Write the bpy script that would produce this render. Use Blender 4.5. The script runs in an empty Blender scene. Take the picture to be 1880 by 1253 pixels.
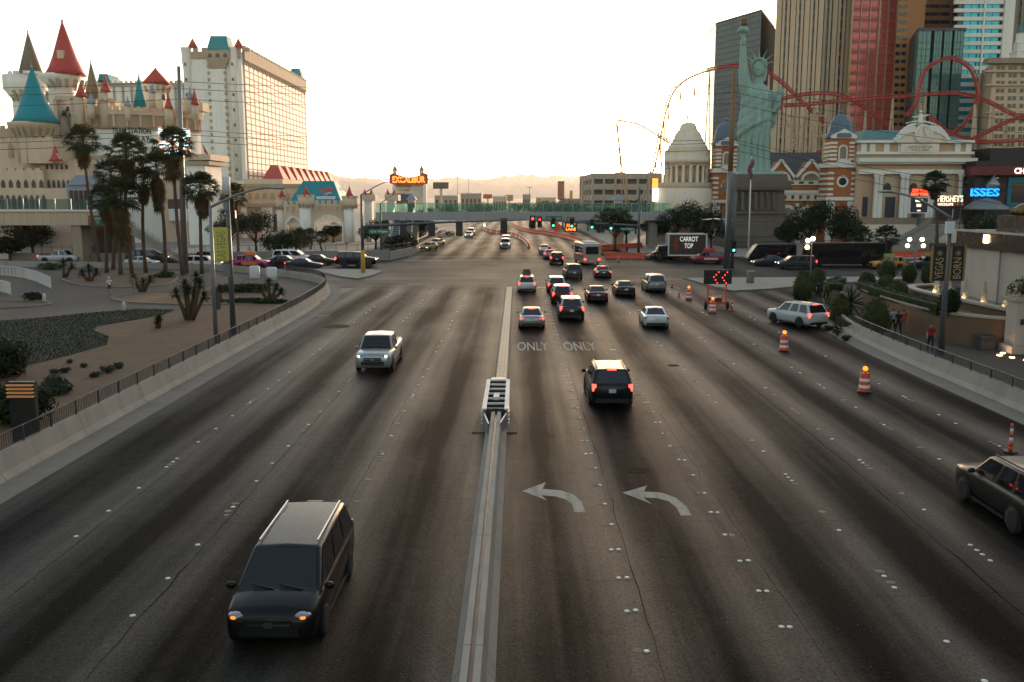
import bpy, math, random
import numpy as np
from mathutils import Vector, Matrix
random.seed(7); RNG = np.random.default_rng(7)
SC = bpy.context.scene
COL = SC.collection
PI = math.pi
HAZE_D = 4.2e-5
rad = math.radians

# ------------------------------------------------------------------ camera
EYE = 9.5                      # eye height on the footbridge, metres
FPX, CPX, CPY, VPX, VPY = 1700.0, 940.0, 626.5, 950.0, 362.0
PITCH = math.atan((CPY - VPY) / FPX)
YAW = math.atan((VPX - CPX) / math.hypot(FPX, CPY - VPY))
cam_d = bpy.data.cameras.new('camera'); cam = bpy.data.objects.new('camera', cam_d); COL.objects.link(cam)
cam.location = (0, 0, EYE); cam.rotation_euler = (PI / 2 - PITCH, 0, YAW)
cam_d.sensor_width = 36; cam_d.lens = 36 * FPX / 1880; cam_d.clip_start = .1; cam_d.clip_end = 60000
SC.camera = cam

# ------------------------------------------------------------------ light
SUN_EL, SUN_AZ = rad(2.8), rad(12.0)       # azimuth measured from +Y (down the road) towards +X
W = bpy.data.worlds.new('World'); SC.world = W; W.use_nodes = True
nt = W.node_tree; nt.nodes.clear()
sky = nt.nodes.new('ShaderNodeTexSky'); sky.sky_type = 'NISHITA'; sky.sun_disc = False
sky.sun_elevation = SUN_EL; sky.sun_rotation = SUN_AZ; sky.altitude = 600; sky.air_density = 1.0; sky.dust_density = 2.1; sky.ozone_density = 1.0
bg = nt.nodes.new('ShaderNodeBackground'); bg.inputs[1].default_value = .15
wo = nt.nodes.new('ShaderNodeOutputWorld')
hs_ = nt.nodes.new('ShaderNodeHueSaturation'); hs_.inputs['Saturation'].default_value = .8      # dusty, washed-out evening air
nt.links.new(sky.outputs[0], hs_.inputs['Color']); nt.links.new(hs_.outputs[0], bg.inputs[0]); nt.links.new(bg.outputs[0], wo.inputs[0])
sl = bpy.data.lights.new('sun', 'SUN'); sl.energy = 1.1; sl.angle = rad(.6); sl.color = (1, .7, .45)
so = bpy.data.objects.new('sun', sl); COL.objects.link(so); so.location = (0, 0, 300)
sd = Vector((math.sin(SUN_AZ) * math.cos(SUN_EL), math.cos(SUN_AZ) * math.cos(SUN_EL), math.sin(SUN_EL)))
so.rotation_euler = (-sd).to_track_quat('-Z', 'Y').to_euler()
SC.view_settings.view_transform = 'Standard'; SC.view_settings.look = 'None'
SC.view_settings.exposure = 2.25; SC.view_settings.gamma = 1; SC.view_settings.use_curve_mapping = False
SC.render.engine = 'CYCLES'; cy = SC.cycles
cy.use_denoising = True; cy.max_bounces = 6; cy.diffuse_bounces = 3; cy.glossy_bounces = 3; cy.transmission_bounces = 4
cy.transparent_max_bounces = 8; cy.volume_bounces = 1; cy.use_adaptive_sampling = True; cy.adaptive_threshold = .02
cy.caustics_reflective = False; cy.caustics_refractive = False

# ------------------------------------------------------------------ measuring (pixels of the photograph -> metres)
_R = cam.rotation_euler.to_matrix()
def ray(px, py): return _R @ Vector(((px - CPX) / FPX, -(py - CPY) / FPX, -1.0))
def G(px, py, z=0.0):
    d = ray(px, py); t = (z - EYE) / d.z; return Vector((d.x * t, d.y * t, z))
def A(px, py, Y):
    d = ray(px, py); t = Y / d.y; return Vector((d.x * t, Y, EYE + d.z * t))
def R(x0, y0, x1, y1, Y):
    a, b = A(x0, y0, Y), A(x1, y0, Y); c, d = A(x0, y1, Y), A(x1, y1, Y)
    return (a.x + c.x) / 2, (b.x + d.x) / 2, (c.z + d.z) / 2, (a.z + b.z) / 2     # X0, X1, Zlow, Zhigh
def K(Y): return Y / FPX        # metres per pixel at that depth

# ------------------------------------------------------------------ mesh builder
class MB:
    def __init__(s): s.v = []; s.f = []; s.mi = []; s.cur = 0; s.sm = []; s.smooth = False
    def _add(s, vs, fs):
        n = len(s.v); s.v.extend([tuple(p) for p in vs])
        for f in fs: s.f.append([i + n for i in f]); s.mi.append(s.cur); s.sm.append(s.smooth)
        return s
    def box(s, x0, x1, y0, y1, z0, z1):
        return s._add([(x0,y0,z0),(x1,y0,z0),(x1,y1,z0),(x0,y1,z0),(x0,y0,z1),(x1,y0,z1),(x1,y1,z1),(x0,y1,z1)],
                      [(0,3,2,1),(4,5,6,7),(0,1,5,4),(1,2,6,5),(2,3,7,6),(3,0,4,7)])
    def sbox(s, x0, x1, y0, y1, z0, z1, sh=.3):      # block whose side walls follow a street grid turned off the road's
        o = sh*(y1-y0)
        return s._add([(x0,y0,z0),(x1,y0,z0),(x1+o,y1,z0),(x0+o,y1,z0),(x0,y0,z1),(x1,y0,z1),(x1+o,y1,z1),(x0+o,y1,z1)],
                      [(0,3,2,1),(4,5,6,7),(0,1,5,4),(1,2,6,5),(2,3,7,6),(3,0,4,7)])
    def obox(s, c, half, rz=0, M=None):
        M = M or Matrix.Rotation(rz, 3, 'Z'); c = Vector(c); hx, hy, hz = half
        vs = [c + M @ Vector((sx*hx, sy*hy, sz*hz)) for sz in (-1,1) for sx, sy in ((-1,-1),(1,-1),(1,1),(-1,1))]
        return s._add(vs, [(0,3,2,1),(4,5,6,7),(0,1,5,4),(1,2,6,5),(2,3,7,6),(3,0,4,7)])
    def bar(s, a, b, w, h=None):
        a, b = Vector(a), Vector(b); d = b - a; L = d.length
        q = d.to_track_quat('Y', 'Z').to_matrix()
        return s.obox((a + b) / 2, (w / 2, L / 2, (h or w) / 2), M=q)
    def quad(s, a, b, c, d): return s._add([a, b, c, d], [(0,1,2,3)])
    def poly(s, pts): return s._add(pts, [tuple(range(len(pts)))])
    def prism(s, pts, z0, z1):                       # horizontal polygon (x, y), extruded up
        n = len(pts)
        ar = sum(pts[i][0]*pts[(i+1)%n][1] - pts[(i+1)%n][0]*pts[i][1] for i in range(n))
        if ar < 0: pts = pts[::-1]
        vs = [(p[0], p[1], z0) for p in pts] + [(p[0], p[1], z1) for p in pts]
        return s._add(vs, [tuple(range(n-1,-1,-1)), tuple(range(n,2*n))] + [(i,(i+1)%n,n+(i+1)%n,n+i) for i in range(n)])
    def vprism(s, pts, y0, y1):                      # upright polygon (x, z), extruded from y0 (front) to y1
        n = len(pts)
        ar = sum(pts[i][0]*pts[(i+1)%n][1] - pts[(i+1)%n][0]*pts[i][1] for i in range(n))
        if ar < 0: pts = pts[::-1]
        vs = [(p[0], y0, p[1]) for p in pts] + [(p[0], y1, p[1]) for p in pts]
        return s._add(vs, [tuple(range(n)), tuple(range(2*n-1,n-1,-1))] + [(i,n+i,n+(i+1)%n,(i+1)%n) for i in range(n)])
    def lathe(s, prof, c=(0,0,0), n=16, a0=0.0, a1=2*PI, sq=False, off=0.0):   # prof: list of (radius, z)
        full = abs(a1 - a0 - 2*PI) < 1e-6; m = n if full else n + 1; cx, cy, cz = c
        vs = []
        for r, z in prof:
            for i in range(m):
                a = a0 + off + (a1 - a0) * i / n
                vs.append((cx + r*math.cos(a), cy + r*math.sin(a), cz + z))
        fs = []
        for k in range(len(prof)-1):
            for i in range(n if full else n):
                j = (i+1) % m
                fs.append((k*m+i, k*m+j, (k+1)*m+j, (k+1)*m+i))
        if full:
            if prof[0][0] > 1e-4: fs.append(tuple(range(m-1,-1,-1)))
            if prof[-1][0] > 1e-4: fs.append(tuple((len(prof)-1)*m+i for i in range(m)))
        return s._add(vs, fs)
    def tube(s, pts, r, n=8, caps=True):             # r: number or list
        pts = [Vector(p) for p in pts]; N = len(pts)
        rs = r if isinstance(r, (list, tuple)) else [r]*N
        vs = []; ref = None
        for i, p in enumerate(pts):
            t = (pts[min(i+1,N-1)] - pts[max(i-1,0)])
            if t.length < 1e-9: t = Vector((0,0,1))
            t.normalize()
            if ref is None: ref = t.orthogonal().normalized()
            ref = (ref - t * ref.dot(t))
            ref = ref.normalized() if ref.length > 1e-6 else t.orthogonal().normalized()
            b = t.cross(ref)
            for k in range(n):
                a = 2*PI*k/n; vs.append(p + (ref*math.cos(a) + b*math.sin(a))*rs[i])
        fs = [(i*n+k, i*n+(k+1)%n, (i+1)*n+(k+1)%n, (i+1)*n+k) for i in range(N-1) for k in range(n)]
        if caps: fs += [tuple(range(n-1,-1,-1)), tuple((N-1)*n+k for k in range(n))]
        return s._add(vs, fs)
    def ell(s, c, r, n=12, m=8, M=None):
        vs = []; c = Vector(c)
        for i in range(m+1):
            th = PI*i/m
            for k in range(n):
                a = 2*PI*k/n
                p = Vector((r[0]*math.sin(th)*math.cos(a), r[1]*math.sin(th)*math.sin(a), r[2]*math.cos(th)))
                vs.append(c + (M @ p if M else p))
        return s._add(vs, [(i*n+k, (i+1)*n+k, (i+1)*n+(k+1)%n, i*n+(k+1)%n) for i in range(m) for k in range(n)])
    def xf(s, M):
        s.v = [tuple(M @ Vector(p)) for p in s.v]; return s
    def pbox(s, x0, y0, x1, y1, Y, d, fwd=0.0):      # rectangle measured at depth Y, d metres thick backwards
        X0, X1, Z0, Z1 = R(x0, y0, x1, y1, Y); return s.box(X0, X1, Y - fwd, Y + d, Z0, Z1)
    def mesh(s, name, mats=None, off=(0,0,0)):
        me = bpy.data.meshes.new(name)
        v = s.v if off == (0,0,0) else [(p[0]-off[0], p[1]-off[1], p[2]-off[2]) for p in s.v]
        me.from_pydata(v, [], s.f); me.polygons.foreach_set('material_index', s.mi); me.polygons.foreach_set('use_smooth', s.sm)
        for m in (mats or []): me.materials.append(m)
        me.update(); return me

OFF = {}
def tag(o, label=None, cat=None, group=None, kind=None):
    if label: o['label'] = label
    if cat: o['category'] = cat
    if group: o['group'] = group
    if kind: o['kind'] = kind
    return o
def link(name, me, parent=None):
    o = bpy.data.objects.new(name, me); COL.objects.link(o)
    if parent is not None: o.parent = parent
    return o
def thing(name, label, cat, loc=(0,0,0), rz=0.0, group=None, local=False):
    o = link(name, None); o.location = loc; o.rotation_euler = (0,0,rz); o.empty_display_size = .2
    OFF[o.name] = (0,0,0) if local else tuple(loc)
    return tag(o, label, cat, group)
def part(name, mb, mat, parent, smooth=None, kind=None, label=None):
    if smooth is not None: mb.sm = [smooth]*len(mb.f)
    mats = mat if isinstance(mat, (list, tuple)) else [mat]
    off = OFF.get(parent.name, (0,0,0)) if parent is not None else (0,0,0)
    o = link(name, mb.mesh(name, mats, off), parent); OFF[o.name] = off
    return tag(o, label, None, None, kind)
def solo(name, mb, mat, label, cat, group=None, smooth=None, kind=None):
    o = part(name, mb, mat, None, smooth); OFF[o.name] = (0,0,0); return tag(o, label, cat, group, kind)
def struct(name, mb, mat, smooth=None):
    o = part(name, mb, mat, None, smooth); OFF[o.name] = (0,0,0); o['kind'] = 'structure'; return o
def inst(name, me, parent, loc, scale=(1,1,1), rot=(0,0,0)):
    o = link(name, me, parent); f = OFF.get(parent.name, (0,0,0))
    o.location = (loc[0]-f[0], loc[1]-f[1], loc[2]-f[2]); o.scale = scale; o.rotation_euler = rot; OFF[o.name] = f; return o
def copy_tree(o, parent=None):
    c = o.copy(); COL.objects.link(c); c.parent = parent
    for ch in list(o.children): copy_tree(ch, c)
    return c
def unit_box(name, mat):
    return MB().box(-.5,.5,-.5,.5,-.5,.5).mesh(name, [mat])
_FONT = None
def text(name, body, mat, parent, loc, size, rx=PI/2, rz=0.0, ry=0.0, sx=1.0, ext=.02, shear=0.0, bold=0.0, align='CENTER'):
    cu = bpy.data.curves.new(name, 'FONT'); cu.body = body; cu.size = size; cu.extrude = ext; cu.align_x = align; cu.align_y = 'CENTER'
    cu.shear = shear; cu.offset = bold; cu.resolution_u = 3; cu.materials.append(mat)
    tmp = bpy.data.objects.new(name, cu); COL.objects.link(tmp)
    bpy.context.view_layer.update()
    me = bpy.data.meshes.new_from_object(tmp.evaluated_get(bpy.context.evaluated_depsgraph_get()))
    bpy.data.objects.remove(tmp); me.name = name
    if not me.materials: me.materials.append(mat)
    o = link(name, me, parent); f = OFF.get(parent.name, (0,0,0)) if parent is not None else (0,0,0)
    o.location = (loc[0]-f[0], loc[1]-f[1], loc[2]-f[2]); o.rotation_euler = (rx, ry, rz); o.scale = (sx, 1, 1); OFF[o.name] = f
    return o

# ------------------------------------------------------------------ materials
def nodes(name):
    m = bpy.data.materials.new(name); m.use_nodes = True; t = m.node_tree
    return m, t, t.nodes['Principled BSDF']
def N(t, typ, **kw):
    n = t.nodes.new(typ)
    for k, v in kw.items(): setattr(n, k, v)
    return n
def math_n(t, op, a, b=None, c=None):
    n = N(t, 'ShaderNodeMath', operation=op)
    for i, x in enumerate((a, b, c)):
        if x is None: continue
        if hasattr(x, 'links'): t.links.new(x, n.inputs[i])
        else: n.inputs[i].default_value = x
    return n.outputs[0]
def mixc(t, fac, a, b, mode='MIX'):
    n = N(t, 'ShaderNodeMix', data_type='RGBA', blend_type=mode)
    for i, x in ((0, fac), (6, a), (7, b)):
        if hasattr(x, 'links'): t.links.new(x, n.inputs[i])
        elif i == 0: n.inputs[0].default_value = x
        else: n.inputs[i].default_value = (*x[:3], 1)
    return n.outputs[2]
def noise(t, vec, scale, detail=4, rough=.55, dist=0.0):
    n = N(t, 'ShaderNodeTexNoise'); n.inputs['Scale'].default_value = scale; n.inputs['Detail'].default_value = detail
    n.inputs['Roughness'].default_value = rough; n.inputs['Distortion'].default_value = dist
    if vec is not None: t.links.new(vec, n.inputs['Vector'])
    return n.outputs['Fac']
def ramp(t, fac, stops):
    n = N(t, 'ShaderNodeValToRGB'); e = n.color_ramp.elements
    while len(e) > 1: e.remove(e[-1])
    e[0].position = stops[0][0]; c = stops[0][1]; e[0].color = (c, c, c, 1) if not isinstance(c, tuple) else (*c, 1)
    for p, c in stops[1:]:
        x = e.new(p); x.color = (c, c, c, 1) if not isinstance(c, tuple) else (*c, 1)
    t.links.new(fac, n.inputs[0]); return n.outputs[0]
def pos(t, scale=(1,1,1)):
    g = N(t, 'ShaderNodeNewGeometry'); mp = N(t, 'ShaderNodeMapping'); mp.inputs['Scale'].default_value = scale
    t.links.new(g.outputs['Position'], mp.inputs['Vector']); return mp.outputs[0]
def pm(name, col, rough=.7, metal=0.0, var=.18, scale=1.5, bump=.0, bscale=None, streak=0.0, coat=0.0, spec=.5, col2=None):
    """procedural surface: base colour with two-scale mottling, vertical weather streaks and a little relief"""
    m, t, b = nodes(name); p = pos(t)
    b.inputs['Roughness'].default_value = rough; b.inputs['Metallic'].default_value = metal
    b.inputs['Coat Weight'].default_value = coat; b.inputs['Coat Roughness'].default_value = .06; b.inputs['Specular IOR Level'].default_value = spec
    n1 = noise(t, p, scale, 5); n2 = noise(t, p, scale*.13, 3)
    s = math_n(t, 'ADD', math_n(t, 'MULTIPLY', n1, .6), math_n(t, 'MULTIPLY', n2, .4))
    f = math_n(t, 'MULTIPLY_ADD', math_n(t, 'SUBTRACT', s, .5), var*3.2, .5)
    dk = tuple(c*(1-var) for c in col); lt = tuple(min(1, c*(1+var)) for c in (col2 or col))
    out = mixc(t, f, dk, lt)
    if streak:
        st = noise(t, pos(t, (1,1,.06)), .9, 4)
        out = mixc(t, math_n(t, 'MULTIPLY', ramp(t, st, [(.45,0.0),(.7,1.0)]), streak), out, tuple(c*.45 for c in col))
    t.links.new(out, b.inputs['Base Color'])
    t.links.new(math_n(t, 'MULTIPLY_ADD', math_n(t, 'SUBTRACT', n1, .5), .25, rough), b.inputs['Roughness'])
    if bump:
        bn = N(t, 'ShaderNodeBump'); bn.inputs['Strength'].default_value = bump; bn.inputs['Distance'].default_value = .05
        t.links.new(noise(t, p, bscale or scale*6, 4), bn.inputs['Height']); t.links.new(bn.outputs[0], b.inputs['Normal'])
    return m
def emit(name, col, strength, base=(.1,.1,.1)):
    m, t, b = nodes(name); b.inputs['Base Color'].default_value = (*base, 1)
    b.inputs['Emission Color'].default_value = (*col, 1); b.inputs['Emission Strength'].default_value = strength; return m
def glass(name, col, rough=.08, metal=.0, spec=.6, var=.2, scale=.15):
    """window glass as it looks from outside: a dark smooth pane that mirrors the sky, each area a little different"""
    m, t, b = nodes(name); p = pos(t)
    n1 = noise(t, p, scale, 2)
    t.links.new(mixc(t, n1, tuple(c*(1-var) for c in col), tuple(min(1,c*(1+var)) for c in col)), b.inputs['Base Color'])
    b.inputs['Roughness'].default_value = rough; b.inputs['Metallic'].default_value = metal; b.inputs['Specular IOR Level'].default_value = spec
    bn = N(t, 'ShaderNodeBump'); bn.inputs['Strength'].default_value = .05; bn.inputs['Distance'].default_value = .3
    t.links.new(noise(t, p, .35, 1), bn.inputs['Height']); t.links.new(bn.outputs[0], b.inputs['Normal'])
    return m
def paint(name, col, metal=.15, rough=.32):
    m, t, b = nodes(name); p = pos(t)
    n1 = noise(t, p, 1.3, 5); d = noise(t, p, 9, 4)
    c = mixc(t, math_n(t, 'MULTIPLY', ramp(t, n1, [(.42,0.0),(.75,1.0)]), .22), col, tuple(x*.5+.045 for x in col))
    t.links.new(c, b.inputs['Base Color']); b.inputs['Metallic'].default_value = metal
    t.links.new(math_n(t, 'MULTIPLY_ADD', d, .18, rough-.06), b.inputs['Roughness'])
    b.inputs['Coat Weight'].default_value = .5 if max(col) > .05 else .22; b.inputs['Specular IOR Level'].default_value = .4 if max(col) > .05 else .25
    t.links.new(math_n(t, 'MULTIPLY_ADD', n1, .12, .0), b.inputs['Coat Roughness'])
    return m
def leafm(name, col, col2, rough=.6):
    m, t, b = nodes(name); p = pos(t)
    n1 = noise(t, p, 2.2, 3); n2 = noise(t, p, .5, 2)
    t.links.new(mixc(t, math_n(t, 'MULTIPLY_ADD', math_n(t, 'ADD', n1, n2), 1.1, -.6), col, col2), b.inputs['Base Color'])
    b.inputs['Roughness'].default_value = rough; b.inputs['Specular IOR Level'].default_value = .12
    tr = N(t, 'ShaderNodeBsdfTranslucent'); tr.inputs['Color'].default_value = (col2[0]*1.1, col2[1]*1.1, col2[2]*.7, 1)
    mx = N(t, 'ShaderNodeMixShader'); mx.inputs[0].default_value = .22
    t.links.new(b.outputs[0], mx.inputs[1]); t.links.new(tr.outputs[0], mx.inputs[2])
    t.links.new(mx.outputs[0], t.nodes['Material Output'].inputs[0]); return m
# ================================================================== setting
M = {}
M['concrete'] = pm('concrete', (.28,.25,.21), .85, var=.22, scale=1.1, bump=.25, streak=.25)
M['barrier_concrete'] = pm('barrier_concrete', (.36,.32,.27), .85, var=.2, scale=.9, bump=.25, streak=.35)
M['old_concrete'] = pm('old_concrete', (.2,.18,.15), .88, var=.25, scale=2, bump=.3, streak=.3)
M['pave'] = pm('paving_tan', (.07,.054,.042), .82, var=.2, scale=.6, bump=.2)
M['dirt'] = pm('dry_dirt', (.1,.056,.03), .95, var=.4, scale=.7, bump=.6, bscale=5, col2=(.155,.094,.052))
M['steel'] = pm('galvanised_steel', (.33,.34,.34), .5, .75, var=.15, scale=3)
M['dark_steel'] = pm('dark_steel', (.07,.075,.08), .5, .5, var=.15, scale=3)
M['black'] = pm('black_plastic', (.015,.015,.016), .45, var=.2, scale=4)
M['white_paint'] = pm('white_paint', (.72,.71,.68), .55, var=.12, scale=2, streak=.15)
M['bridge0'] = pm('bridge_concrete', (.25,.22,.19), .8, var=.15, scale=.5)
M['ground_far'] = pm('desert_ground', (.3,.24,.18), .95, var=.3, scale=.02, bump=0)

def road_material():
    m, t, b = nodes('asphalt')
    g = N(t, 'ShaderNodeNewGeometry'); sx = N(t, 'ShaderNodeSeparateXYZ'); t.links.new(g.outputs['Position'], sx.inputs[0])
    X, Y = sx.outputs[0], sx.outputs[1]
    wob = math_n(t, 'MULTIPLY', math_n(t, 'SUBTRACT', noise(t, pos(t, (.05,.05,1)), 1, 3), .5), 1.6)
    Xw = math_n(t, 'ADD', X, wob)
    def band(x0, per): return math_n(t, 'COSINE', math_n(t, 'MULTIPLY', math_n(t, 'SUBTRACT', Xw, x0), 2*PI/per))
    right = math_n(t, 'GREATER_THAN', X, -.9)
    bd = math_n(t, 'ADD', math_n(t, 'MULTIPLY', band(2.63, 3.3), right), math_n(t, 'MULTIPLY', band(-5.05, 3.75), math_n(t, 'SUBTRACT', 1.0, right)))
    # drip-oil bands along the lane centres, fading across the junction box
    inx = math_n(t, 'MULTIPLY', ramp(t, math_n(t, 'DIVIDE', Y, 300), [(.31,0.0),(.345,1.0)]), ramp(t, math_n(t, 'DIVIDE', Y, 300), [(.46,1.0),(.49,0.0)]))
    lane = math_n(t, 'MULTIPLY', bd, math_n(t, 'SUBTRACT', 1.0, inx))
    lane = math_n(t, 'MULTIPLY', lane, math_n(t, 'MULTIPLY_ADD', noise(t, pos(t, (.35,.02,1)), 1, 3), 1.2, .1))
    nlong = noise(t, pos(t, (1.3,.035,1)), 1, 5)
    ncross = noise(t, pos(t, (.03,.5,1)), 1, 5)
    nl = math_n(t, 'ADD', math_n(t, 'MULTIPLY', nlong, math_n(t, 'SUBTRACT', 1.0, inx)), math_n(t, 'MULTIPLY', ncross, inx))
    blot = noise(t, pos(t, (.12,.06,1)), 1, 4)
    fine = noise(t, pos(t), 26, 3, .7); med = noise(t, pos(t), 2.2, 5)
    f = math_n(t, 'MULTIPLY_ADD', lane, .55, .42)
    f = math_n(t, 'ADD', f, math_n(t, 'MULTIPLY', math_n(t, 'SUBTRACT', nl, .5), 1.1))
    f = math_n(t, 'ADD', f, math_n(t, 'MULTIPLY', math_n(t, 'SUBTRACT', blot, .5), 1.1))
    f = math_n(t, 'ADD', f, math_n(t, 'MULTIPLY', math_n(t, 'SUBTRACT', med, .5), .25))
    base = ramp(t, f, [(.08,(.0018,.0016,.0014)),(.5,(.0072,.0061,.0049)),(.98,(.03,.0242,.0182))])
    g1 = noise(t, pos(t), 11, 2, .6); g2 = noise(t, pos(t, (1,.6,1)), 24, 2, .6)
    grain = math_n(t, 'MULTIPLY', ramp(t, g1, [(.3,.45),(.5,.95),(.7,1.0)]), ramp(t, g2, [(.3,.4),(.5,.85),(.68,1.0)]))
    base = mixc(t, 1.0, base, mixc(t, grain, (.35,.35,.35), (1.75,1.75,1.75)), 'MULTIPLY')
    spots = ramp(t, noise(t, pos(t, (1,.55,1)), .75, 3, .6), [(.62,0.0),(.7,1.0)])
    base = mixc(t, math_n(t, 'MULTIPLY', spots, .45), base, (.006,.0055,.005))
    chip = ramp(t, noise(t, pos(t, (1,.5,1)), 19, 1, .5), [(.69,0.0),(.74,1.0)])
    base = mixc(t, math_n(t, 'MULTIPLY', chip, .3), base, (.16,.14,.115))
    t.links.new(base, b.inputs['Base Color'])
    rr = math_n(t, 'MULTIPLY_ADD', f, -.1, .66)
    t.links.new(rr, b.inputs['Roughness']); t.links.new(math_n(t, 'MULTIPLY', math_n(t, 'MULTIPLY_ADD', math_n(t, 'MAXIMUM', f, 0.0), .19, .03), math_n(t, 'MULTIPLY_ADD', grain, 1.7, .02)), b.inputs['Specular IOR Level'])
    bn = N(t, 'ShaderNodeBump'); bn.inputs['Strength'].default_value = .35; bn.inputs['Distance'].default_value = .02
    t.links.new(math_n(t, 'ADD', fine, math_n(t, 'MULTIPLY', med, .5)), bn.inputs['Height']); t.links.new(bn.outputs[0], b.inputs['Normal'])
    return m
M['asphalt'] = road_material()

struct('ground', MB().quad((-9000,-4000,-.03),(9000,-4000,-.03),(9000,11000,-.03),(-9000,11000,-.03)), M['ground_far'])
road = MB()
for (x0,x1,y0,y1) in ((-17.3,23,-40,1600),(-600,-17.3,98,152),(23,600,70,152)):
    road.quad((x0,y0,0),(x1,y0,0),(x1,y1,0),(x0,y1,0))
ROAD = struct('road', road, M['asphalt'])

# ---- road markings: raised markers, arrows, lettering, lines, crack sealant (parts of the road)
M['marker'] = pm('ceramic_marker', (.74,.72,.66), .35, var=.25, scale=9)
M['glue'] = pm('old_adhesive', (.2,.165,.13), .9, var=.3, scale=12)
def worn_paint():
    m, t, b = nodes('worn_road_paint'); p = pos(t)
    w = math_n(t, 'ADD', math_n(t, 'MULTIPLY', noise(t, p, 2.6, 6, .65), .7), math_n(t, 'MULTIPLY', noise(t, p, 22, 3, .7), .3))
    tr = noise(t, pos(t, (2.2,.12,1)), 1, 3)
    c = mixc(t, ramp(t, w, [(.55,0.0),(.68,.75)]), (.46,.4,.32), (.014,.012,.01))
    c = mixc(t, math_n(t, 'MULTIPLY', ramp(t, tr, [(.5,0.0),(.72,1.0)]), .4), c, (.05,.043,.035))
    t.links.new(c, b.inputs['Base Color']); b.inputs['Roughness'].default_value = .8; b.inputs['Specular IOR Level'].default_value = .1; return m
M['roadpaint'] = worn_paint()
M['crack'] = pm('crack_sealant', (.003,.0028,.0025), .95, var=.2, spec=.02)
mk = MB(); mk.smooth = True; mk.lathe([(.07,0),(.066,.012),(.045,.021),(.0,.024)], n=10); mk_me = mk.mesh('raised_marker', [M['marker']])
gl = MB(); gl.lathe([(.105,.0035),(.08,.005),(.0,.005)], n=9); gl_me = gl.mesh('adhesive_patch', [M['glue']])
rnd = random.Random(3)
def marker(x, y, p_gone=.0):
    if rnd.random() < p_gone:
        inst('adhesive_patch', gl_me, ROAD, (x+rnd.uniform(-.03,.03), y, .001), (rnd.uniform(.8,1.3), rnd.uniform(.8,1.3), 1))
    else: inst('raised_marker', mk_me, ROAD, (x+rnd.uniform(-.02,.02), y+rnd.uniform(-.04,.04), .001))
y = 18.4
while y < 95:
    marker(2.56, y, .45); marker(2.76, y, .2); y += 1.9
y = 19.5
while y < 80:
    marker(5.9, y, .25); marker(6.1, y, .3); y += 1.9 if y < 52 else 3.8
for x, y0 in ((9.3,17.2),(12.5,19),(15.45,33),(18.6,30)):
    y = y0
    while y < 92:
        marker(x, y, .2); marker(x, y+1.6, .4)
        if y < 44: [marker(x, y+4.4+.35*k, .6) for k in range(4)]
        y += 8.4
for x, y0 in ((-5.05,26),(-8.82,20),(-12.5,25)):
    y = y0
    while y < 92:
        marker(x, y, .1); marker(x, y+2.1, .35); marker(x, y+4.4, .3)
        if y < 44: [marker(x, y+6.8+.35*k, .55) for k in range(4)]
        y += 10.2
def sheet(pts, z): return MB().poly([(p[0], p[1], z) for p in pts])
for pts in ([(958,902),(1002,886),(996,898),(1030,901),(1052,908),(1068,922),(1075,941),(1055,941),(1050,926),(1040,918),(1020,912),(994,910),(1004,919)],
            [(1143,905),(1188,892),(1182,903),(1215,905),(1240,914),(1260,930),(1270,947),(1250,947),(1242,932),(1228,921),(1205,915),(1181,914),(1197,926)]):
    q = [G(*p) for p in pts]
    if sum(q[i].x*q[(i+1)%len(q)].y - q[(i+1)%len(q)].x*q[i].y for i in range(len(q))) < 0: q = q[::-1]
    part('turn_arrow', sheet(q, .004), M['roadpaint'], ROAD)
def text_fit(name, body, mat, parent, x0, x1, v0, v1, place, ext=.02, shear=0.0, bold=0.0):
    """lettering scaled to a box: place(cx, cv) gives location, and rotation"""
    o = text(name, body, mat, parent, (0,0,0), 1.0, ext=ext, shear=shear, bold=bold)
    bb = [Vector(c) for c in o.bound_box]; bx0, bx1 = min(c.x for c in bb), max(c.x for c in bb); by0, by1 = min(c.y for c in bb), max(c.y for c in bb)
    sx, sy = (x1-x0)/(bx1-bx0), (v1-v0)/(by1-by0)
    me = o.data
    for v in me.vertices: v.co.x = (v.co.x-(bx0+bx1)/2)*sx; v.co.y = (v.co.y-(by0+by1)/2)*sy
    loc, rot = place; f = OFF.get(parent.name, (0,0,0)) if parent else (0,0,0)
    o.scale = (1,1,1); o.location = (loc[0]-f[0], loc[1]-f[1], loc[2]-f[2]); o.rotation_euler = rot
    return o
for x0, x1 in ((.0,2.0),(2.98,5.08)):
    text_fit('road_lettering', 'ONLY', M['roadpaint'], ROAD, x0, x1, 57.2, 60.6, (((x0+x1)/2, 58.9, .004), (0,0,0)), ext=0, bold=.012)
def line(x0, x1, y0, y1): part('painted_line', MB().quad((x0,y0,.004),(x1,y0,.004),(x1,y1,.004),(x0,y1,.004)), M['roadpaint'], ROAD)
line(-.2,6.0,97.6,98.1); line(6.2,19.2,108.1,108.5); line(-17,19,139.6,140); line(-17.5,18.6,148.6,149.1)
line(-22,-19.5,118,118.5); line(20,28,140,140.4); line(-16.8,-15.2,74.2,74.32); line(-12,-1.3,101.5,101.8)
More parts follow.
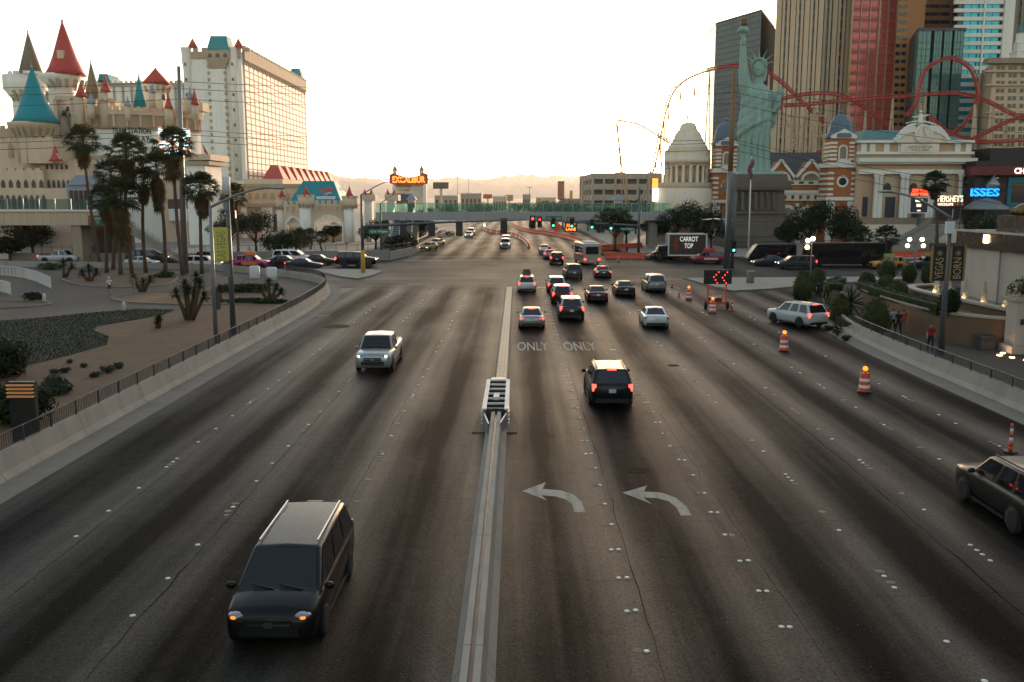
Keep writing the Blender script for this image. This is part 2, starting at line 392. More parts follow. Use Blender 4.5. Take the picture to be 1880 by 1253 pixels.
def crack(pts, w):
    w *= .5; mb = MB(); P = []
    for (a, b) in zip(pts[:-1], pts[1:]):
        L = math.dist(a, b); n = max(2, int(L/.9))
        for i in range(n): P.append((a[0]+(b[0]-a[0])*i/n + rnd.gauss(0,.028), a[1]+(b[1]-a[1])*i/n + rnd.gauss(0,.035)))
    P.append(pts[-1]); 
    for i in range(len(P)-1):
        a, b = Vector(P[i]), Vector(P[i+1]); d = (b-a).normalized(); n = Vector((-d.y, d.x))
        wa, wb = w*(.5+.9*((i*7919)%13)/13), w*(.5+.9*(((i+1)*7919)%13)/13)
        mb.quad((*(a-n*wa/2),.003),(*(a+n*wa/2),.003),(*(b+n*wb/2),.003),(*(b-n*wb/2),.003))
    for f in range(len(mb.f)): mb.f[f] = mb.f[f][::-1]
    part('crack_sealant', mb, M['crack'], ROAD)
crack([(2.95,17),(2.98,30),(2.9,52)], .035); crack([(6.4,17),(6.35,40)], .03); crack([(11.6,18),(11.9,33),(11.8,54)], .06)
crack([(-8.6,17),(-8.7,45)], .045); crack([(-5.3,22),(-5.2,60)], .03); crack([(-12.2,20),(-12.3,70)], .035)
crack([(-16,33.2),(-11,32.2),(-6.5,33)], .025); crack([(-14,25.8),(-9,26.2),(-5.5,25.5)], .025); crack([(-7.5,28.4),(-4,28.7),(-1.4,28.3)], .025)
crack([(4.5,26.4),(8,26.2),(13,26.9),(17,26.6)], .025); crack([(7.2,21),(12,21.4),(16,20.8)], .025); crack([(.2,22.1),(3,22.0)], .02)
crack([(-7.5,23),(-3,23.4),(-1.4,23.2)], .02); crack([(-15,44),(-9,43.6),(-2,44.5)], .025); crack([(1,47.5),(6,46.8),(11,48)], .025)
# iron covers and utility boxes let into the road
M['iron'] = pm('cast_iron', (.006,.0055,.005), .8, .0, var=.3, scale=8, spec=.1)
for (x, y, r) in ((-13.4,68,1.0),(3.9,61.7,.55),(4.2,31.5,.35),(8.9,52,.35)):
    mb = MB(); mb.lathe([(r,.0),(r,.007),(r*.86,.007),(r*.84,.003),(r*.3,.003),(.0,.005)], c=(x,y,0), n=20); part('iron_cover', mb, M['iron'], ROAD)

# ---- gutters, kerbs, pavements
def strip(a, b, name, mat, z0, z1):
    pass
left_wall = [(-17.2,12),(-17.2,40),(-17.2,70),(-17.6,82),(-18.3,90),(-19.6,97),(-21.9,103),(-26.8,109.5),(-35.5,117.5),(-43,121.5),(-75,127)]
right_wall = [(22.4,14),(22.4,40),(22.5,58),(23.2,66),(24.6,72)]
def offset(path, d):
    out = []
    for i, p in enumerate(path):
        a, b = Vector(path[max(i-1,0)]), Vector(path[min(i+1,len(path)-1)]); t = (b-a).normalized(); out.append((p[0]-t.y*d, p[1]+t.x*d))
    return out
def resample(path, step):
    out = []
    for a, b in zip(path[:-1], path[1:]):
        n = max(1, round(math.dist(a,b)/step)); out += [(a[0]+(b[0]-a[0])*i/n, a[1]+(b[1]-a[1])*i/n) for i in range(n)]
    return out + [path[-1]]
def smooth_path(path, it=2):
    for _ in range(it):
        q = [path[0]]
        for a, b in zip(path[:-1], path[1:]): q += [(a[0]*.75+b[0]*.25, a[1]*.75+b[1]*.25), (a[0]*.25+b[0]*.75, a[1]*.25+b[1]*.75)]
        path = q + [path[-1]]
    return path
LW = smooth_path(left_wall); RW = smooth_path(right_wall)
def ribbon(pa, pb, za, zb):
    mb = MB()
    for i in range(len(pa)-1):
        mb.quad((*pa[i],za),(*pa[i+1],za),(*pb[i+1],zb),(*pb[i],zb))
    return mb
# gutter pans
g = ribbon(offset(LW, -1.05), LW, .006, .02); g.f = [f[::-1] for f in g.f]; 
cut = [f for f in g.f]; struct('kerb', g, M['old_concrete'])
g = ribbon(RW, offset(RW, 1.05), .02, .006); g.f = [f[::-1] for f in g.f]; struct('kerb', g, M['old_concrete'])
# plazas behind the walls
pl = [(p[0], p[1]) for p in offset(LW, .3)]
struct('pavement', MB().prism([(-260,10),(-260,127)][::-1] + pl[::-1] if False else pl + [(-260,140),(-260,10)], -.02, .14), M['pave'])
pr = offset(RW, -.3)
right_edge = pr + [(26.5,77),(30,82),(37,88),(60,96),(260,104),(260,10)]
struct('pavement', MB().prism(right_edge, -.02, .14), M['pave'])
# kerb of the slip lane on the right corner
kp = smooth_path([(24.3,72),(26.5,77),(30,82),(37,88),(60,96),(120,99)])
mb = MB()
for i in range(len(kp)-1): mb.bar((*kp[i],.08),(*kp[i+1],.08), .3, .17)
struct('kerb', mb, M['concrete'])
# traffic islands
def island(pts, name='traffic_island'):
    q = [tuple(p) for p in pts]
    o = struct(name, MB().prism(q, 0, .15), M['concrete']); o['kind'] = 'structure'
    mb = MB()
    for i in range(len(q)): mb.bar((*q[i],.077),(*q[(i+1)%len(q)],.077), .2, .165)
    part('kerb', mb, M['old_concrete'], o); return o
island([(-27.5,122),(-21,110),(-18.6,107.5),(-17.5,112),(-17.3,118),(-19,121)])
island([(19.6,108.5),(20.6,99),(21.8,93.5),(26,95.5),(33,101),(44,107),(48,110.5)])
island([(-23.5,149.5),(-17.5,149),(-18,156),(-24,163)])
# far pavements on the other side of the junction
struct('pavement', MB().prism([(-23.5,140),(-17.6,156),(-17.4,1500),(-260,1500),(-260,137)], -.02, .14), M['concrete'])
struct('pavement', MB().prism([(21,152),(60,143),(260,136),(260,1500),(18.5,1500),(18.5,164)], -.02, .14), M['concrete'])
# planting beds on the left plaza
def gpoly(px, z): return [(G(x,y).x, G(x,y).y) for x, y in px]
bed = [(-17.75,14),(-17.75,84),(-24,90),(-30,83)] + gpoly([(330,574),(172,609)],0) + [(-70,72),(-70,14)]
struct('planting_bed', MB().prism(bed, .1, .165), M['dirt'])
M['grass'] = pm('lawn_grass', (.008,.013,.0045), .95, var=.4, scale=1.2, bump=.5, bscale=14, col2=(.015,.021,.008))
lawn = gpoly([(-200,615),(0,594),(60,590),(160,580),(250,572),(320,573),(300,583),(240,592),(180,602),(170,611),(200,624),(196,638),(130,657),(60,675),(0,700),(-220,740)],0)
struct('lawn', MB().prism(lawn, .1, .2), M['grass'])
def oval_bed(px, name='planting_bed'):
    q = gpoly(px, 0); q = [tuple(p) for p in q]
    pth = smooth_path(q+[q[0]], 2)[:-1]
    o = struct(name, MB().prism(pth, .12, .19), M['dirt'])
    mb = MB()
    for i in range(len(pth)): mb.bar((*pth[i],.18),(*pth[(i+1)%len(pth)],.18), .25, .16)
    part('kerb', mb, M['old_concrete'], o); return o
oval_bed([(112,516),(200,505),(330,507),(320,524),(250,533),(150,529)])
oval_bed([(203,551),(260,541),(380,538),(500,541),(525,551),(480,562),(350,564),(230,560)])
oval_bed([(-60,560),(30,556),(108,560),(60,568),(-60,572)])
# ---- the footbridge the view is taken from, and plain hotel blocks either side, all unseen, added to shade the foreground
struct('viewpoint_bridge_deck', MB().box(-46,46,-5.5,.35,6.7,7.75), M['bridge0'])
mb = MB(); [mb.box(x-.7,x+.7,-4,-1,0,6.7) for x in (-24,-.86,28)]; struct('viewpoint_bridge_pier', mb, M['concrete'])
struct('unseen_hotel_block', MB().box(50,150,-150,60,0,34), M['bridge0']); struct('unseen_hotel_block', MB().box(-150,-50,-150,46,0,34), M['bridge0'])
# ---- mountains
def ridge(Y, prof, name, mat, seed, depth=1500, x0=-5200, x1=5200):
    r = np.random.default_rng(seed); n = 260; xs = np.linspace(x0, x1, n); base = np.interp(xs, [p[0] for p in prof], [p[1] for p in prof])
    h = base.copy(); 
    for k in range(1, 8):
        ph = r.uniform(0, 6.28); h += base * .16/k * np.sin(xs/900*k*2.1 + ph)
    h = h + np.abs(r.normal(0, 1, n)) * base*.03
    rows = 12; mb = MB(); vs = []
    for j in range(rows):
        f = j/(rows-1)
        prof_j = 1-abs(f-.5)*2
        jit = r.normal(0, .045, n) * (0.15 < f < .95)
        for i in range(n): vs.append((xs[i], Y + (f-.5)*depth, max(-2, h[i]*(prof_j**.8 + jit[i]*prof_j) - (0 if prof_j > 0 else 2))))
    fs = [(j*n+i, j*n+i+1, (j+1)*n+i+1, (j+1)*n+i) for j in range(rows-1) for i in range(n-1)]
    mb._add(vs, fs); struct(name, mb, mat)
M['rock'] = pm('desert_rock', (.36,.27,.22), .95, var=.2, scale=.006)
ridge(8600, [(-5200,150),(-2600,180),(-1700,175),(-1300,170),(-850,205),(-500,190),(-250,205),(0,235),(120,225),(250,190),(420,215),(700,185),(1200,190),(2600,230),(5200,260)], 'mountains', M['rock'], 4)
ridge(6400, [(-5200,70),(-1500,95),(-600,120),(0,110),(500,105),(1200,110),(5200,140)], 'mountains', M['rock'], 9, 1000)
# ---- warm evening haze
hz = MB().box(-8990,8990,-3900,10900,-1.2,330)
ho = part('haze', hz, None, None); ho.data.materials.clear()
hm = bpy.data.materials.new('haze'); hm.use_nodes = True; ht = hm.node_tree; ht.nodes.clear()
pv = ht.nodes.new('ShaderNodeVolumePrincipled'); hout = ht.nodes.new('ShaderNodeOutputMaterial'); ht.links.new(pv.outputs[0], hout.inputs['Volume'])
pv.inputs['Color'].default_value = (.97,.93,.9,1); pv.inputs['Density'].default_value = HAZE_D; pv.inputs['Anisotropy'].default_value = .55
ho.data.materials.append(hm); tag(ho, 'warm dusty evening air over the whole street', 'haze', kind='stuff')
# ================================================================== barriers and median
def jersey(path, h, wb, wt, face):                # face: +1 kerb side lies to the right of the path
    prof = [(0,0),(0,.08*h),(.26*wb,.4*h),((wb-wt)*.8,h),(wb*.5+wt*.5,h),(wb,.0)]
    return prof
def sweep(path, prof, side, gap=.0):
    """prof (offset, z) swept along a level path"""
    mb = MB(); n = len(prof); rings = []
    for i, p in enumerate(path):
        a, b = Vector(path[max(i-1,0)]), Vector(path[min(i+1,len(path)-1)]); t = (b-a).normalized(); nx, ny = -t.y*side, t.x*side
        rings.append([(p[0]+nx*o, p[1]+ny*o, z) for o, z in prof])
    vs = [v for r in rings for v in r]
    fs = [(i*n+j,(i+1)*n+j,(i+1)*n+(j+1)%n,i*n+(j+1)%n) for i in range(len(path)-1) for j in range(n)]
    fs += [tuple(range(n-1,-1,-1)), tuple((len(path)-1)*n+j for j in range(n))]
    if side > 0: fs = [f[::-1] for f in fs]
    mb._add(vs, fs); return mb
def arclen(path):
    s = [0]
    for a, b in zip(path[:-1], path[1:]): s.append(s[-1]+math.dist(a,b))
    return s
def along(path, s0, s1, step=1.5):
    S = arclen(path); n = max(2, int((s1-s0)/step)+1)
    ss = np.linspace(s0, s1, n); return [(float(np.interp(s,S,[p[0] for p in path])), float(np.interp(s,S,[p[1] for p in path]))) for s in ss]
def barrier_wall(path, side, label, h, wb, wt, seg=6.0, fence=None, fence_to=1e9, name='concrete_barrier'):
    t = thing(name, label, 'barrier', (*path[0], .0)); S = arclen(path)[-1]; s = 0
    prof = [(0,.0),(0,.07),(.16,.3),(.16+(wb-wt)*.35,h),(.16+(wb-wt)*.35+wt,h),(wb,.0)]
    while s < S-.5:
        e = min(s+seg-.03, S); part('barrier_segment', sweep(along(path,s,e), prof, side), M['barrier_concrete'], t); s += seg
    if fence:
        z0, z1 = fence; cx = .16+(wb-wt)*.35+wt*.5; f = thing('guard_fence', fence_label[side], 'fence', (*path[0], z0))
        s = .3; pts = along(path, 0, min(S, fence_to), .5); pts = offset(pts, side*cx)
        rail = MB()
        for zz, r in ((z1,.028),(z0+.06,.02)):
            rail.tube([(p[0],p[1],zz) for p in pts[::3]+[pts[-1]]], r, 5)
        part('rail', rail, M['dark_steel'], f)
        post_me = MB().box(-.03,.03,-.03,.03,0,z1-z0).mesh('fence_post', [M['dark_steel']])
        for k in range(0, len(pts), 4): inst('fence_post', post_me, f, (pts[k][0],pts[k][1],z0), rot=(0,0,.0))
        bars = MB(); nb = 0
        tot = arclen(pts)[-1]; bp = along(pts, 0, tot, .14)
        for p in bp: bars.box(p[0]-.009,p[0]+.009,p[1]-.009,p[1]+.009,z0+.06,z1)
        part('balusters', bars, M['dark_steel'], f, kind='stuff')
    return t
fence_label = {1:'dark metal guard fence along the top of the plaza wall by the dry planting', -1:'dark metal guard fence on the concrete barrier by the fountain walk'}
barrier_wall(LW, 1, 'concrete barrier wall curving round the planted corner plaza', .92, .62, .2, fence=(.92,1.5), fence_to=100)
barrier_wall(RW, -1, 'concrete barrier along the fountain side kerb', .85, .6, .2, fence=(.85,1.35), fence_to=50)

# centre barrier with its slot, crash cushion and brick median
cb = thing('centre_barrier','concrete centre barrier running toward the crash cushion','barrier',(-.86,30,0))
for i in range(5):
    y0, y1 = 11+i*6.0, 11+(i+1)*6.0-.03; y1 = min(y1, 36.9)
    for s, nm in ((-1,'barrier_half'),(1,'barrier_half')):
        x = -.86
        pr = [(x+s*.43,0),(x+s*.43,.08),(x+s*.27,.32),(x+s*.19,.84),(x+s*.05,.84),(x+s*.05,0)]
        m = MB(); m.vprism(pr, y0, y1); part(nm, m, M['barrier_concrete'], cb)
part('slot_filler', MB().box(-.91,-.81,11,36.9,0,.74), M['black'], cb)
M['pad_tan'] = pm('pad_tan', (.22,.165,.115), .85, var=.2, scale=1.5)
M['cushion'] = pm('cushion_panel', (.55,.5,.43), .5, .4, var=.2, scale=3, streak=.2)
ac = thing('crash_cushion','steel crash cushion with ladder bays at the end of the centre barrier','crash cushion',(-.9,45,0))
part('base_pad', MB().prism([(-1.85,41.0),(.0,41.0),(-.2,44.5),(-1.6,44.5)],0,.04), M['pad_tan'], ac)
for s in (-1,1):
    for k in range(6):
        y0 = 41.2+k*1.05; x = -.9+s*(.5-.012*k); m = MB()
        for z in (.3,.45,.62,.78): m.tube([(x+s*.03,y0,z),(x+s*.03,y0+1.15,z)], .06, 6)
        m.box(x-.02,x+.02,y0+.02,y0+1.12,.22,.86); part('fender_panel', m, M['cushion'], ac)
    m = MB(); m.box(-.9+s*.46-.09,-.9+s*.46+.09,41.4,47.6,.86,.92); part('side_rail', m, M['white_paint'], ac)
for k in range(7):
    y = 41.6+k*1.0; part('diaphragm', MB().box(-1.28,-.52,y-.05,y+.05,.15,.9), M['dark_steel'], ac)
    if k: part('cross_bar', MB().box(-1.28,-.52,y-.1,y-.05,.84,.91), M['white_paint'], ac)
ac.location.y -= 4.3
part('rail_track', MB().box(-1.0,-.8,40.2,47.8,.02,.2), M['dark_steel'], ac)
m = MB(); m.prism([(-1.3,47.6),(-.5,47.6),(-.6,48.2),(-1.2,48.2)],.18,.9); part('nose', m, M['cushion'], ac)
m = MB(); m.box(-1.02,-.78,43.2,43.9,.88,1.02); part('marker_block', m, M['white_paint'], ac)
for s in (-1,1):
    m = MB(); m.bar((-.9+s*.5,41.5,.55),(-.9+s*.22,39.4,.55),.06,.5); part('transition_panel', m, M['steel'], ac)
md = struct('median', MB().box(-1.16,-.5,44.5,97,0,.15), M['old_concrete'])
M['brick_pave'] = pm('median_brick', (.62,.46,.31), .6, var=.3, scale=3, bump=.2)
m = MB(); r2 = random.Random(5); y = 45.0
while y < 96.8:
    for k in range(3):
        o = (int(y*10)%2)*.0; m.box(-1.1+k*.185, -1.1+k*.185+.172, y, y+.235, 0.14, .172+r2.uniform(-.003,.006))
    y += .25
part('brick', m, M['brick_pave'], md, kind='stuff')
part('median_nose', MB().box(-1.2,-.46,43.9,44.9,0,.2), M['concrete'], md)

# ================================================================== work-zone furniture
M['orange'] = pm('safety_orange', (.72,.075,.02), .5, var=.15, scale=5)
M['refl_white'] = pm('reflective_white', (.75,.73,.7), .4, var=.1, scale=5)
M['beacon'] = emit('beacon_amber', (1,.25,.02), .5, (.7,.18,.02))
def drum(label, loc, light=True, s=1.0):
    t = thing('traffic_drum', label, 'traffic drum', (*loc,.004), 0, 'orange and white traffic drums', local=True); t.scale=(s,s,s)
    m = MB(); m.lathe([(.34,0),(.34,.07),(.3,.08)], n=18); part('base', m, M['black'], t, smooth=False)
    zs = [(.08,.25,'o'),(.25,.40,'w'),(.40,.57,'o'),(.57,.72,'w'),(.72,.98,'o')]
    for z0, z1, c in zs:
        r0 = .285-.06*z0; r1 = .285-.06*z1; m = MB(); m.smooth=True; m.lathe([(r0,z0),(r0-.004,z0+.01),(r1,z1-.01),(r1-.006,z1)], n=18); part('band', m, M['orange'] if c=='o' else M['refl_white'], t)
    if light:
        m = MB(); m.box(-.05,.05,-.04,.04,.98,1.08); part('light_bracket', m, M['orange'], t)
        m = MB(); m.smooth=True; m.lathe([(.0,-.04),(.12,-.04),(.12,.04),(.0,.04)], n=14); m.xf(Matrix.Translation((0,0,1.19)) @ Matrix.Rotation(PI/2,4,'X')); part('beacon', m, M['beacon'], t)
    return t
drum('traffic drum with beacon nearest the camera on the open right lanes', (17.05,44.7)); drum('traffic drum with beacon second from the camera, beside the white turning suv', (16.6,57.0))
drum('traffic drum in front of the arrow board', (16.15,76.2)); drum('traffic drum between the arrow board and the orange posts', (16.0,86.2)); 
def channelizer(label, loc, h=1.1):
    t = thing('channelizer_post', label, 'traffic post', (*loc,.004), 0, 'orange channelizer posts', local=True)
    m = MB(); m.lathe([(.24,0),(.24,.05),(.1,.08)], n=8); part('base', m, M['black'], t)
    n = 6
    for i in range(n):
        z0, z1 = .06+i*(h-.06)/n, .06+(i+1)*(h-.06)/n; r0, r1 = .085-.035*z0/h, .085-.035*z1/h
        m = MB(); m.smooth=True; m.lathe([(r0,z0),(r1,z1)] if i < n-1 else [(r0,z0),(r1,z1),(0,z1+.02)], n=10); part('band', m, M['refl_white'] if i in (2,4) else M['orange'], t)
channelizer('orange post at the picture edge beside the black suv', (18.55,33.9)); channelizer('orange post just right of the arrow board drum', (18.1,77.6)); channelizer('orange post nearest the silver minivan', (15.5,88.5)); channelizer('orange post behind the silver minivan', (16.4,98)); channelizer('orange post at the edge of the junction by the cyclist', (14.9,136))
ab = thing('arrow_board','black arrow board with red lamps on an orange trailer frame','arrow board',(17.1,79,.004),rad(3),None,local=True)
m = MB(); m.box(-1.2,1.2,-.06,.06,2.15,3.35); part('panel', m, M['black'], ab)
M['red_lamp'] = emit('red_lamp', (1,.04,.02), 1.2); lm = MB(); lm.smooth=True; lm.lathe([(.0,.03),(.045,.015),(.05,0)], n=10); lm.xf(Matrix.Rotation(PI/2,4,'X')); lm_me = lm.mesh('lamp',[M['red_lamp']]); ld_me = lm.mesh('lamp',[M['dark_steel']])
lit = [(.05,.42),(-.15,.2),(-.35,0),(-.2,-.25),(-.05,-.5),(.8,.4),(.6,.16),(.4,-.06),(.55,-.3),(.72,-.52)]
for (x,z) in lit: inst('lamp', lm_me, ab, (x,-.065,2.75+z))
for x in (-1.0,-.75,-.55,.2,1.0):
    for z in (-.45,0,.45): inst('lamp', ld_me, ab, (x,-.065,2.75+z))
for sx in (-1,1):
    m = MB(); m.box(sx*.78-.05,sx*.78+.05,.06,.16,.35,3.2); part('mast', m, M['orange'], ab)
    ti, ri = _wheel_mesh(.3) if '_wheel_mesh' in globals() else (None,None)
m = MB()
for z in (.55,1.3,1.85): m.bar((-.78,.1,z),(.78,.1,z),.07)
m.bar((-.78,.1,.6),(.78,.1,1.3),.05); m.bar((-1.0,.1,.45),(1.0,.1,.45),.1,.12); m.bar((0,.1,.45),(0,1.8,.42),.08); part('trailer_frame', m, M['orange'], ab)
M['tyre0'] = pm('trailer_tyre', (.012,.012,.012), .8)
for sx in (-1,1):
    m = MB(); m.smooth=True; m.lathe([(.1,-.09),(.29,-.09),(.32,-.05),(.32,.05),(.29,.09),(.1,.09)], n=14); m.xf(Matrix.Translation((sx*.95,.1,.32)) @ Matrix.Rotation(PI/2,4,'Y')); part('wheel', m, M['tyre0'], ab)
m = MB(); m.box(-.5,.5,.2,1.1,.5,.95); part('battery_box', m, M['dark_steel'], ab)
m = MB()
for sx in (-1,1): m.box(sx*1.15-.03,sx*1.15+.03,-.3,-.24,0,.5)
part('jack_leg', m, M['dark_steel'], ab)
# water-filled barriers in two curving rows
def wbar_mesh(mat, L=1.9):
    m = MB(); pr = [(-.28,0),(.28,0),(.28,.25),(.12,.5),(.1,1.0),(-.1,1.0),(-.12,.5),(-.28,.25)]
    m.vprism(pr, -L/2, L/2); return m.mesh('water_barrier', [mat])
M['barrier_orange'] = pm('barrier_orange', (.62,.09,.03), .55, var=.18, scale=2); M['barrier_white'] = pm('barrier_white', (.62,.55,.48), .55, var=.18, scale=2)
wb = {c: wbar_mesh(M['barrier_orange'] if c == 'o' else M['barrier_white']) for c in 'ow'}
def wrow(path, label, group, pat='ooow', step=2.0):
    P = smooth_path(path, 2); S = arclen(P); s = 0; i = 0
    while s < S[-1]-step:
        a, b = along(P, s, s+step, step)[0], along(P, s, s+step, step)[-1]
        o = link('water_barrier', wb[pat[i % len(pat)]]); o.location = ((a[0]+b[0])/2,(a[1]+b[1])/2,.004); o.rotation_euler = (0,0,math.atan2(b[1]-a[1],b[0]-a[0])-PI/2)
        tag(o, label, 'barrier', group); s += step; i += 1
pg = lambda px: [tuple(G(*p).xy) for p in px]
wrow(pg([(971,457),(968,450),(957,440),(940,434),(915,430),(893,426),(886,421),(890,415)]), 'water-filled barrier in the curving orange row beside the oncoming white cars', 'curving row of orange barriers')
wrow(pg([(1105,466),(1080,452),(1060,444),(1030,436),(1000,431),(970,427),(950,421),(940,414)]), 'water-filled barrier in the orange row that narrows the outbound lanes', 'outbound row of orange barriers', 'ooo')
M['fence_orange'] = pm('mesh_fence_orange', (.5,.07,.025), .7, var=.25, scale=4)
def pbarrier(a, b, label, group):
    wrow([a, ((a[0]+b[0])/2,(a[1]+b[1])/2), b], label, group, 'o')
pbarrier(tuple(G(1075,462).xy), tuple(G(1190,455).xy), 'low orange barrier along the pavement under the trees', 'orange barriers along the far pavement')
pbarrier(tuple(G(1110,476).xy), tuple(G(1345,477).xy), 'low orange barrier at the kerb before the statue', 'orange barriers at the kerb')
pbarrier(tuple(G(1470,472).xy), tuple(G(1720,474).xy), 'low orange barrier behind the queue before the columned hall', 'orange barriers behind the queue')
# square orange work sign and lit message sign by the bridge
ws = thing('work_sign','small orange diamond work sign on a stand beyond the junction','road sign',(*G(1022,432).xy,0),0,None,local=True)
m = MB(); m.obox((0,0,2.0),(1.0,.02,1.0),M=Matrix.Rotation(PI/4,3,'Y')); part('panel', m, M['orange'], ws); m = MB(); m.bar((-.5,0,0),(0,.02,1.2),.06); m.bar((.5,0,0),(0,.02,1.2),.06); part('stand', m, M['dark_steel'], ws)
msx = thing('message_sign','black message board with lit orange lettering under the footbridge','message sign',(*G(1048,437).xy,0),0,None,local=True)
part('panel', MB().box(-1.5,1.5,0,.2,1.4,3.6), M['black'], msx); M['amber_led'] = emit('amber_led', (1,.2,.02), .9); text_fit('lettering','LEFT\nLANE', M['amber_led'], msx, 0,2.3,0,1.6, ((0,-.02,2.5),(PI/2,0,0)), bold=.02); part('post', MB().box(-.1,.1,0,.2,0,1.4), M['orange'], msx)

# ================================================================== poles, signals, lamps
M['pole'] = pm('painted_pole', (.12,.13,.135), .5, .4, var=.15, scale=2, streak=.2)
M['pole_light'] = pm('galvanised_pole', (.24,.25,.25), .5, .55, var=.15, scale=2, streak=.2)
M['rust'] = pm('weathered_steel', (.2,.105,.05), .8, .2, var=.35, scale=1.2, bump=.15, streak=.35, col2=(.3,.17,.08))
M['yellow'] = pm('yellow_paint', (.55,.3,.03), .55, var=.2, scale=3, streak=.2)
M['sign_green'] = pm('sign_green', (.02,.16,.11), .5, var=.1, scale=3); M['sign_white'] = pm('sign_white', (.7,.7,.68), .5, var=.05)
M['green_on'] = emit('green_signal', (.05,1,.5), 1.6); M['red_on'] = emit('red_signal', (1,.03,.03), 1.6); M['lens_off'] = pm('dark_lens', (.02,.02,.02), .25)
def signal(label, p, lit=2, s=1.0, rz=0.0, group='traffic signals over the junction', back=False, lens=None):
    t = thing('traffic_signal', label, 'traffic signal', p, rz, group, local=True); t.scale=(s,s,s)
    part('housing', MB().box(-.2,.2,0,.26,-1.15,.12), M['black'], t)
    part('backplate', MB().box(-.34,.34,.1,.13,-1.28,.25), M['black'], t)
    if not back:
        for i in range(3):
            z = -.12-i*.4; m = MB(); m.smooth=True; m.lathe([(.0,-.02),(.14,-.02),(.15,.0)], n=12); m.xf(Matrix.Translation((0,-.01,z)) @ Matrix.Rotation(PI/2,4,'X'))
            on = (i == lit); part('lens', m, (M['green_on'] if i == 2 else M['red_on']) if on else M['lens_off'], t)
            v = MB(); v.smooth=True; v.lathe([(.165,0),(.165,.22)], n=10, a0=-.3, a1=PI+.3); v.xf(Matrix.Translation((0,0,z)) @ Matrix.Rotation(PI/2,4,'X')); part('visor', v, M['black'], t)
    return t
def cobra(t, top, reach, rise, rz_dir, nm='lamp_arm', r=.07, head=True):
    """curved arm with a flat street-lamp head; rz_dir unit vector"""
    top = Vector(top); d = Vector((rz_dir[0], rz_dir[1], 0)).normalized(); pts = []
    for k in range(9):
        f = k/8; pts.append(top + d*reach*f + Vector((0,0,rise*math.sin(f*PI/2))))
    m = MB(); m.smooth=True; m.tube(pts, [r*(1.0-.35*k/8) for k in range(9)], 8); part(nm, m, M['pole_light'], t)
    if head:
        e = pts[-1]; q = d.to_track_quat('X','Z').to_matrix(); m = MB(); m.smooth=True; m.ell(e + d*.35 - Vector((0,0,.02)), (.5,.17,.09), 12, 6, q); part('lamp_head', m, M['steel'], t)
    return pts
def pole(mb, base, top, r0, r1, n=10):
    mb.smooth = True; mb.tube([base, (Vector(base)*.5+Vector(top)*.5), top], [r0,(r0+r1)/2,r1], n); mb.smooth=False; return mb
# left signal pole with long mast arm
b0 = G(667,503); p1 = thing('signal_pole','tall signal pole with yellow base and long mast arm on the left island','signal pole',b0)
tp = A(663,358,b0.y)
part('base_sleeve', pole(MB(), b0+Vector((0,0,.1)), b0+Vector((0,0,3.0)), .27,.26), M['yellow'], p1)
part('shaft', pole(MB(), b0+Vector((0,0,2.9)), tp, .21,.13), M['pole'], p1)
am = A(669,416,b0.y); ae = A(968,404,b0.y); m = MB(); m.smooth=True; m.tube([am, am.lerp(ae,.5)+Vector((0,0,.12)), ae],[.17,.13,.07],8); part('mast_arm', m, M['pole'], p1)
m = MB(); m.lathe([(.0,-.06),(.5,-.06),(.5,.06),(.0,.06)], n=8, c=am); part('arm_flange', m, M['pole'], p1)
for px, py in ((740,411),(792,411),(843,410),(925,406)):
    p = A(px,py,b0.y); signal({740:'signal seen from behind nearest the left pole',792:'signal seen from behind second along the left mast arm',843:'signal seen from behind third along the left mast arm',925:'signal seen from behind at the tip of the left mast arm'}[px], (p.x,p.y-.05,p.z), lit=-1, s=1.25, back=True)
cobra(p1, tp, A(735,330,b0.y).x-tp.x, A(735,330,b0.y).z-tp.z, (1,0))
sg = thing('street_sign','green street sign lettered Las Vegas on the left signal pole','street sign',A(697,425,b0.y-.3))
X0,X1,Z0,Z1 = R(677,421,716,430,b0.y-.35); part('panel', MB().box(X0,X1,b0.y-.35,b0.y-.3,Z0,Z1), M['sign_green'], sg)
text_fit('lettering','Las Vegas', M['sign_white'], sg, 0,(X1-X0)*.8,0,(Z1-Z0)*.6, (((X0+X1)/2,b0.y-.36,(Z0+Z1)/2),(PI/2,0,0)), ext=.006, bold=.012)
# second lamp/signal pole behind it
b1 = G(700,470); p2 = thing('signal_pole','second grey pole with lamp arm behind the left island','signal pole',b1); t1 = A(699,374,b1.y)
part('shaft', pole(MB(), b1, t1, .24,.13), M['pole'], p2); cobra(p2, t1, 3.2, 1.6, (1,.1))
# right signal pole
b2 = G(1172,475); p3 = thing('signal_pole','grey signal pole with mast arm beside the orange barriers','signal pole',b2); t2 = A(1174,345,b2.y)
part('shaft', pole(MB(), b2, t2, .25,.14), M['pole'], p3)
am = A(1170,415,b2.y); ae = A(974,405,b2.y); m = MB(); m.smooth=True; m.tube([am, am.lerp(ae,.5)+Vector((0,0,.1)), ae],[.17,.13,.07],8); part('mast_arm', m, M['pole'], p3)
for px, py, l, lb in ((978,400,0,'large red signal at the tip of the right mast arm'),(991,402,0,'smaller red signal beside the large red one'),(1016,403,2,'green signal above the outbound orange row'),(1050,404,2,'green signal beneath the green bridge signs'),(1087,406,2,'green signal third from the right pole tip'),(1122,408,2,'green signal nearest the right signal pole')):
    p = A(px,py,b2.y-.3); signal(lb, p, lit=l, s=1.35 if px == 978 else 1.05)
sg = thing('street_sign','pale green street sign hung on the right mast arm','street sign',A(1151,421,b2.y-.3)); X0,X1,Z0,Z1 = R(1139,418,1164,424,b2.y-.35)
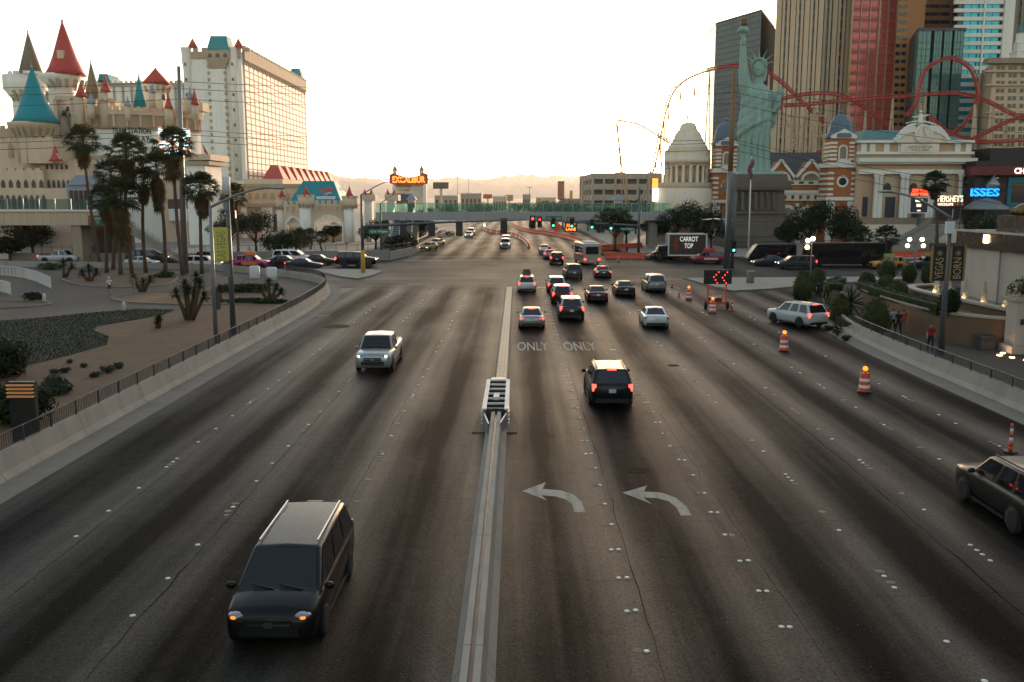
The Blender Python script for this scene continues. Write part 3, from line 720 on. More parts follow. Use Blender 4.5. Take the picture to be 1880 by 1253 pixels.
part('panel', MB().box(X0,X1,b2.y-.35,b2.y-.3,Z0,Z1), M['sign_green'], sg); text_fit('lettering','Las Vegas', M['sign_white'], sg, 0,(X1-X0)*.8,0,(Z1-Z0)*.6, (((X0+X1)/2,b2.y-.36,(Z0+Z1)/2),(PI/2,0,0)), ext=.006, bold=.012)
cobra(p3, t2, -5.2, 2.0, (-1,0), head=False) if False else None
# tall galvanised lamp pole right of it
b3 = G(1187,452); p4 = thing('lamp_post','slim pale lamp post rising beside the signal pole and garage','lamp post',b3); t3 = A(1189,318,b3.y); part('shaft', pole(MB(), b3, t3, .18,.1), M['pole_light'], p4); cobra(p4, t3, -4.4, .9, (-1,0))
# right corner signal pole with its arm pointing up the cross street
b4 = G(1338,494); p5 = thing('signal_pole','grey signal pole behind the rusty utility pole with raking arm','signal pole',(b4.x+.9,b4.y+2,0)); bb = Vector((b4.x+.9,b4.y+2,0)); t4 = bb+Vector((0,0,12.5))
part('shaft', pole(MB(), bb, t4, .22,.13), M['pole'], p5); a0 = bb+Vector((0,0,6.3)); a1 = A(1286,404,150); m = MB(); m.smooth=True; m.tube([a0,a0.lerp(a1,.5)+Vector((0,0,.2)),a1],[.16,.12,.07],8); part('mast_arm', m, M['steel'], p5)
cobra(p5, t4, 5.2, 1.5, (-.95,.3))
for f, lb in ((.3,'dark signal near the root of the raking arm'),(.55,'dark signal midway along the raking arm'),(.95,'dark signal at the tip of the raking arm')):
    p = a0.lerp(a1,f)+Vector((0,0,.1)); signal(lb, p, lit=-1, s=1.2, rz=rad(70))
signal('green signal low on the pole behind the rusty utility pole', bb+Vector((.05,-.35,3.4)), lit=2, s=1.1)
# utility poles and wires
ub = G(340,505); ut = A(328,122,ub.y); u1 = thing('utility_pole','tall grey steel utility pole rising among the palms','utility pole',ub)
part('shaft', pole(MB(), ub, ut, .42,.2,12), M['pole_light'], u1)
vb = G(1334,492); vt = A(1348,128,vb.y); u2 = thing('utility_pole','tall rusty utility pole standing before the green statue','utility pole',vb)
m = MB(); m.smooth=True; m.tube([vb, vb.lerp(vt,.5), vb.lerp(vt,.5)],[.44,.34,.34],12); part('lower_shaft', m, M['pole_light'], u2)
m = MB(); m.smooth=True; m.tube([vb.lerp(vt,.495), vt],[.345,.22],12); part('upper_shaft', m, M['rust'], u2)
M['wire'] = pm('cable', (.02,.018,.016), .6)
wl = [(150,(155,158)),(163,(170,162)),(182,(190,190)),(238,(256,245)),(247,(262,252)),(259,(275,262))]
for i, (py, (yr, ye)) in enumerate(wl):
    a = A(329,py,ub.y); b = A(1347,yr,vb.y); wn = 'top|second|third|fourth|fifth|lowest'.split('|')[i]
    side = (-.5 if i % 2 else .5)
    def span(p, q, sag): return [p.lerp(q,k/14)-Vector((0,0,sag*4*(k/14)*(1-k/14))) for k in range(15)]
    dl = (a-b); le = a + Vector((-46,-8+i*.5,-1.5)); re = A(1960,yr+70+i*9,95)
    m = MB(); m.tube(span(le,a,.5)[:-1]+span(a,b,.9)[:-1]+span(b,re,.8), .04, 4); solo('power_cable', m, M['wire'], f'{wn} thin cable strung between the two utility poles', 'cable')
    for (p, t) in ((a,u1),(b,u2)):
        k = MB(); k.smooth=True; k.lathe([(.0,-.18),(.07,-.15),(.05,-.05),(.08,0),(.05,.06),(.0,.12)], n=8, c=(p.x,p.y-.0,p.z)); k.bar(p, (p.x,p.y+.0,p.z-.0) + Vector((0,.001,.25)) if False else (p.x,p.y+.05,p.z+.22), .06); part('insulator', k, M['dark_steel'], t)
# left lamp poles with the yellow banner
q1 = G(397,635); p6 = thing('lamp_post','grey lamp post with long curved arm on the plaza wall','lamp post',q1); qt = A(386,381,q1.y)
part('shaft', pole(MB(), q1, qt, .15,.1), M['pole_light'], p6); pa = cobra(p6, qt, A(500,345,q1.y).x-qt.x, A(500,345,q1.y).z-qt.z, (1,0), r=.09)
m = MB(); dp = pa[3]; m.tube([dp,dp-Vector((0,0,.9))],.04,6); m.box(dp.x-.1,dp.x+.1,dp.y-.1,dp.y+.1,dp.z-1.35,dp.z-.9); part('hanging_signal', m, M['black'], p6)
q2 = G(429,622); p7 = thing('banner_post','dark post carrying an antenna drum and the yellow banner','banner post',q2); qt2 = A(417,358,q2.y)
part('shaft', pole(MB(), q2, qt2, .2,.13), M['pole'], p7)
m = MB(); m.smooth=True; c = A(416,358,q2.y); m.lathe([(.0,.0),(.26,.0),(.26,1.15),(.2,1.2),(.0,1.2)], n=14, c=c); part('antenna_drum', m, M['white_paint'], p7)
m = MB(); c = A(420,475,q2.y); m.box(c.x-.35,c.x+.1,c.y-.25,c.y-.1,c.z-1.2,c.z-.4); m.box(c.x-.1,c.x+.15,c.y-.22,c.y-.1,c.z+3.2,c.z+3.7); part('equipment_box', m, M['pole_light'], p7)
M['banner_yellow'] = pm('banner_yellow', (.68,.56,.1), .7, var=.1, scale=2); M['banner_ink'] = pm('banner_teal', (.06,.22,.2), .7)
bn = thing('banner','yellow vertical banner lettered LAS VEGAS between the two posts','banner',A(407,450,q2.y-.4))
X0,X1,Z0,Z1 = R(393,417,419,480,q2.y-.4); part('cloth', MB().box(X0,X1,q2.y-.4,q2.y-.37,Z0,Z1), M['banner_yellow'], bn)
text_fit('lettering','LAS VEGAS', M['banner_ink'], bn, 0,(Z1-Z0)*.82,0,(X1-X0)*.62, (((X0+X1)/2,q2.y-.405,(Z0+Z1)/2-.1),(PI/2,-PI/2,0)), ext=.004, bold=-.01)
m = MB(); m.tube([(X0-.1,q2.y-.38,Z1),(X1+.25,q2.y-.38,Z1)],.03,6); m.tube([(X0-.1,q2.y-.38,Z0),(X1+.25,q2.y-.38,Z0)],.03,6); part('banner_arm', m, M['dark_steel'], bn)
ps = thing('lamp_sign','narrow dark notice panel fixed to the lamp post','notice',A(398,552,q1.y-.3)); X0,X1,Z0,Z1 = R(393,537,404,569,q1.y-.25); part('panel', MB().box(X0+.12,X1,q1.y-.25,q1.y-.2,Z0,Z1), M['dark_steel'], ps)
# right lamp pole with BORN / VEGAS banners
r0 = G(1727,655); p8 = thing('banner_post','dark lamp post carrying the two black banners on the fountain walk','banner post',r0); rt = A(1745,400,r0.y); part('shaft', pole(MB(), r0, rt, .19,.12), M['pole'], p8)
cobra(p8, rt, A(1626,353,r0.y).x-rt.x, A(1626,353,r0.y).z-rt.z, (-1,0) if False else (1,0), r=.08, head=False)
e = A(1626,352,r0.y); m = MB(); m.smooth=True; m.ell(e,(.5,.17,.09),12,6); part('lamp_head', m, M['steel'], p8)
c = A(1744,418,r0.y-.25); m = MB(); m.box(c.x-.25,c.x+.22,r0.y-.4,r0.y-.15,c.z-.35,c.z+.35); part('cabinet', m, M['white_paint'], p8); m = MB(); m.tube([A(1747,410,r0.y),A(1750,384,r0.y)],.02,5); part('antenna', m, M['white_paint'], p8)
M['banner_black'] = pm('banner_black', (.012,.013,.016), .6, var=.2); M['gold'] = pm('banner_gold', (.35,.2,.06), .5, .2, var=.2, scale=2); M['gold_ink'] = pm('gold_print', (.5,.34,.14), .5, var=.1)
for (x0,x1,w,lb) in ((1712,1737,'VEGAS','black and gold banner lettered VEGAS'),(1746,1770,'BORN','black and gold banner lettered BORN')):
    Y = r0.y-.1; X0,X1,Z0,Z1 = R(x0-1,452,x1+1,516,Y); bn = thing('banner', lb, 'banner', ((X0+X1)/2,Y,Z0))
    part('cloth', MB().box(X0,X1,Y,Y+.03,Z0,Z1), M['banner_black'], bn)
    for xx in (X0,X1): part('gold_edge', MB().box(xx-.06,xx+.06,Y-.012,Y+.042,Z0-.02,Z1+.02), M['gold'], bn)
    text_fit('lettering', w, M['gold_ink'], bn, 0,(Z1-Z0)*.6,0,(X1-X0)*.55, (((X0+X1)/2,Y-.006,(Z0+Z1)/2-.28),(PI/2,-PI/2,0)), ext=.004)
    m = MB(); cx, cz = (X0+X1)/2, Z1-.42
    for k in range(8): a = k*PI/4; m.poly([(cx+.05*math.cos(a-.5),Y-.006,cz+.05*math.sin(a-.5)),(cx+.05*math.cos(a+.5),Y-.006,cz+.05*math.sin(a+.5)),(cx+.22*math.cos(a),Y-.006,cz+.22*math.sin(a))])
    part('star_emblem', m, M['gold_ink'], bn)
    m = MB(); m.tube([(X0,Y+.02,Z1+.05),(X1+.3,Y+.02,Z1+.05)] if w=='VEGAS' else [(X0-.3,Y+.02,Z1+.05),(X1,Y+.02,Z1+.05)],.025,6); part('banner_arm', m, M['dark_steel'], bn)
# globe lamp clusters, lit
M['globe'] = emit('globe_lit', (1,.62,.26), 3.5, (.9,.8,.6))
def globe_lamp(label, base, H_, cluster):
    t = thing('globe_lamp', label, 'street lamp', base, 0, None, local=True); m = MB(); m.smooth=True; m.lathe([(.22,0),(.2,.4),(.09,.6),(.07,H_)], n=10); part('post', m, M['dark_steel'], t)
    for (x,z) in cluster:
        m = MB(); m.tube([(0,0,H_-.5),(x*.6,0,z-.35),(x,0,z-.2)],.03,6); part('arm', m, M['dark_steel'], t)
        m = MB(); m.smooth=True; m.ell((x,0,z),(.24,.24,.24),12,8); part('globe', m, M['globe'], t)
g1 = G(1677,508); hh = A(1677,440,g1.y).z; globe_lamp('ornate lamp with four lit globes before the stairs', g1, hh, [(-.75,hh),(.75,hh),(-.95,hh-.75),(.95,hh-.75)])
g2 = G(1487,520); hh = A(1487,442,g2.y).z; globe_lamp('ornate lamp with three lit globes near the topiary', g2, hh, [(-.45,hh),(.1,hh+.2),(-.5,hh-.75)])
# small mast near the far crosswalk
# white bollards on the plaza and pale drum bins
M['bollard'] = pm('bollard_white', (.6,.59,.56), .6, var=.12, scale=3)
for (px,py,lb) in ((82,558,'white bollard on the plaza nearer the white railing'),(228,575,'white bollard beside the dark lawn edge')):
    g0 = G(px,py); m = MB(); m.smooth=True; m.lathe([(.14,0),(.14,.82),(.11,.92),(.0,.95)], n=12, c=g0); solo('bollard', m, M['bollard'], lb, 'bollard')
for (px,py,lb) in ((468,513,'round white bin, the one nearer the banner post'),(499,516,'round white bin, the one nearer the road corner')):
    g0 = G(px,py); m = MB(); m.smooth=True; m.lathe([(.0,.0),(.55,0),(.6,.1),(.6,1.45),(.5,1.55),(.3,1.5),(.0,1.5)], n=16, c=g0); solo('bin', m, M['bollard'], lb, 'bin')
g0 = G(1377,522); m = MB(); m.smooth=True; m.lathe([(.0,.0),(.42,0),(.42,1.15),(.46,1.2),(.46,1.3),(.0,1.3)], n=12, c=g0+Vector((0,0,.15))); solo('bin', m, M['concrete'], 'round concrete bin on the right traffic island', 'bin')
# white ramp railing at the left edge
M['rail_white'] = pm('railing_white', (.62,.62,.6), .5, var=.1)
rl = thing('ramp_railing','white metal railing along the curved ramp at the left edge','railing',(*G(60,535).xy,.14))
ra = [G(-30,507), G(20,510), G(60,517), G(94,533)]; rb = [G(-30,535), G(5,540), G(20,545)]
for path in (ra, rb):
    P = smooth_path([tuple(p.xy) for p in path], 1); P = along(P, 0, arclen(P)[-1], .9)
    m = MB(); [m.tube([(x,y,z) for x,y in P], .04, 6) for z in (1.35,.3)]; part('rail', m, M['rail_white'], rl)
    for x,y in P: m = MB(); m.box(x-.035,x+.035,y-.035,y+.035,.14,1.38); part('railing_post', m, M['rail_white'], rl)
    m = MB(); 
    for x,y in along(P,0,arclen(P)[-1],.18): m.box(x-.015,x+.015,y-.015,y+.015,.3,1.35)
    part('balusters', m, M['rail_white'], rl, kind='stuff')
# lit path light box at the left edge
M['louver_lit'] = emit('louver_light', (1,.42,.1), .045); lg = A(38,720,33); lb = thing('louvre_light','amber louvred path light by the dark shrubs at the left edge','path light',(lg.x,lg.y,.16))
for k in range(4): part('lit_slat', MB().box(lg.x-.5,lg.x+.45,lg.y-.08,lg.y+.08,lg.z+.22-k*.14,lg.z+.27-k*.14), M['louver_lit'], lb)
part('case', MB().box(lg.x-.5,lg.x+.45,lg.y+.08,lg.y+.3,.16,lg.z+.35), M['black'], lb)
# ================================================================== vehicles
M['tyre'] = pm('tyre_rubber', (.012,.012,.012), .8, var=.3, scale=6)
M['rim'] = pm('alloy_rim', (.4,.4,.41), .35, .9, var=.15, scale=9)
M['car_glass'] = glass('car_glass', (.008,.01,.011), .03, spec=.7, var=.3, scale=.8)
M['lamp_off'] = glass('lamp_lens', (.35,.35,.36), .1, metal=.5)
M['tail_off'] = glass('tail_lens', (.14,.006,.006), .12, spec=.6)
M['tail_on'] = emit('brake_light', (1,.03,.02), 2.4, (.3,.01,.01))
M['head_on'] = emit('headlight_lit', (1,.85,.6), 4.5, (.7,.7,.7))
M['drl_amber'] = emit('amber_light', (1,.2,.01), .42, (.5,.2,.03))
M['plate'] = pm('number_plate', (.55,.53,.5), .5, var=.3, scale=20)
M['trim'] = pm('black_trim', (.012,.012,.013), .4, var=.2, scale=5)
M['chrome'] = pm('chrome', (.5,.5,.5), .2, 1.0, var=.1, scale=6)
PAINTS = {}
def pcol(c, metal=.15):
    k = tuple(round(x,3) for x in c)
    if k not in PAINTS: PAINTS[k] = paint('car_paint', c, metal)
    return PAINTS[k]
SPEC = {
 'sedan': dict(W=1.86, st=[(2.42,.36,.58,.70),(2.36,.25,.68,.84),(2.2,.2,.745,.94),(1.75,.2,.82,.99),(1.2,.2,.9,1),(.6,.2,.945,1),(-.6,.2,.965,1),(-1.4,.2,.985,1),(-1.8,.2,1.0,.99),(-2.15,.24,1.0,.96),(-2.34,.32,.95,.9),(-2.42,.45,.8,.76)],
   gh=[(1.05,.91),(.28,1.40),(-.9,1.415),(-1.72,.99)], gw=(.88,.665), wb=(1.45,-1.38), r=.33, hl=(2.27,.63,.33,.10), tl=(-2.365,.83,.3,.12)),
 'suv': dict(W=1.96, st=[(2.40,.42,.78,.74),(2.34,.3,.95,.88),(2.15,.24,1.02,.96),(1.6,.24,1.09,1),(1.1,.24,1.12,1),(0,.24,1.13,1),(-1.4,.24,1.14,1),(-2.1,.26,1.14,.98),(-2.34,.32,1.12,.93),(-2.42,.42,1.0,.86)],
   gh=[(1.2,1.1),(.55,1.72),(-1.95,1.74),(-2.34,1.12)], gw=(.93,.74), wb=(1.5,-1.42), r=.38, hl=(2.3,.9,.36,.13), tl=(-2.40,.98,.17,.3)),
 'van': dict(W=1.98, st=[(2.52,.4,.72,.74),(2.45,.27,.86,.89),(2.25,.22,.95,.96),(1.8,.22,1.05,1),(1.3,.22,1.09,1),(0,.22,1.1,1),(-1.6,.22,1.1,1),(-2.3,.24,1.1,.98),(-2.5,.32,1.08,.94),(-2.56,.42,.96,.88)],
   gh=[(1.75,1.02),(.75,1.7),(-2.2,1.74),(-2.5,1.08)], gw=(.94,.76), wb=(1.55,-1.5), r=.34, hl=(2.4,.82,.4,.14), tl=(-2.54,1.0,.16,.34)),
 'pickup': dict(W=2.0, st=[(2.85,.46,.85,.78),(2.78,.34,1.02,.9),(2.6,.28,1.09,.97),(2.0,.28,1.15,1),(1.4,.28,1.17,1),(.2,.28,1.17,1),(-1.5,.28,1.17,1),(-2.6,.3,1.17,.99),(-2.82,.36,1.15,.96),(-2.88,.46,1.0,.9)],
   gh=[(1.55,1.15),(.95,1.84),(-.55,1.86),(-.85,1.17)], gw=(.93,.76), wb=(1.85,-1.75), r=.41, hl=(2.74,.98,.36,.16), tl=(-2.86,1.0,.13,.34)),
}
def _wheel_mesh(r):
    t = MB(); t.smooth = True
    t.lathe([(r*.62,-.11),(r*.93,-.11),(r,-.07),(r,.07),(r*.93,.11),(r*.62,.11)], n=18)
    t.xf(Matrix.Rotation(PI/2, 4, 'Y')); ti = t.mesh('tyre', [M['tyre']])
    w = MB(); w.lathe([(r*.64,-.1),(r*.64,.075),(r*.55,.08),(r*.5,.05),(.0,.06)], n=18)
    for k in range(5):
        a = 2*PI*k/5; w.bar((r*.1*math.cos(a), r*.1*math.sin(a), .085), (r*.58*math.cos(a), r*.58*math.sin(a), .085), r*.16, .02)
    w.xf(Matrix.Rotation(PI/2, 4, 'Y')); return ti, w.mesh('rim', [M['rim']])
_KIT = {}
def inset_poly(pts, s, off, ref):
    c = sum(pts, Vector()) / len(pts); n = (pts[1]-pts[0]).cross(pts[2]-pts[0]).normalized()
    if n.dot(c - Vector(ref)) < 0: n = -n
    out = [c + (p-c)*s + n*off for p in pts]
    nn = (out[1]-out[0]).cross(out[2]-out[0])
    return out if nn.dot(n) > 0 else out[::-1]
def kit(kind):
    if kind in _KIT: return _KIT[kind]
    S = SPEC[kind]; hw = S['W']/2; k = {}
    b = MB(); b.smooth = True; vs = []; prof = []
    for (y, zl, zt, w) in S['st']:
        w *= hw; h = zt - zl
        half = [(0,zl),(.82*w,zl),(.94*w,zl+.05*h),(.985*w,zl+.28*h),(1.0*w,zl+.55*h),(.985*w,zl+.78*h),(.95*w,zl+.93*h),(.86*w,zt-.004),(.45*w,zt+.025),(0,zt+.035)]
        prof.append([(x,y,z) for x,z in half] + [(-x,y,z) for x,z in half[-2:0:-1]])
    n = len(prof[0])
    for p in prof: vs += p
    fs = [(i*n+j, (i+1)*n+j, (i+1)*n+(j+1)%n, i*n+(j+1)%n) for i in range(len(prof)-1) for j in range(n)]
    fs += [tuple(range(n)), tuple((len(prof)-1)*n+j for j in range(n-1,-1,-1))]
    b._add(vs, [f[::-1] for f in fs])
    # dark wheel openings
    b.cur = 1; b.smooth = False
    r = S['r']
    for wy in S['wb']:
        for sx in (-1,1):
            x = sx*(hw+.003); ring = [(x, wy + r*1.2*math.cos(a), max(.19, r + r*1.2*math.sin(a))) for a in np.linspace(-.45, PI+.45, 14)]
            b.poly(ring if sx > 0 else ring[::-1])
    y0, y1 = S['st'][1][0], S['st'][-2][0]
    for sx in (-1,1): b.box(sx*hw-.012, sx*hw+.012, S['wb'][1]+r*1.3, S['wb'][0]-r*1.3, S['st'][3][1]+.0, S['st'][3][1]+.1)      # sill
    zf = S['st'][1][1]; b.box(-hw*.62, hw*.62, S['st'][0][0]-.04, S['st'][0][0]+.012, zf+.12, zf+.34)       # lower grille mouth
    zr = S['st'][-1][1]; b.box(-hw*.78, hw*.78, S['st'][-1][0]-.015, S['st'][-1][0]+.12, zr-.12, zr+.06)    # rear bumper insert
    if kind == 'pickup':
        b.box(-hw*.8, hw*.8, -2.7, -1.0, 1.195, 1.21)
    k['body'] = (b.mesh('body', [None, M['trim']]))
    # cabin shell
    (yb0,zb0),(yt0,zt0),(yt1,zt1),(yb1,zb1) = S['gh']; wb, wt = hw*S['gw'][0], hw*S['gw'][1]
    c = MB(); ym = (yt0+yt1)/2; rows = []
    c.smooth = False
    L = [Vector((sx*wb,yb0,zb0-.02)) for sx in (-1,1)], [Vector((sx*wt,yt0,zt0)) for sx in (-1,1)], [Vector((sx*wt,yt1,zt1)) for sx in (-1,1)], [Vector((sx*wb,yb1,zb1-.02)) for sx in (-1,1)]
    u0 = Vector((0,yt0-yb0,zt0-zb0+.02)).normalized()*.035; u1 = Vector((0,yt1-yb1,zt1-zb1+.02)).normalized()*.035
    roof_c = [Vector((0,yt0,zt0))+u0, Vector((0,ym,max(zt0,zt1)+.05)), Vector((0,yt1,zt1))+u1]
    midL, midR = Vector((-wt*1.01,ym,max(zt0,zt1)+.012)), Vector((wt*1.01,ym,max(zt0,zt1)+.012))
    V = [L[0][0],L[0][1],L[1][0],L[1][1],L[2][0],L[2][1],L[3][0],L[3][1],*roof_c,midL,midR]
    c._add(V, [(0,1,3,8,2),(6,4,10,5,7),(0,2,11,4,6),(1,7,5,12,3),(2,8,9,11),(8,3,12,9),(11,9,10,4),(9,12,5,10)])
    c.sm = [True]*len(c.f); k['cabin'] = c.mesh('cabin', [None]); k['cabin'].set_sharp_from_angle(angle=rad(28))
    ref = (0,ym,(zb0+zt0)/2)
    def win(pts, s, nm):
        q = inset_poly(pts, s, .014, ref); w = MB(); w.poly(q); return w.mesh(nm, [M['car_glass']])
    k['windshield'] = win([L[0][0],L[0][1],L[1][1],L[1][0]], .9, 'windshield')
    k['rear_window'] = win([L[3][1],L[3][0],L[2][0],L[2][1]], .82, 'rear_window')
    k['side'] = []
    for sx in (0,1):
        B0,T0,T1,B1 = L[0][sx],L[1][sx],L[2][sx],L[3][sx]
        segs = (.02,.5,.98) if kind in ('sedan','pickup') else (.02,.37,.67,.98)
        for a0, a1 in zip(segs[:-1], segs[1:]):
            a0 += .012; a1 -= .012
            pts = [B0.lerp(B1,a0), B0.lerp(B1,a1), T0.lerp(T1,a1), T0.lerp(T1,a0)]
            k['side'].append(win(pts, .87, 'side_window'))
    k['tyre'], k['rim'] = _wheel_mesh(r)
    y, z, w, h = S['hl']; k['hl'] = []
    for sx in (-1,1):
        m = MB(); m.smooth = True; m.ell((sx*hw*.69,y-.05,z),(w*.5,.2,h*.55),12,8,Matrix.Rotation(rad(-22*sx),3,'Z')); k['hl'].append(m.mesh('headlight', [None])); m = MB(); m.smooth = True; m.ell((sx*hw*.69,y-.0,z-.005),(w*.26,.19,h*.36),10,6,Matrix.Rotation(rad(-22*sx),3,'Z')); k.setdefault('bulb',[]).append(m.mesh('bulb', [None]))
    y, z, w, h = S['tl']; k['tl'] = []
    for sx in (-1,1):
        m = MB(); m.obox((sx*hw*.76 if kind=='sedan' else sx*hw*.84, y+.06, z),(w/2,.075,h/2)); k['tl'].append(m.mesh('taillight', [None]))
    m = MB(); m.obox((0,S['st'][-1][0]-.012,.78 if kind=='sedan' else .84),(.16,.015,.085)); k['plate'] = m.mesh('license_plate', [M['plate']])
    m = MB(); m.obox((0,S['st'][0][0]-.01,S['st'][0][2]-.06),(hw*.48,.04,.09)); m.cur = 1; m.obox((0,S['st'][0][0]+.03,S['st'][0][2]-.06),(hw*.46,.012,.018)); m.obox((0,S['st'][0][0]+.035,S['st'][0][2]-.06),(.09,.012,.06)); k['grille'] = m.mesh('grille', [M['trim'], M['chrome']]); m = MB(); m._add([(-wb*.93,yb0+.05,zb0+.03),(wb*.93,yb0+.05,zb0+.03),(wb*.9,yb0-.1,zb0+.1),(-wb*.9,yb0-.1,zb0+.1)],[(0,1,2,3)]); m.bar((-wb*.6,yb0-.02,zb0+.075),(-.02,yb0-.12,zb0+.16),.025); m.bar((.06,yb0-.02,zb0+.075),(wb*.62,yb0-.12,zb0+.16),.025); k['wiper'] = m.mesh('wiper_cowl', [M['trim']])
    k['mirror'] = []
    for sx in (-1,1):
        m = MB(); m.smooth = True; m.ell((sx*(hw+.09),yb0-.28,zb0+.06),(.12,.07,.085),8,6); k['mirror'].append(m.mesh('side_mirror', [None]))
    m = MB()
    for sx in (-1,1): m.bar((sx*wt*.88,yt0-.15,zt0+.075),(sx*wt*.88,yt1+.15,zt1+.075),.035,.04)
    k['rails'] = m.mesh('roof_rails', [M['chrome'] if kind=='van' else M['trim']])
    m = MB(); m.obox((0,yt1-.03,zt1-.005),(.2,.03,.022)); k['third'] = m.mesh('brake_lamp', [None])
    _KIT[kind] = k; return k
def setm(o, mat, i=0):
    o.material_slots[i].link = 'OBJECT'; o.material_slots[i].material = mat; return o
def car(kind, name, label, col, loc, rz=0.0, tail='off', head='off', group='traffic on the wide road', s=1.0, rails=False, cat='car', metal=.15, roof=None):
    """forward is +y; rz turns it; origin on the ground under the middle"""
    k = kit(kind); t = thing(name, label, cat, (loc[0],loc[1],.004), rz, group, local=True); t.scale = (s,s,s)
    pc = pcol(col, metal)
    def add(nm, me, mat=None):
        o = link(nm, me, t); OFF[o.name] = (0,0,0)
        if mat: setm(o, mat)
        return o
    add('body', k['body'], pc); cb = add('cabin', k['cabin'], pcol(roof) if roof else pc)  # a pale roof colour has the sky's sheen painted into it
    bv = cb.modifiers.new('bevel','BEVEL'); bv.width = .07; bv.segments = 2; bv.limit_method = 'ANGLE'; bv.angle_limit = rad(28)
    add('windshield', k['windshield']); add('rear_window', k['rear_window'])
    for m in k['side']: add('side_window', m)
    S = SPEC[kind]
    for wy in S['wb']:
        for sx in (-1,1):
            w = link('wheel', k['tyre'], t); w.location = (sx*(S['W']/2-.085), wy, S['r']); w.rotation_euler = (0,0,0 if sx > 0 else PI)
            OFF[w.name] = (0,0,0); link('rim', k['rim'], w)
    for m, bm_ in zip(k['hl'], k['bulb']):
        o = add('headlight', m, M['lamp_off']); q = link('bulb', bm_, o); setm(q, {'off':M['chrome'],'on':M['head_on'],'amber':M['drl_amber']}[head]); OFF[q.name] = (0,0,0)
    for m in k['tl']: add('taillight', m, M['tail_on'] if tail == 'on' else M['tail_off'])
    add('brake_lamp', k['third'], M['tail_on'] if tail == 'on' else M['tail_off'])
    add('license_plate', k['plate']); add('grille', k['grille']); add('wiper_cowl', k['wiper'])
    for m in k['mirror']: add('side_mirror', m, pc)
    if rails: add('roof_rails', k['rails'])
    return t
def roof_sign(t, z, mat, y=-.3, w=.5, L=1.1, h=.34, two=None):
    m = MB(); m.vprism([(-w/2,z),(w/2,z),(w*.36,z+h),(-w*.36,z+h)], y-L/2, y+L/2); part('roof_sign', m, mat, t)
    f = MB(); f.box(-w*.4,w*.4,y-L*.4,y+L*.4,z-.1,z+.005); part('sign_mount', f, M['trim'], t)
BLK, WHT, SIL, GRY, NAVY, DRED = (.008,.008,.009), (.62,.62,.61), (.33,.34,.35), (.12,.125,.13), (.012,.016,.035), (.055,.008,.01)
# --- moving away, right-hand lanes
car('suv','suv','glossy black suv with roof rails driving alone ahead of the painted turn arrows', BLK, (4.3,43.4), tail='on', rails=True, cat='suv')
car('sedan','silver_sedan','silver grey sedan with lit brake lights in the lane beside the brick median', (.3,.31,.32), (1.05,68.4), tail='on', metal=.5)
tx = car('suv','taxi','white taxi with a roof advert waiting first at the stop line', WHT, (.95,94.5), tail='on', s=.93, cat='taxi')
roof_sign(tx, 1.78, M['dark_steel'], -.4, 1.0, .25, .65)
car('suv','suv','dark suv with sky sheen painted on its roof, rear one of the three braking in file', (.03,.025,.025), (4.2,73.2), tail='on', roof=(.5,.48,.45), cat='suv')
car('suv','suv','maroon suv in the middle of the three braking in file', (.05,.008,.008), (4.0,84.2), tail='on', s=.95, roof=(.5,.45,.42), cat='suv')
car('suv','suv','red brown suv at the head of the three braking in file', (.06,.012,.01), (3.9,93.6), tail='on', s=.93, roof=(.5,.46,.43), cat='suv')
car('sedan','sedan','dark red sedan moving off in the lane next to the braking file', DRED, (7.3,85.4), tail='off')
car('sedan','sedan','black sedan with deep red tail following the far traffic, two lanes from the file', (.02,.008,.008), (10.4,90.4), tail='off')
car('van','minivan','silver grey minivan beside the orange posts near the kerb island', (.24,.24,.235), (14.0,95), roof=(.5,.47,.43), cat='van')
car('sedan','white_sedan','white sedan heading toward the junction in the open right lanes', WHT, (10.2,68.8), rz=rad(-3))
car('sedan','sedan','dark sedan with lit tail lights entering the junction', (.03,.032,.035), (10.1,110.5), tail='on')
car('suv','suv','dark grey suv crossing the junction behind the shuttle bus', (.05,.05,.052), (6.5,109.6), rz=rad(3), cat='suv')
car('suv','suv','black suv with red lights just before the far crosswalk', BLK, (5.6,133.5), tail='on', s=.98, cat='suv')
car('sedan','sedan','white sedan leaving the junction beyond the far crosswalk', WHT, (4.6,160), tail='on')
tx = car('sedan','taxi','grey taxi with small roof sign between white sedan and black suv', (.2,.2,.2), (5.0,145), tail='on', cat='taxi'); roof_sign(tx, 1.47, M['dark_steel'], 0, .5, .3, .35)
car('suv','suv','white suv with red lights turning into the slip lane by the hedge', (.5,.51,.52), (21.0,69.2), rz=rad(24), tail='on', cat='suv')
car('suv','suv','black suv cut by the picture edge in the lower corner', BLK, (15.1,26.8), rz=rad(0), rails=True, cat='suv', s=1.0)
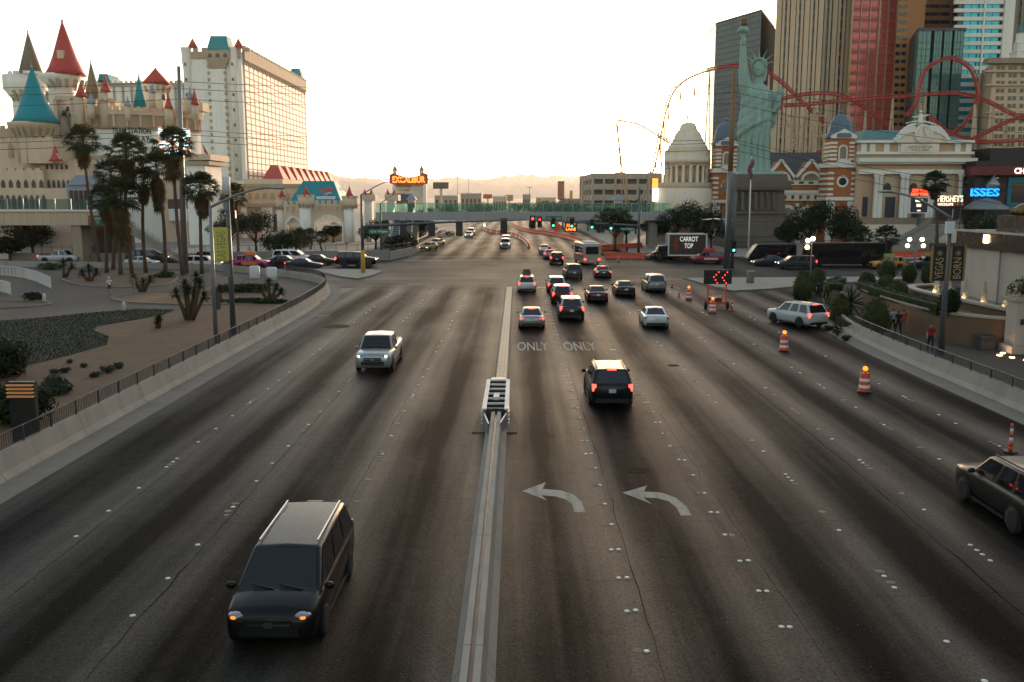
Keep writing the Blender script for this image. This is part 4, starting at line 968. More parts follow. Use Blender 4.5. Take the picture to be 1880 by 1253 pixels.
# --- coming towards us, left-hand lanes
car('van','black_van','black van with amber front lights coming toward the camera', (.006,.006,.007), (-5.2,20.7), rz=PI, head='amber', rails=True, cat='van')
car('pickup','pickup_truck','silver pickup truck with headlights on approaching in the empty lanes', (.36,.37,.37), (-7.85,52.2), rz=PI, head='on', cat='pickup', metal=.4)
car('sedan','sedan','white sedan in front of two arriving under the footbridge', WHT, (-11.6,222), rz=PI, head='on'); car('suv','suv','white suv behind another car arriving under the footbridge', WHT, (-11.8,236), rz=PI, cat='suv')
car('suv','suv','white suv with headlights lit beside the end of the orange barriers', WHT, (-2.3,176), rz=PI, head='on', cat='suv'); car('suv','suv','grey suv following another beside the orange barriers', SIL, (-2.35,190), rz=PI, cat='suv')
car('sedan','taxi','pale gold taxi turning along the far kerb, nearer of two', (.55,.4,.2), (-19.2+3.2,168), rz=rad(160), head='on', cat='taxi'); car('sedan','taxi','pale gold taxi turning along the far kerb, farther of two', (.55,.38,.17), (-15.8,182), rz=rad(165), head='on', cat='taxi')
# --- cross street, left side (facing the junction)
HR = rad(-90)
car('suv','suv','black suv with red tail light first at the cross street stop', BLK, (-22.3,128.5), rz=HR, tail='on', head='on', cat='suv', s=1.16)
car('sedan','sedan','navy sedan second in the near cross street queue', NAVY, (-28.4,123.2), rz=HR, tail='on', s=1.02)
car('sedan','sedan','black sedan between the navy sedan and the pink taxi', BLK, (-32.2,128.4), rz=HR, s=1.05)
tx = car('suv','taxi','bright pink taxi with orange roof advert in the queue', (.5,.02,.2), (-35.9,125.2), rz=HR, cat='taxi', s=.98, group='cross street traffic'); M['ad_orange'] = pm('advert_orange', (.7,.2,.03), .5, var=.3, scale=3)
roof_sign(tx, 1.82, M['ad_orange'], -.2, .5, 1.6, .42); part('door_advert', MB().box(.985,.99,-1.2,.9,.5,.92), M['ad_orange'], tx)
car('sedan','sedan','pale blue sedan directly behind the pink taxi', (.28,.36,.38), (-40.6,130), rz=HR)
car('suv','suv','white suv behind the yellow banner pole', WHT, (-41.8,123.6), rz=HR, cat='suv')
car('suv','suv','dark suv in the far row behind the banner pole', BLK, (-44.0,133.6), rz=HR, cat='suv')
car('van','limousine','long white limousine van in the far row by the wall', WHT, (-32.6,134.2), rz=HR, cat='limousine', s=1.1)
car('sedan','sedan','dark sedan hidden partly by the white limousine van', (.03,.03,.033), (-28.2,131.7), rz=HR)
car('van','van','long black van seen between the palm trunks', BLK, (-53.6,134), rz=HR, head='on', cat='van', s=1.1)
car('sedan','sports_car','low white sports car at the foot of the palms', WHT, (-52.0,128.2), rz=HR, s=.95)
car('pickup','pickup_truck','white pickup truck alone at the far end of the cross street', (.5,.5,.49), (-66.5,134.5), rz=HR, tail='on', cat='pickup')
# --- cross street, right side (facing the junction, i.e. to the left)
HL = rad(90); gq = 'cross street traffic on the casino side'
car('sedan','sedan','white fronted dark sedan ahead of the billboard truck', (.16,.16,.16), (19.6+2.5,143), rz=HL, head='off', group=gq)
tx = car('van','taxi','red taxi van with red roof sign in front of the billboard truck', (.3,.012,.012), (27.6,134.6), rz=HL, group=gq, cat='taxi'); M['ad_red'] = pm('advert_red', (.5,.03,.02), .5, var=.3, scale=3)
roof_sign(tx, 1.8, M['ad_red'], -.2, .5, 1.6, .36); part('door_advert', MB().box(-1.0,-.994,-1.3,.7,.55,.85), M['plate'], tx)
car('sedan','sedan','dark sedan behind the tall rusty utility pole', (.04,.04,.045), (35.2,129.5), rz=HL, head='on', group=gq)
car('van','van','dark grey minivan with headlights in front of the black coach', (.035,.038,.042), (37.3,124.4), rz=HL, head='on', tail='on', group=gq, cat='van', s=1.0)
tx = car('suv','taxi','yellow taxi suv with a green roof sign beside the lamp post', (.62,.26,.02), (49.6,124.5), rz=HL, group=gq, cat='taxi', s=.92); M['ad_green'] = pm('advert_green', (.2,.35,.08), .5, var=.3, scale=3)
roof_sign(tx, 1.8, M['ad_green'], -.2, .5, 1.5, .36)
tx = car('suv','taxi','dark teal taxi following the yellow taxi', (.015,.05,.06), (55.2,125.2), rz=HL, tail='on', group=gq, cat='taxi', s=.92); roof_sign(tx, 1.8, M['ad_green'], -.2, .5, 1.3, .3)
car('sedan','sedan','black sedan between the teal taxi and the hedges', BLK, (61.6,124.6), rz=HL, group=gq)
car('sedan','sedan','dark grey sedan behind the topiary, second from the banners', (.03,.03,.034), (68.2,121.5), rz=HL, group=gq)
car('sedan','sedan','dark blue sedan nearest the banners on the cross street', (.02,.03,.045), (73.4,118.5), rz=HL, head='amber', group=gq)

# --- black coach, shuttle bus, billboard truck, limousine bus, motorcycle
def wheels(t, pts, r, w=.3):
    ti, ri = _wheel_mesh(r)
    for (x, y) in pts:
        o = link('wheel', ti, t); o.location = (x,y,r); o.rotation_euler = (0,0,0 if x > 0 else PI); link('rim', ri, o)
def bus(name, label, col, loc, rz, L, W_, H_, group, cat='bus', beltz=1.35, wh=1.1, nose=.35, rear_panel=None, stripe=None):
    t = thing(name, label, cat, (loc[0],loc[1],.004), rz, group, local=True); hw = W_/2
    b = MB(); prof = [(-L/2,.35),(L/2-.05,.35),(L/2,.8),(L/2-nose*.35,1.5),(L/2-nose,H_-.35),(L/2-nose-.35,H_-.05),(-L/2+.3,H_),(-L/2+.05,H_-.25)]
    n = len(prof); vs = [(-hw,y,z) for y,z in prof] + [(hw,y,z) for y,z in prof]
    b._add(vs, [tuple(range(n)), tuple(range(2*n-1,n-1,-1))] + [(i,n+i,n+(i+1)%n,(i+1)%n) for i in range(n)])
    body = part('body', b, pcol(col), t); bv = body.modifiers.new('bevel','BEVEL'); bv.width = .12; bv.segments = 3
    nwin = max(3, int((L-2.2)/1.35))
    for sx in (-1,1):
        for i in range(nwin):
            y0 = -L/2+.5+i*(L-2.0)/nwin; m = MB(); m.box(min(sx*(hw-.02),sx*(hw+.012)),max(sx*(hw-.02),sx*(hw+.012)), y0+.05, y0+(L-2.0)/nwin-.05, beltz, beltz+wh); part('side_window', m, M['car_glass'], t)
    m = MB(); m._add([(-hw*.9,L/2-nose*.35+.03,1.45),(hw*.9,L/2-nose*.35+.03,1.45),(hw*.88,L/2-nose+.04,H_-.42),(-hw*.88,L/2-nose+.04,H_-.42)],[(0,3,2,1)]); part('windshield', m, M['car_glass'], t)
    m = MB(); m.box(-hw*.7,hw*.7,-L/2-.012,-L/2+.03,beltz+.25,H_-.5); part('rear_window', m, M['car_glass'], t)
    for sx in (-1,1):
        m = MB(); m.box(sx*hw*.8-.14,sx*hw*.8+.14,-L/2-.02,-L/2+.05,.75,1.0); part('taillight', m, M['tail_on'], t)
        m = MB(); m.box(sx*hw*.75-.2,sx*hw*.75+.2,L/2-.1,L/2+.03,.62,.82); part('headlight', m, M['lamp_off'], t)
        m = MB(); m.box(sx*(hw+.22)-.08,sx*(hw+.22)+.08,L/2-nose-.15,L/2-nose-.02,1.9,2.4); m.bar((sx*hw,L/2-nose-.1,2.35),(sx*(hw+.22),L/2-nose-.1,2.35),.04); part('side_mirror', m, M['trim'], t)
    wheels(t, [(sx*(hw-.12),y) for sx in (-1,1) for y in (L/2-1.9,-L/2+2.1)], .46)
    m = MB(); m.box(-.3,.3,-L/2-.02,-L/2+.02,.52,.68); part('license_plate', m, M['plate'], t)
    if stripe:
        m = MB(); m.box(-hw-.006,hw+.006,-L/2+.4,L/2-1.2,beltz-.28,beltz-.1); part('stripe', m, stripe, t)
    return t
bus('coach','long black coach on the cross street in front of the brick casino', BLK, (45.3,129.3), HL, 11.0, 2.5, 3.3, gq)
bus('limousine_bus','black shuttle bus with sloping nose ahead of the black coach', BLK, (36.6,134.5), HL, 7.0, 2.2, 2.85, gq, nose=1.1)
sb = bus('shuttle_bus','beige shuttle bus with red lights crossing the junction', (.36,.31,.25), (10.0,134), rad(6), 8.6, 2.5, 3.1, 'traffic on the wide road', stripe=M['trim'])
part('roof_unit', MB().box(-.9,.9,-2.6,-.4,3.1,3.3), M['white_paint'], sb)
M['panel_ad'] = pm('advert_panel', (.05,.03,.025), .4, var=.5, scale=.8)
tk = thing('billboard_truck','truck carrying a dark billboard with large white letters on the cross street','truck',(24.2,141,.004),HL,gq,local=True)
m = MB(); m.box(-1.1,1.1,-4.2,2.0,.55,.8); part('chassis', m, M['trim'], tk)
m = MB(); m.box(-1.15,1.15,-4.2,1.5,.8,4.0); part('billboard_box', m, M['steel'], tk)
for sx in (-1,1):
    x0, x1 = sorted((sx*1.15, sx*1.19)); m = MB(); m.box(x0,x1,-4.05,1.35,.95,3.85); pn = part('billboard_panel', m, M['panel_ad'], tk)
    m = MB(); e = sx*1.2
    for (a,b) in (((-4.2,.8),(1.5,.8)),((-4.2,4.0),(1.5,4.0)),((-4.2,.8),(-4.2,4.0)),((1.5,.8),(1.5,4.0))): m.bar((e,*a),(e,*b),.14,.14)
    part('billboard_frame', m, M['white_paint'], tk)
M['letter_white'] = emit('lit_letters_white', (1,.95,.85), .1, (.7,.68,.62))
M['poster_red'] = pm('poster_red', (.2,.035,.015), .6, var=.4, scale=5)
# lettering on the side that faces us (after the 90 degree turn, local -x faces -Y world)
o = text_fit('lettering','CARROT\nTOP', M['letter_white'], tk, 0,2.7,0,1.75, ((-1.2,-1.55,2.75),(PI/2,0,-PI/2)), ext=.01, bold=.015)
m = MB(); m.smooth = True; m.ell((-1.195,.35,3.0),(.03,.28,.34),10,6); m.ell((-1.195,.35,2.1),(.03,.5,.75),10,6); m.ell((-1.195,.35,3.12),(.02,.42,.42),10,6); part('poster_figure', m, M['poster_red'], tk)
m = MB(); prof = [(1.55,.5),(3.7,.5),(3.75,1.2),(3.3,1.35),(2.9,2.2),(1.55,2.25)]; n=len(prof)
m._add([(-1.05,y,z) for y,z in prof]+[(1.05,y,z) for y,z in prof],[tuple(range(n)),tuple(range(2*n-1,n-1,-1))]+[(i,n+i,n+(i+1)%n,(i+1)%n) for i in range(n)])
cb = part('cab', m, pcol(BLK), tk); bv = cb.modifiers.new('bevel','BEVEL'); bv.width=.08; bv.segments=2
m = MB(); m._add([(-.9,3.26,1.42),(.9,3.26,1.42),(.85,2.95,2.12),(-.85,2.95,2.12)],[(0,3,2,1)]); part('windshield', m, M['car_glass'], tk)
for sx in (-1,1): m = MB(); m.box(min(sx*1.04,sx*1.06),max(sx*1.04,sx*1.06),1.8,2.9,1.4,2.05); part('side_window', m, M['car_glass'], tk)
wheels(tk, [(sx*.98,y) for sx in (-1,1) for y in (2.7,-2.6)], .42)
mo = thing('motorcycle','dark motorcycle with rider beside the black suv','motorcycle',(-20.9,125.6,.004),HR,'cross street traffic',local=True)
wheels(mo, [(.085,.72),(.085,-.72)], .33)
m = MB(); m.smooth=True; m.tube([(0,-.72,.38),(0,-.3,.62),(0,.3,.78),(0,.62,.72),(0,.72,.33)],[.05,.13,.16,.07,.04],8); m.ell((0,.12,.8),(.16,.32,.15),10,6); m.tube([(-.32,.5,1.02),(0,.56,.98),(.32,.5,1.02)],.02,6); part('frame', m, M['trim'], mo)
m = MB(); m.smooth=True; m.ell((0,-.35,.8),(.15,.36,.08),10,6); part('seat', m, M['black'], mo)
# ================================================================== castle hotel side
M['castle_white'] = pm('castle_white', (.82,.77,.68), .8, var=.1, scale=.5, streak=.2)
M['castle_tan'] = pm('castle_tan', (.64,.48,.33), .82, var=.12, scale=.5, streak=.22)
M['castle_stone'] = pm('castle_stone', (.43,.33,.235), .85, var=.15, scale=.8, streak=.3)
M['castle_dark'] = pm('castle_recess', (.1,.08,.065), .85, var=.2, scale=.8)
M['red_roof'] = pm('red_roof', (.46,.05,.035), .6, var=.15, scale=.7, streak=.15); M['teal_roof'] = pm('teal_roof', (.0,.22,.26), .6, var=.12, scale=.6, streak=.15)
M['brown_cone'] = pm('brown_cone', (.2,.165,.115), .8, var=.2, scale=1); M['slate_cone'] = pm('slate_cone', (.26,.28,.34), .7, var=.15, scale=1)
M['dark_pane'] = glass('dark_pane', (.02,.022,.025), .06); M['iron_black'] = pm('black_letter', (.03,.035,.045), .6)
CONES = {'r':'red_roof','t':'teal_roof','b':'brown_cone','s':'slate_cone'}
def cone(par, xc, yb, ya, hw, Y, c, flare=.25, n=14, finial=True, faceted=False):
    p = A(xc,yb,Y); k = K(Y); h = A(xc,ya,Y).z - p.z; r = hw*k; m = MB(); m.smooth = not faceted
    prof = [(r*1.02,0),(r*.8,h*.14),(r*.6,h*.32),(r*.36,h*.6),(r*.14,h*.86),(.02,h)] if flare else [(r,0),(.02,h)]
    m.lathe(prof, c=p, n=n); o = part('cone_roof', m, M[CONES[c]], par)
    if finial:
        f = MB(); f.lathe([(.05*r+.03,h*.97),(.05*r+.06,h*1.0),(.02,h*1.03),(.1,h*1.05),(.02,h*1.07),(.015,h*1.16)], c=p, n=6); part('finial', f, M['castle_stone'], o)
    return o
def merlons(m, c, r, z0, h, n, w, t=.5):
    for i in range(n):
        a = 2*PI*(i+.5)/n; m.obox((c[0]+r*math.cos(a), c[1]+r*math.sin(a), z0+h/2), (t/2, w/2, h/2), a)
def rtower(par, xc, y0, y1, hw, Y, mat, prof=None, n=16, name='round_tower', label=None):
    """prof: list of (radius fraction, px y); default a plain drum"""
    p = A(xc,y1,Y); k = K(Y); m = MB(); m.smooth=True
    pr = [(f*hw*k, A(xc,y,Y).z - p.z) for f, y in (prof or [(1,y1),(1,y0)])]
    m.lathe(pr, c=p, n=n); return part(name, m, mat, par, label=label)
def battlement(par, xc, y0, hw, Y, mat, n=10, hpx=5):
    p = A(xc,y0,Y); k = K(Y); m = MB(); r = hw*k; merlons(m, p, r-.2, p.z, hpx*k, n, 2*PI*r/n*.55); return part('battlement', m, mat, par, kind='stuff')
def corbels(par, xc, y0, y1, hw, Y, mat, n=14):
    p0, p1 = A(xc,y0,Y), A(xc,y1,Y); r = hw*K(Y); m = MB()
    for i in range(n):
        a = 2*PI*(i+.5)/n; c, s = math.cos(a), math.sin(a)
        m.bar((p0.x+c*r*1.02,p0.y+s*r*1.02,p0.z-.05),(p0.x+c*r*.86,p0.y+s*r*.86,p1.z), 2*PI*r/n*.45, .3)
    return part('corbels', m, mat, par, kind='stuff')
def pwall(par, x0, y0, x1, y1, Y, d, mat, name='wall', cren=0, cw=6, ch=4, fwd=0.0):
    m = MB(); X0,X1,Z0,Z1 = R(x0,y0,x1,y1,Y); m.box(X0,X1,Y-fwd,Y+d,min(Z0,Z1),Z1); o = part(name, m, mat, par)
    if cren:
        c = MB(); k = K(Y); n = max(2,int((x1-x0)/(cw*1.8))); w = (X1-X0)/n
        for i in range(n): c.box(X0+i*w+w*.1, X0+i*w+w*.65, Y-fwd, Y-fwd+.5, Z1-.01, Z1+ch*k)
        part('battlement', c, mat, o, kind='stuff')
    return o
def arch_pts(x0, x1, z0, z1, spring=.55, pointed=True, n=7):
    zs = z0+(z1-z0)*spring; cx = (x0+x1)/2; pts = [(x0,z0),(x1,z0),(x1,zs)]
    for i in range(1,n):
        f = i/n
        a = f*PI; 
        if pointed: x = x1+(x0-x1)*f; z = zs+(z1-zs)*(1-abs(2*f-1)**1.6)
        else: x = cx+(x1-x0)/2*math.cos(a); z = zs+(z1-zs)*math.sin(a)
        pts.append((x,z))
    pts.append((x0,zs)); return pts
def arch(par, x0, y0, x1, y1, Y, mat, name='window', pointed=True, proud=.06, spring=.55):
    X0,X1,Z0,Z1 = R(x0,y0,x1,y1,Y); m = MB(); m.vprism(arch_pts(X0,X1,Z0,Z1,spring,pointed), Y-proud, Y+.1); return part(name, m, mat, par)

# ---- hotel slab with its window wall
HY = 400.0; hX0,hX1,_,hZ = R(352,95,447,330,HY); hb = thing('castle_hotel','tall white castle hotel slab with a wall of square windows and teal gable','hotel',((hX0+hX1)/2,HY,0))
part('wall', MB().box(hX0,hX1,HY,HY+120,0,hZ), M['castle_white'], hb)
M['facade_brown'] = pm('facade_brown', (.3,.18,.115), .8, var=.15, scale=.3); M['sky_painted_pane'] = glass('sky_painted_pane', (.84,.75,.62), .6, metal=0, spec=.08, var=.12, scale=.05)  # matte cream panes: the bright sky's reflection is put into their colour
part('facade', MB().box(hX1,hX1+.25,HY+3,HY+117,14,hZ-3.2), M['facade_brown'], hb)
pane = MB().box(-.04,.04,-2.5,2.5,-1.05,1.05).mesh('window_pane',[M['sky_painted_pane']])
for i in range(16):
    for j in range(18): inst('window_pane', pane, hb, (hX1+.27, HY+6.6+i*7.0, 16+1.2+j*((hZ-5.2-16)/17.6)))
m = MB(); m.box(hX1,hX1+1.1,HY+2,HY+118,hZ-3.0,hZ+1.6)
for i in range(38): m.bar((hX1+.9,HY+3.2+i*3.05,hZ-3.0),(hX1+.1,HY+3.2+i*3.05,hZ-5.0),.9,.7)
part('cornice', m, M['castle_stone'], hb)
m = MB()
for i in range(30): m.box(hX1-.6,hX1+1.0,HY+3+i*3.9,HY+5+i*3.9,hZ+1.6,hZ+2.9)
for i in range(7): m.box(hX0+2+i*3.6,hX0+4+i*3.6,HY-.3,HY+.5,hZ,hZ+1.6)
part('battlement', m, M['castle_stone'], hb, kind='stuff')
part('parapet', MB().box(hX0,hX1,HY-.35,HY,hZ-3,hZ), M['castle_stone'], hb)
# centre bay and mansard
bX0,bX1,bZ0,_ = R(388,125,417,330,HY-1.2); part('centre_bay', MB().box(bX0,bX1,HY-1.2,HY,0,hZ-5), M['castle_white'], hb)
m = MB()
for s, x in ((-1,bX0),(1,bX1)):
    for k in range(22): m.box(x-.55,x+.55,HY-1.3,HY-.6,4+k*2.8,4+k*2.8+1.4)
part('quoins', m, M['castle_stone'], hb, kind='stuff')
cX0,cX1,cZ0,cZ1 = R(379,92,421,126,HY-2.6); m = MB()
m._add([(bX0,HY-1.3,cZ0),(bX1,HY-1.3,cZ0),(cX1,HY-2.8,cZ0+4.2),(cX0,HY-2.8,cZ0+4.2),(cX0,HY-2.8,cZ1),(cX1,HY-2.8,cZ1),(bX0,HY,cZ0),(bX1,HY,cZ0),(cX1,HY,cZ0+4.2),(cX0,HY,cZ0+4.2),(cX0,HY,cZ1),(cX1,HY,cZ1)],
       [(0,1,2,3),(3,2,5,4),(1,7,8,2),(2,8,11,5),(6,0,3,9),(9,3,4,10),(4,5,11,10),(6,7,1,0)])
ori = part('oriel', m, M['castle_stone'], hb)
for i in range(3):
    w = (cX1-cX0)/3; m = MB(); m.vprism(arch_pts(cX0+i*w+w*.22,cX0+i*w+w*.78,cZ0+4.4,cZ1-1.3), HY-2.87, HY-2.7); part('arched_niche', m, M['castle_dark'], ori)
tX0,tX1,tZ0,tZ1 = R(379,65,420,92,HY-2.6); m = MB(); i_ = 1.3
m._add([(tX0,HY-3,tZ0),(tX1,HY-3,tZ0),(tX1,HY+7,tZ0),(tX0,HY+7,tZ0),(tX0+i_,HY-1,tZ1),(tX1-i_,HY-1,tZ1),(tX1-i_,HY+5,tZ1),(tX0+i_,HY+5,tZ1)],[(0,1,5,4),(1,2,6,5),(2,3,7,6),(3,0,4,7),(4,5,6,7),(3,2,1,0)])
part('mansard_roof', m, M['teal_roof'], hb)
for xc in (354,438):
    o = rtower(hb, xc, 90, 330, 9, HY, M['castle_white'], [(.8,330),(.8,125),(1,112),(1,92),(1.12,90),(1.12,88)], n=8, name='corner_turret'); cone(o, xc, 88, 70, 9.5, HY, 'r', flare=False, n=8)
    m = MB(); p = A(xc,330,HY)
    for k in range(9): z = 14+k*6.2; m.box(p.x-.35,p.x+.35,HY-9*K(HY)-.05,HY-9*K(HY)+.6,z,z+1.2)
    part('slit_window', m, M['dark_pane'], o)
# far end towers
o = rtower(hb, 546, 152, 330, 8, 521, M['castle_white'], [(1,330),(1,190),(1.3,170),(1.3,152)], n=10, name='end_tower')
m = MB(); p = A(545,152,518); q = A(545,127,518); m.lathe([(6,0),(3,q.z-p.z)], c=p, n=4, off=PI/4); part('mansard_roof', m, M['teal_roof'], o)
# podium row of red roofs
P0 = A(452,322,398); m = MB(); part('podium', MB().box(hX1-.5,hX1+16,HY-2,HY+118,0,17.0), M['castle_tan'], hb)
for i in range(9):
    yy = HY+4+i*13; m = MB(); xx = hX1+16.2; m._add([(xx-9,yy-5,17),(xx,yy-5,17),(xx,yy+5,17),(xx-9,yy+5,17),(xx-6,yy-2,23),(xx-3,yy-2,23),(xx-3,yy+2,23),(xx-6,yy+2,23)],[(0,1,5,4),(1,2,6,5),(2,3,7,6),(3,0,4,7),(4,5,6,7)]); part('hip_roof', m, M['red_roof'], hb)
for i in range(16):
    for j in range(3):
        if (i+j) % 1 == 0: inst('slit_window', unit_box('slit_window',M['castle_dark']) if (i==0 and j==0) else bpy.data.meshes['slit_window.unit'] if 'slit_window.unit' in bpy.data.meshes else unit_box('slit_window.unit',M['castle_dark']), hb, (hX1+16.02, HY+4+i*7, 6+j*3.8), (.1,1.2,1.8))
# ---- rear wing
rw = thing('hotel_wing','long cream hotel wing with battlements behind the castle towers','hotel',(*A(275,330,440).xy,0)); pwall(rw,170,152,352,330,440,20,M['castle_white'],cren=1,cw=5,ch=4)
for i in range(11):
    x = 180+i*16; pwall(rw,x,160,x+4,330,439.6,.3,M['castle_stone'],'pilaster')
pwall(rw,170,152,352,159,439.4,.5,M['castle_stone'],'cornice'); m = MB(); X0,X1,Z0,Z1 = R(178,136,203,152,440); m.vprism([(X0,Z0),(X1,Z0),(X1-1.5,Z1),(X0+1,Z1)],440,452); part('mansard_roof', m, M['teal_roof'], rw)
# ---- the castle
ca = thing('castle','cream castle building with red, teal and brown cone roofs','castle',(*A(190,400,205).xy,0))
o = rtower(ca,57,140,300,22,205,M['castle_white'],[(1,300),(1,190),(1.0,184),(1.62,165),(1.62,140)]); battlement(o,57,140,36,205,M['castle_white'],12,5); cone(o,57,139,58,21,205,'b',flare=False); corbels(o,57,168,188,34,205,M['castle_stone'])
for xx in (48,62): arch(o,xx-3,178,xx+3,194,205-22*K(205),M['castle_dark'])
o = rtower(ca,122,138,300,21,196,M['castle_white'],[(1,300),(1,166),(1.1,160),(1.6,146),(1.66,142),(1.66,138)]); cone(o,121,139,38,34,196,'r'); corbels(o,122,148,164,33,196,M['castle_stone'])
pd = MB(); X0,X1,Z0,Z1 = R(106,93,117,108,196-20*K(196)); pd.vprism([(X0,Z0),(X1,Z0),(X1,Z1),(X0,Z1)],196-23*K(196),196-8*K(196)); part('dormer', pd, M['castle_tan'], o)
o = rtower(ca,66,226,300,28,184,M['castle_tan'],[(1,300),(1,252),(1.05,250),(1.42,233),(1.5,230),(1.5,226)]); cone(o,66,227,122,40,184,'t'); corbels(o,66,236,252,40,184,M['castle_stone'],20)
# bell gable
for (a,b,c_,d) in ((100,182,106,262),(131,182,137,262),(100,176,137,184)): pwall(ca,a,b,c_,d,192,1.2,M['castle_tan'],'bell_frame')
m = MB(); m.smooth=True; p = A(124,196,192.5); 
for (bx_,by_) in ((125,200),(117,208),(131,208)): q = A(bx_,by_,192.6); m.lathe([(.0,1.0),(.25,.95),(.4,.5),(.6,.0)], c=q-Vector((0,0,.5)), n=10)
part('bells', m, M['iron_black'], ca)
o = rtower(ca,171,182,300,13,215,M['castle_tan'],n=10); cone(o,171,182,112,14.5,215,'b',flare=False)
o = rtower(ca,194,169,235,9,190,M['castle_tan'],n=10); battlement(o,194,186,13,190,M['castle_tan'],8); cone(o,194,169,136,10,190,'r')
o = rtower(ca,149,178,250,9,190,M['castle_tan'],n=10); cone(o,149,178,150,11,190,'r')
o = rtower(ca,258,200,235,11,205,M['castle_white'],n=10); cone(o,258,200,136,12.5,205,'t',flare=False)
o = rtower(ca,287,158,235,20,215,M['castle_white'],[(1,235),(1,172),(1.25,160),(1.25,156)]); cone(o,287,157,125,27,215,'r',flare=False); corbels(o,287,160,171,25,215,M['castle_stone'])
for xx in (281,300): arch(o,xx-3,172,xx+3,184,215-20*K(215),M['castle_dark'])
for xc,yb,ya,hw,c in ((281,171,150,7,'s'),(310,200,168,8,'r'),(349,181,162,7,'s'),(358,193,162,8,'r'),(168,190,170,8,'s'),(235,195,178,6,'s'),(161,198,186,4,'r')):
    o = rtower(ca,xc,yb,yb+28,hw*.85,188,M['castle_tan'],n=9,name='turret'); cone(o,xc,yb,ya,hw,188,c)
# round drum hall
DY = 204.0; dk = K(DY); dc = A(255,300,DY); dr = 116*dk
def drum_ring(y0, y1, f0, f1, mat, name, fn=40):
    m = MB(); m.smooth=True; m.lathe([(dr*f0, A(255,y1,DY-dr).z),(dr*f1, A(255,y0,DY-dr).z)], c=(dc.x,DY,0), n=fn, a0=PI, a1=2*PI); return part(name, m, mat, ca)
drum_ring(236,470,.985,.985,M['castle_white'],'drum_wall'); drum_ring(208,232,1.0,1.03,M['castle_stone'],'drum_frieze'); drum_ring(232,238,.985,1.01,M['castle_stone'],'drum_cornice'); drum_ring(203,208,1.05,1.05,M['castle_tan'],'drum_parapet'); drum_ring(286,294,1.0,1.02,M['castle_tan'],'drum_band')
m = MB(); m.prism([(dc.x+dr*1.05*math.cos(PI+PI*i/30), DY+dr*1.05*math.sin(PI+PI*i/30)) for i in range(31)], A(255,208,DY-dr).z-.3, A(255,208,DY-dr).z); part('drum_roof', m, M['castle_tan'], ca)
m = MB(); zt = A(255,203,DY-dr).z
for i in range(34):
    a = PI+PI*(i+.5)/34; m.obox((dc.x+dr*1.04*math.cos(a), DY+dr*1.04*math.sin(a), zt+.35),(.25,.5,.4),a)
part('battlement', m, M['castle_tan'], ca, kind='stuff')
m = MB()
for i in range(18): 
    a = PI+PI*(i+.5)/18; m.obox((dc.x+dr*1.03*math.cos(a), DY+dr*1.03*math.sin(a), (A(255,210,DY-dr).z+A(255,232,DY-dr).z)/2),(.12,.18,1.2),a)
part('frieze_ribs', m, M['castle_tan'], ca)
for (x0,y0,x1,y1) in ((178,186,212,206),(268,186,300,206),(330,188,372,204)): pwall(ca,x0,y0,x1,y1,DY-dr*.9+2,4,M['castle_tan'],'turret_block',cren=1,cw=5,ch=3)
YF = DY-dr*.985
for body,x0,x1,y0,y1 in (('TRAM STATION',206,274,234,245),('TO',234,244,245,249),('MANDALAY',210,272,249,261),('BAY ETC.',222,268,264,271),('AND LUXOR',222,268,274,281)):
    X0,X1,Z0,Z1 = R(x0,y0,x1,y1,YF); o = text_fit('lettering',body,M['iron_black'],ca,X0,X1,Z0,Z1,(((X0+X1)/2,0,(Z0+Z1)/2),(PI/2,0,0)),ext=.02,bold=.02)
    for v in o.data.vertices:                                # wrap the letters round the drum
        a = 1.5*PI + (v.co.x+(X0+X1)/2-dc.x)/dr; arc_up = .0
        wx, wy = dc.x+dr*1.0*math.cos(a), DY+dr*1.0*math.sin(a); f = OFF[ca.name]
        v.co = Vector((wx-(o.location.x+f[0]), v.co.y - (.35*((v.co.x)/6)**2 if body=='TRAM STATION' else 0), -(wy-f[1]-o.location.y)))
def screen_material():
    m, t, b = nodes('advert_screen'); p = pos(t, (.5,.5,.8)); n1 = noise(t, p, 1.0, 2, .4); n2 = noise(t, p, 2.2, 1)
    c = ramp(t, n1, [(.3,(.02,.1,.12)),(.42,(.9,.25,.05)),(.5,(.8,.85,.8)),(.58,(.3,.7,.75)),(.7,(.05,.06,.08))])
    b.inputs['Base Color'].default_value = (.02,.02,.02,1); t.links.new(c, b.inputs['Emission Color']); b.inputs['Emission Strength'].default_value = .55; return m
M['screen'] = screen_material()
m = MB(); a0, a1 = 1.5*PI+.68, 1.5*PI+1.22; z0, z1 = A(320,286,YF+4).z, A(320,234,YF+4).z
for i in range(10):
    b0, b1 = a0+(a1-a0)*i/10, a0+(a1-a0)*(i+1)/10; rr = dr*1.005; m.quad((dc.x+rr*math.cos(b0),DY+rr*math.sin(b0),z0),(dc.x+rr*math.cos(b1),DY+rr*math.sin(b1),z0),(dc.x+rr*math.cos(b1),DY+rr*math.sin(b1),z1),(dc.x+rr*math.cos(b0),DY+rr*math.sin(b0),z1))
part('video_screen', m, M['screen'], ca)
# red pennants beside the drum
for (x0,y0) in ((371,262),(376,275)):
    m = MB(); a, b, c_ = A(x0,y0,186), A(x0+4,y0+18,186), A(x0+13,y0+24,186); m._add([a,b,c_,a+Vector((0,.1,0)),b+Vector((0,.1,0)),c_+Vector((0,.1,0))],[(0,1,2),(5,4,3),(0,3,4,1),(1,4,5,2),(2,5,3,0)]); part('pennant', m, M['red_roof'], ca)
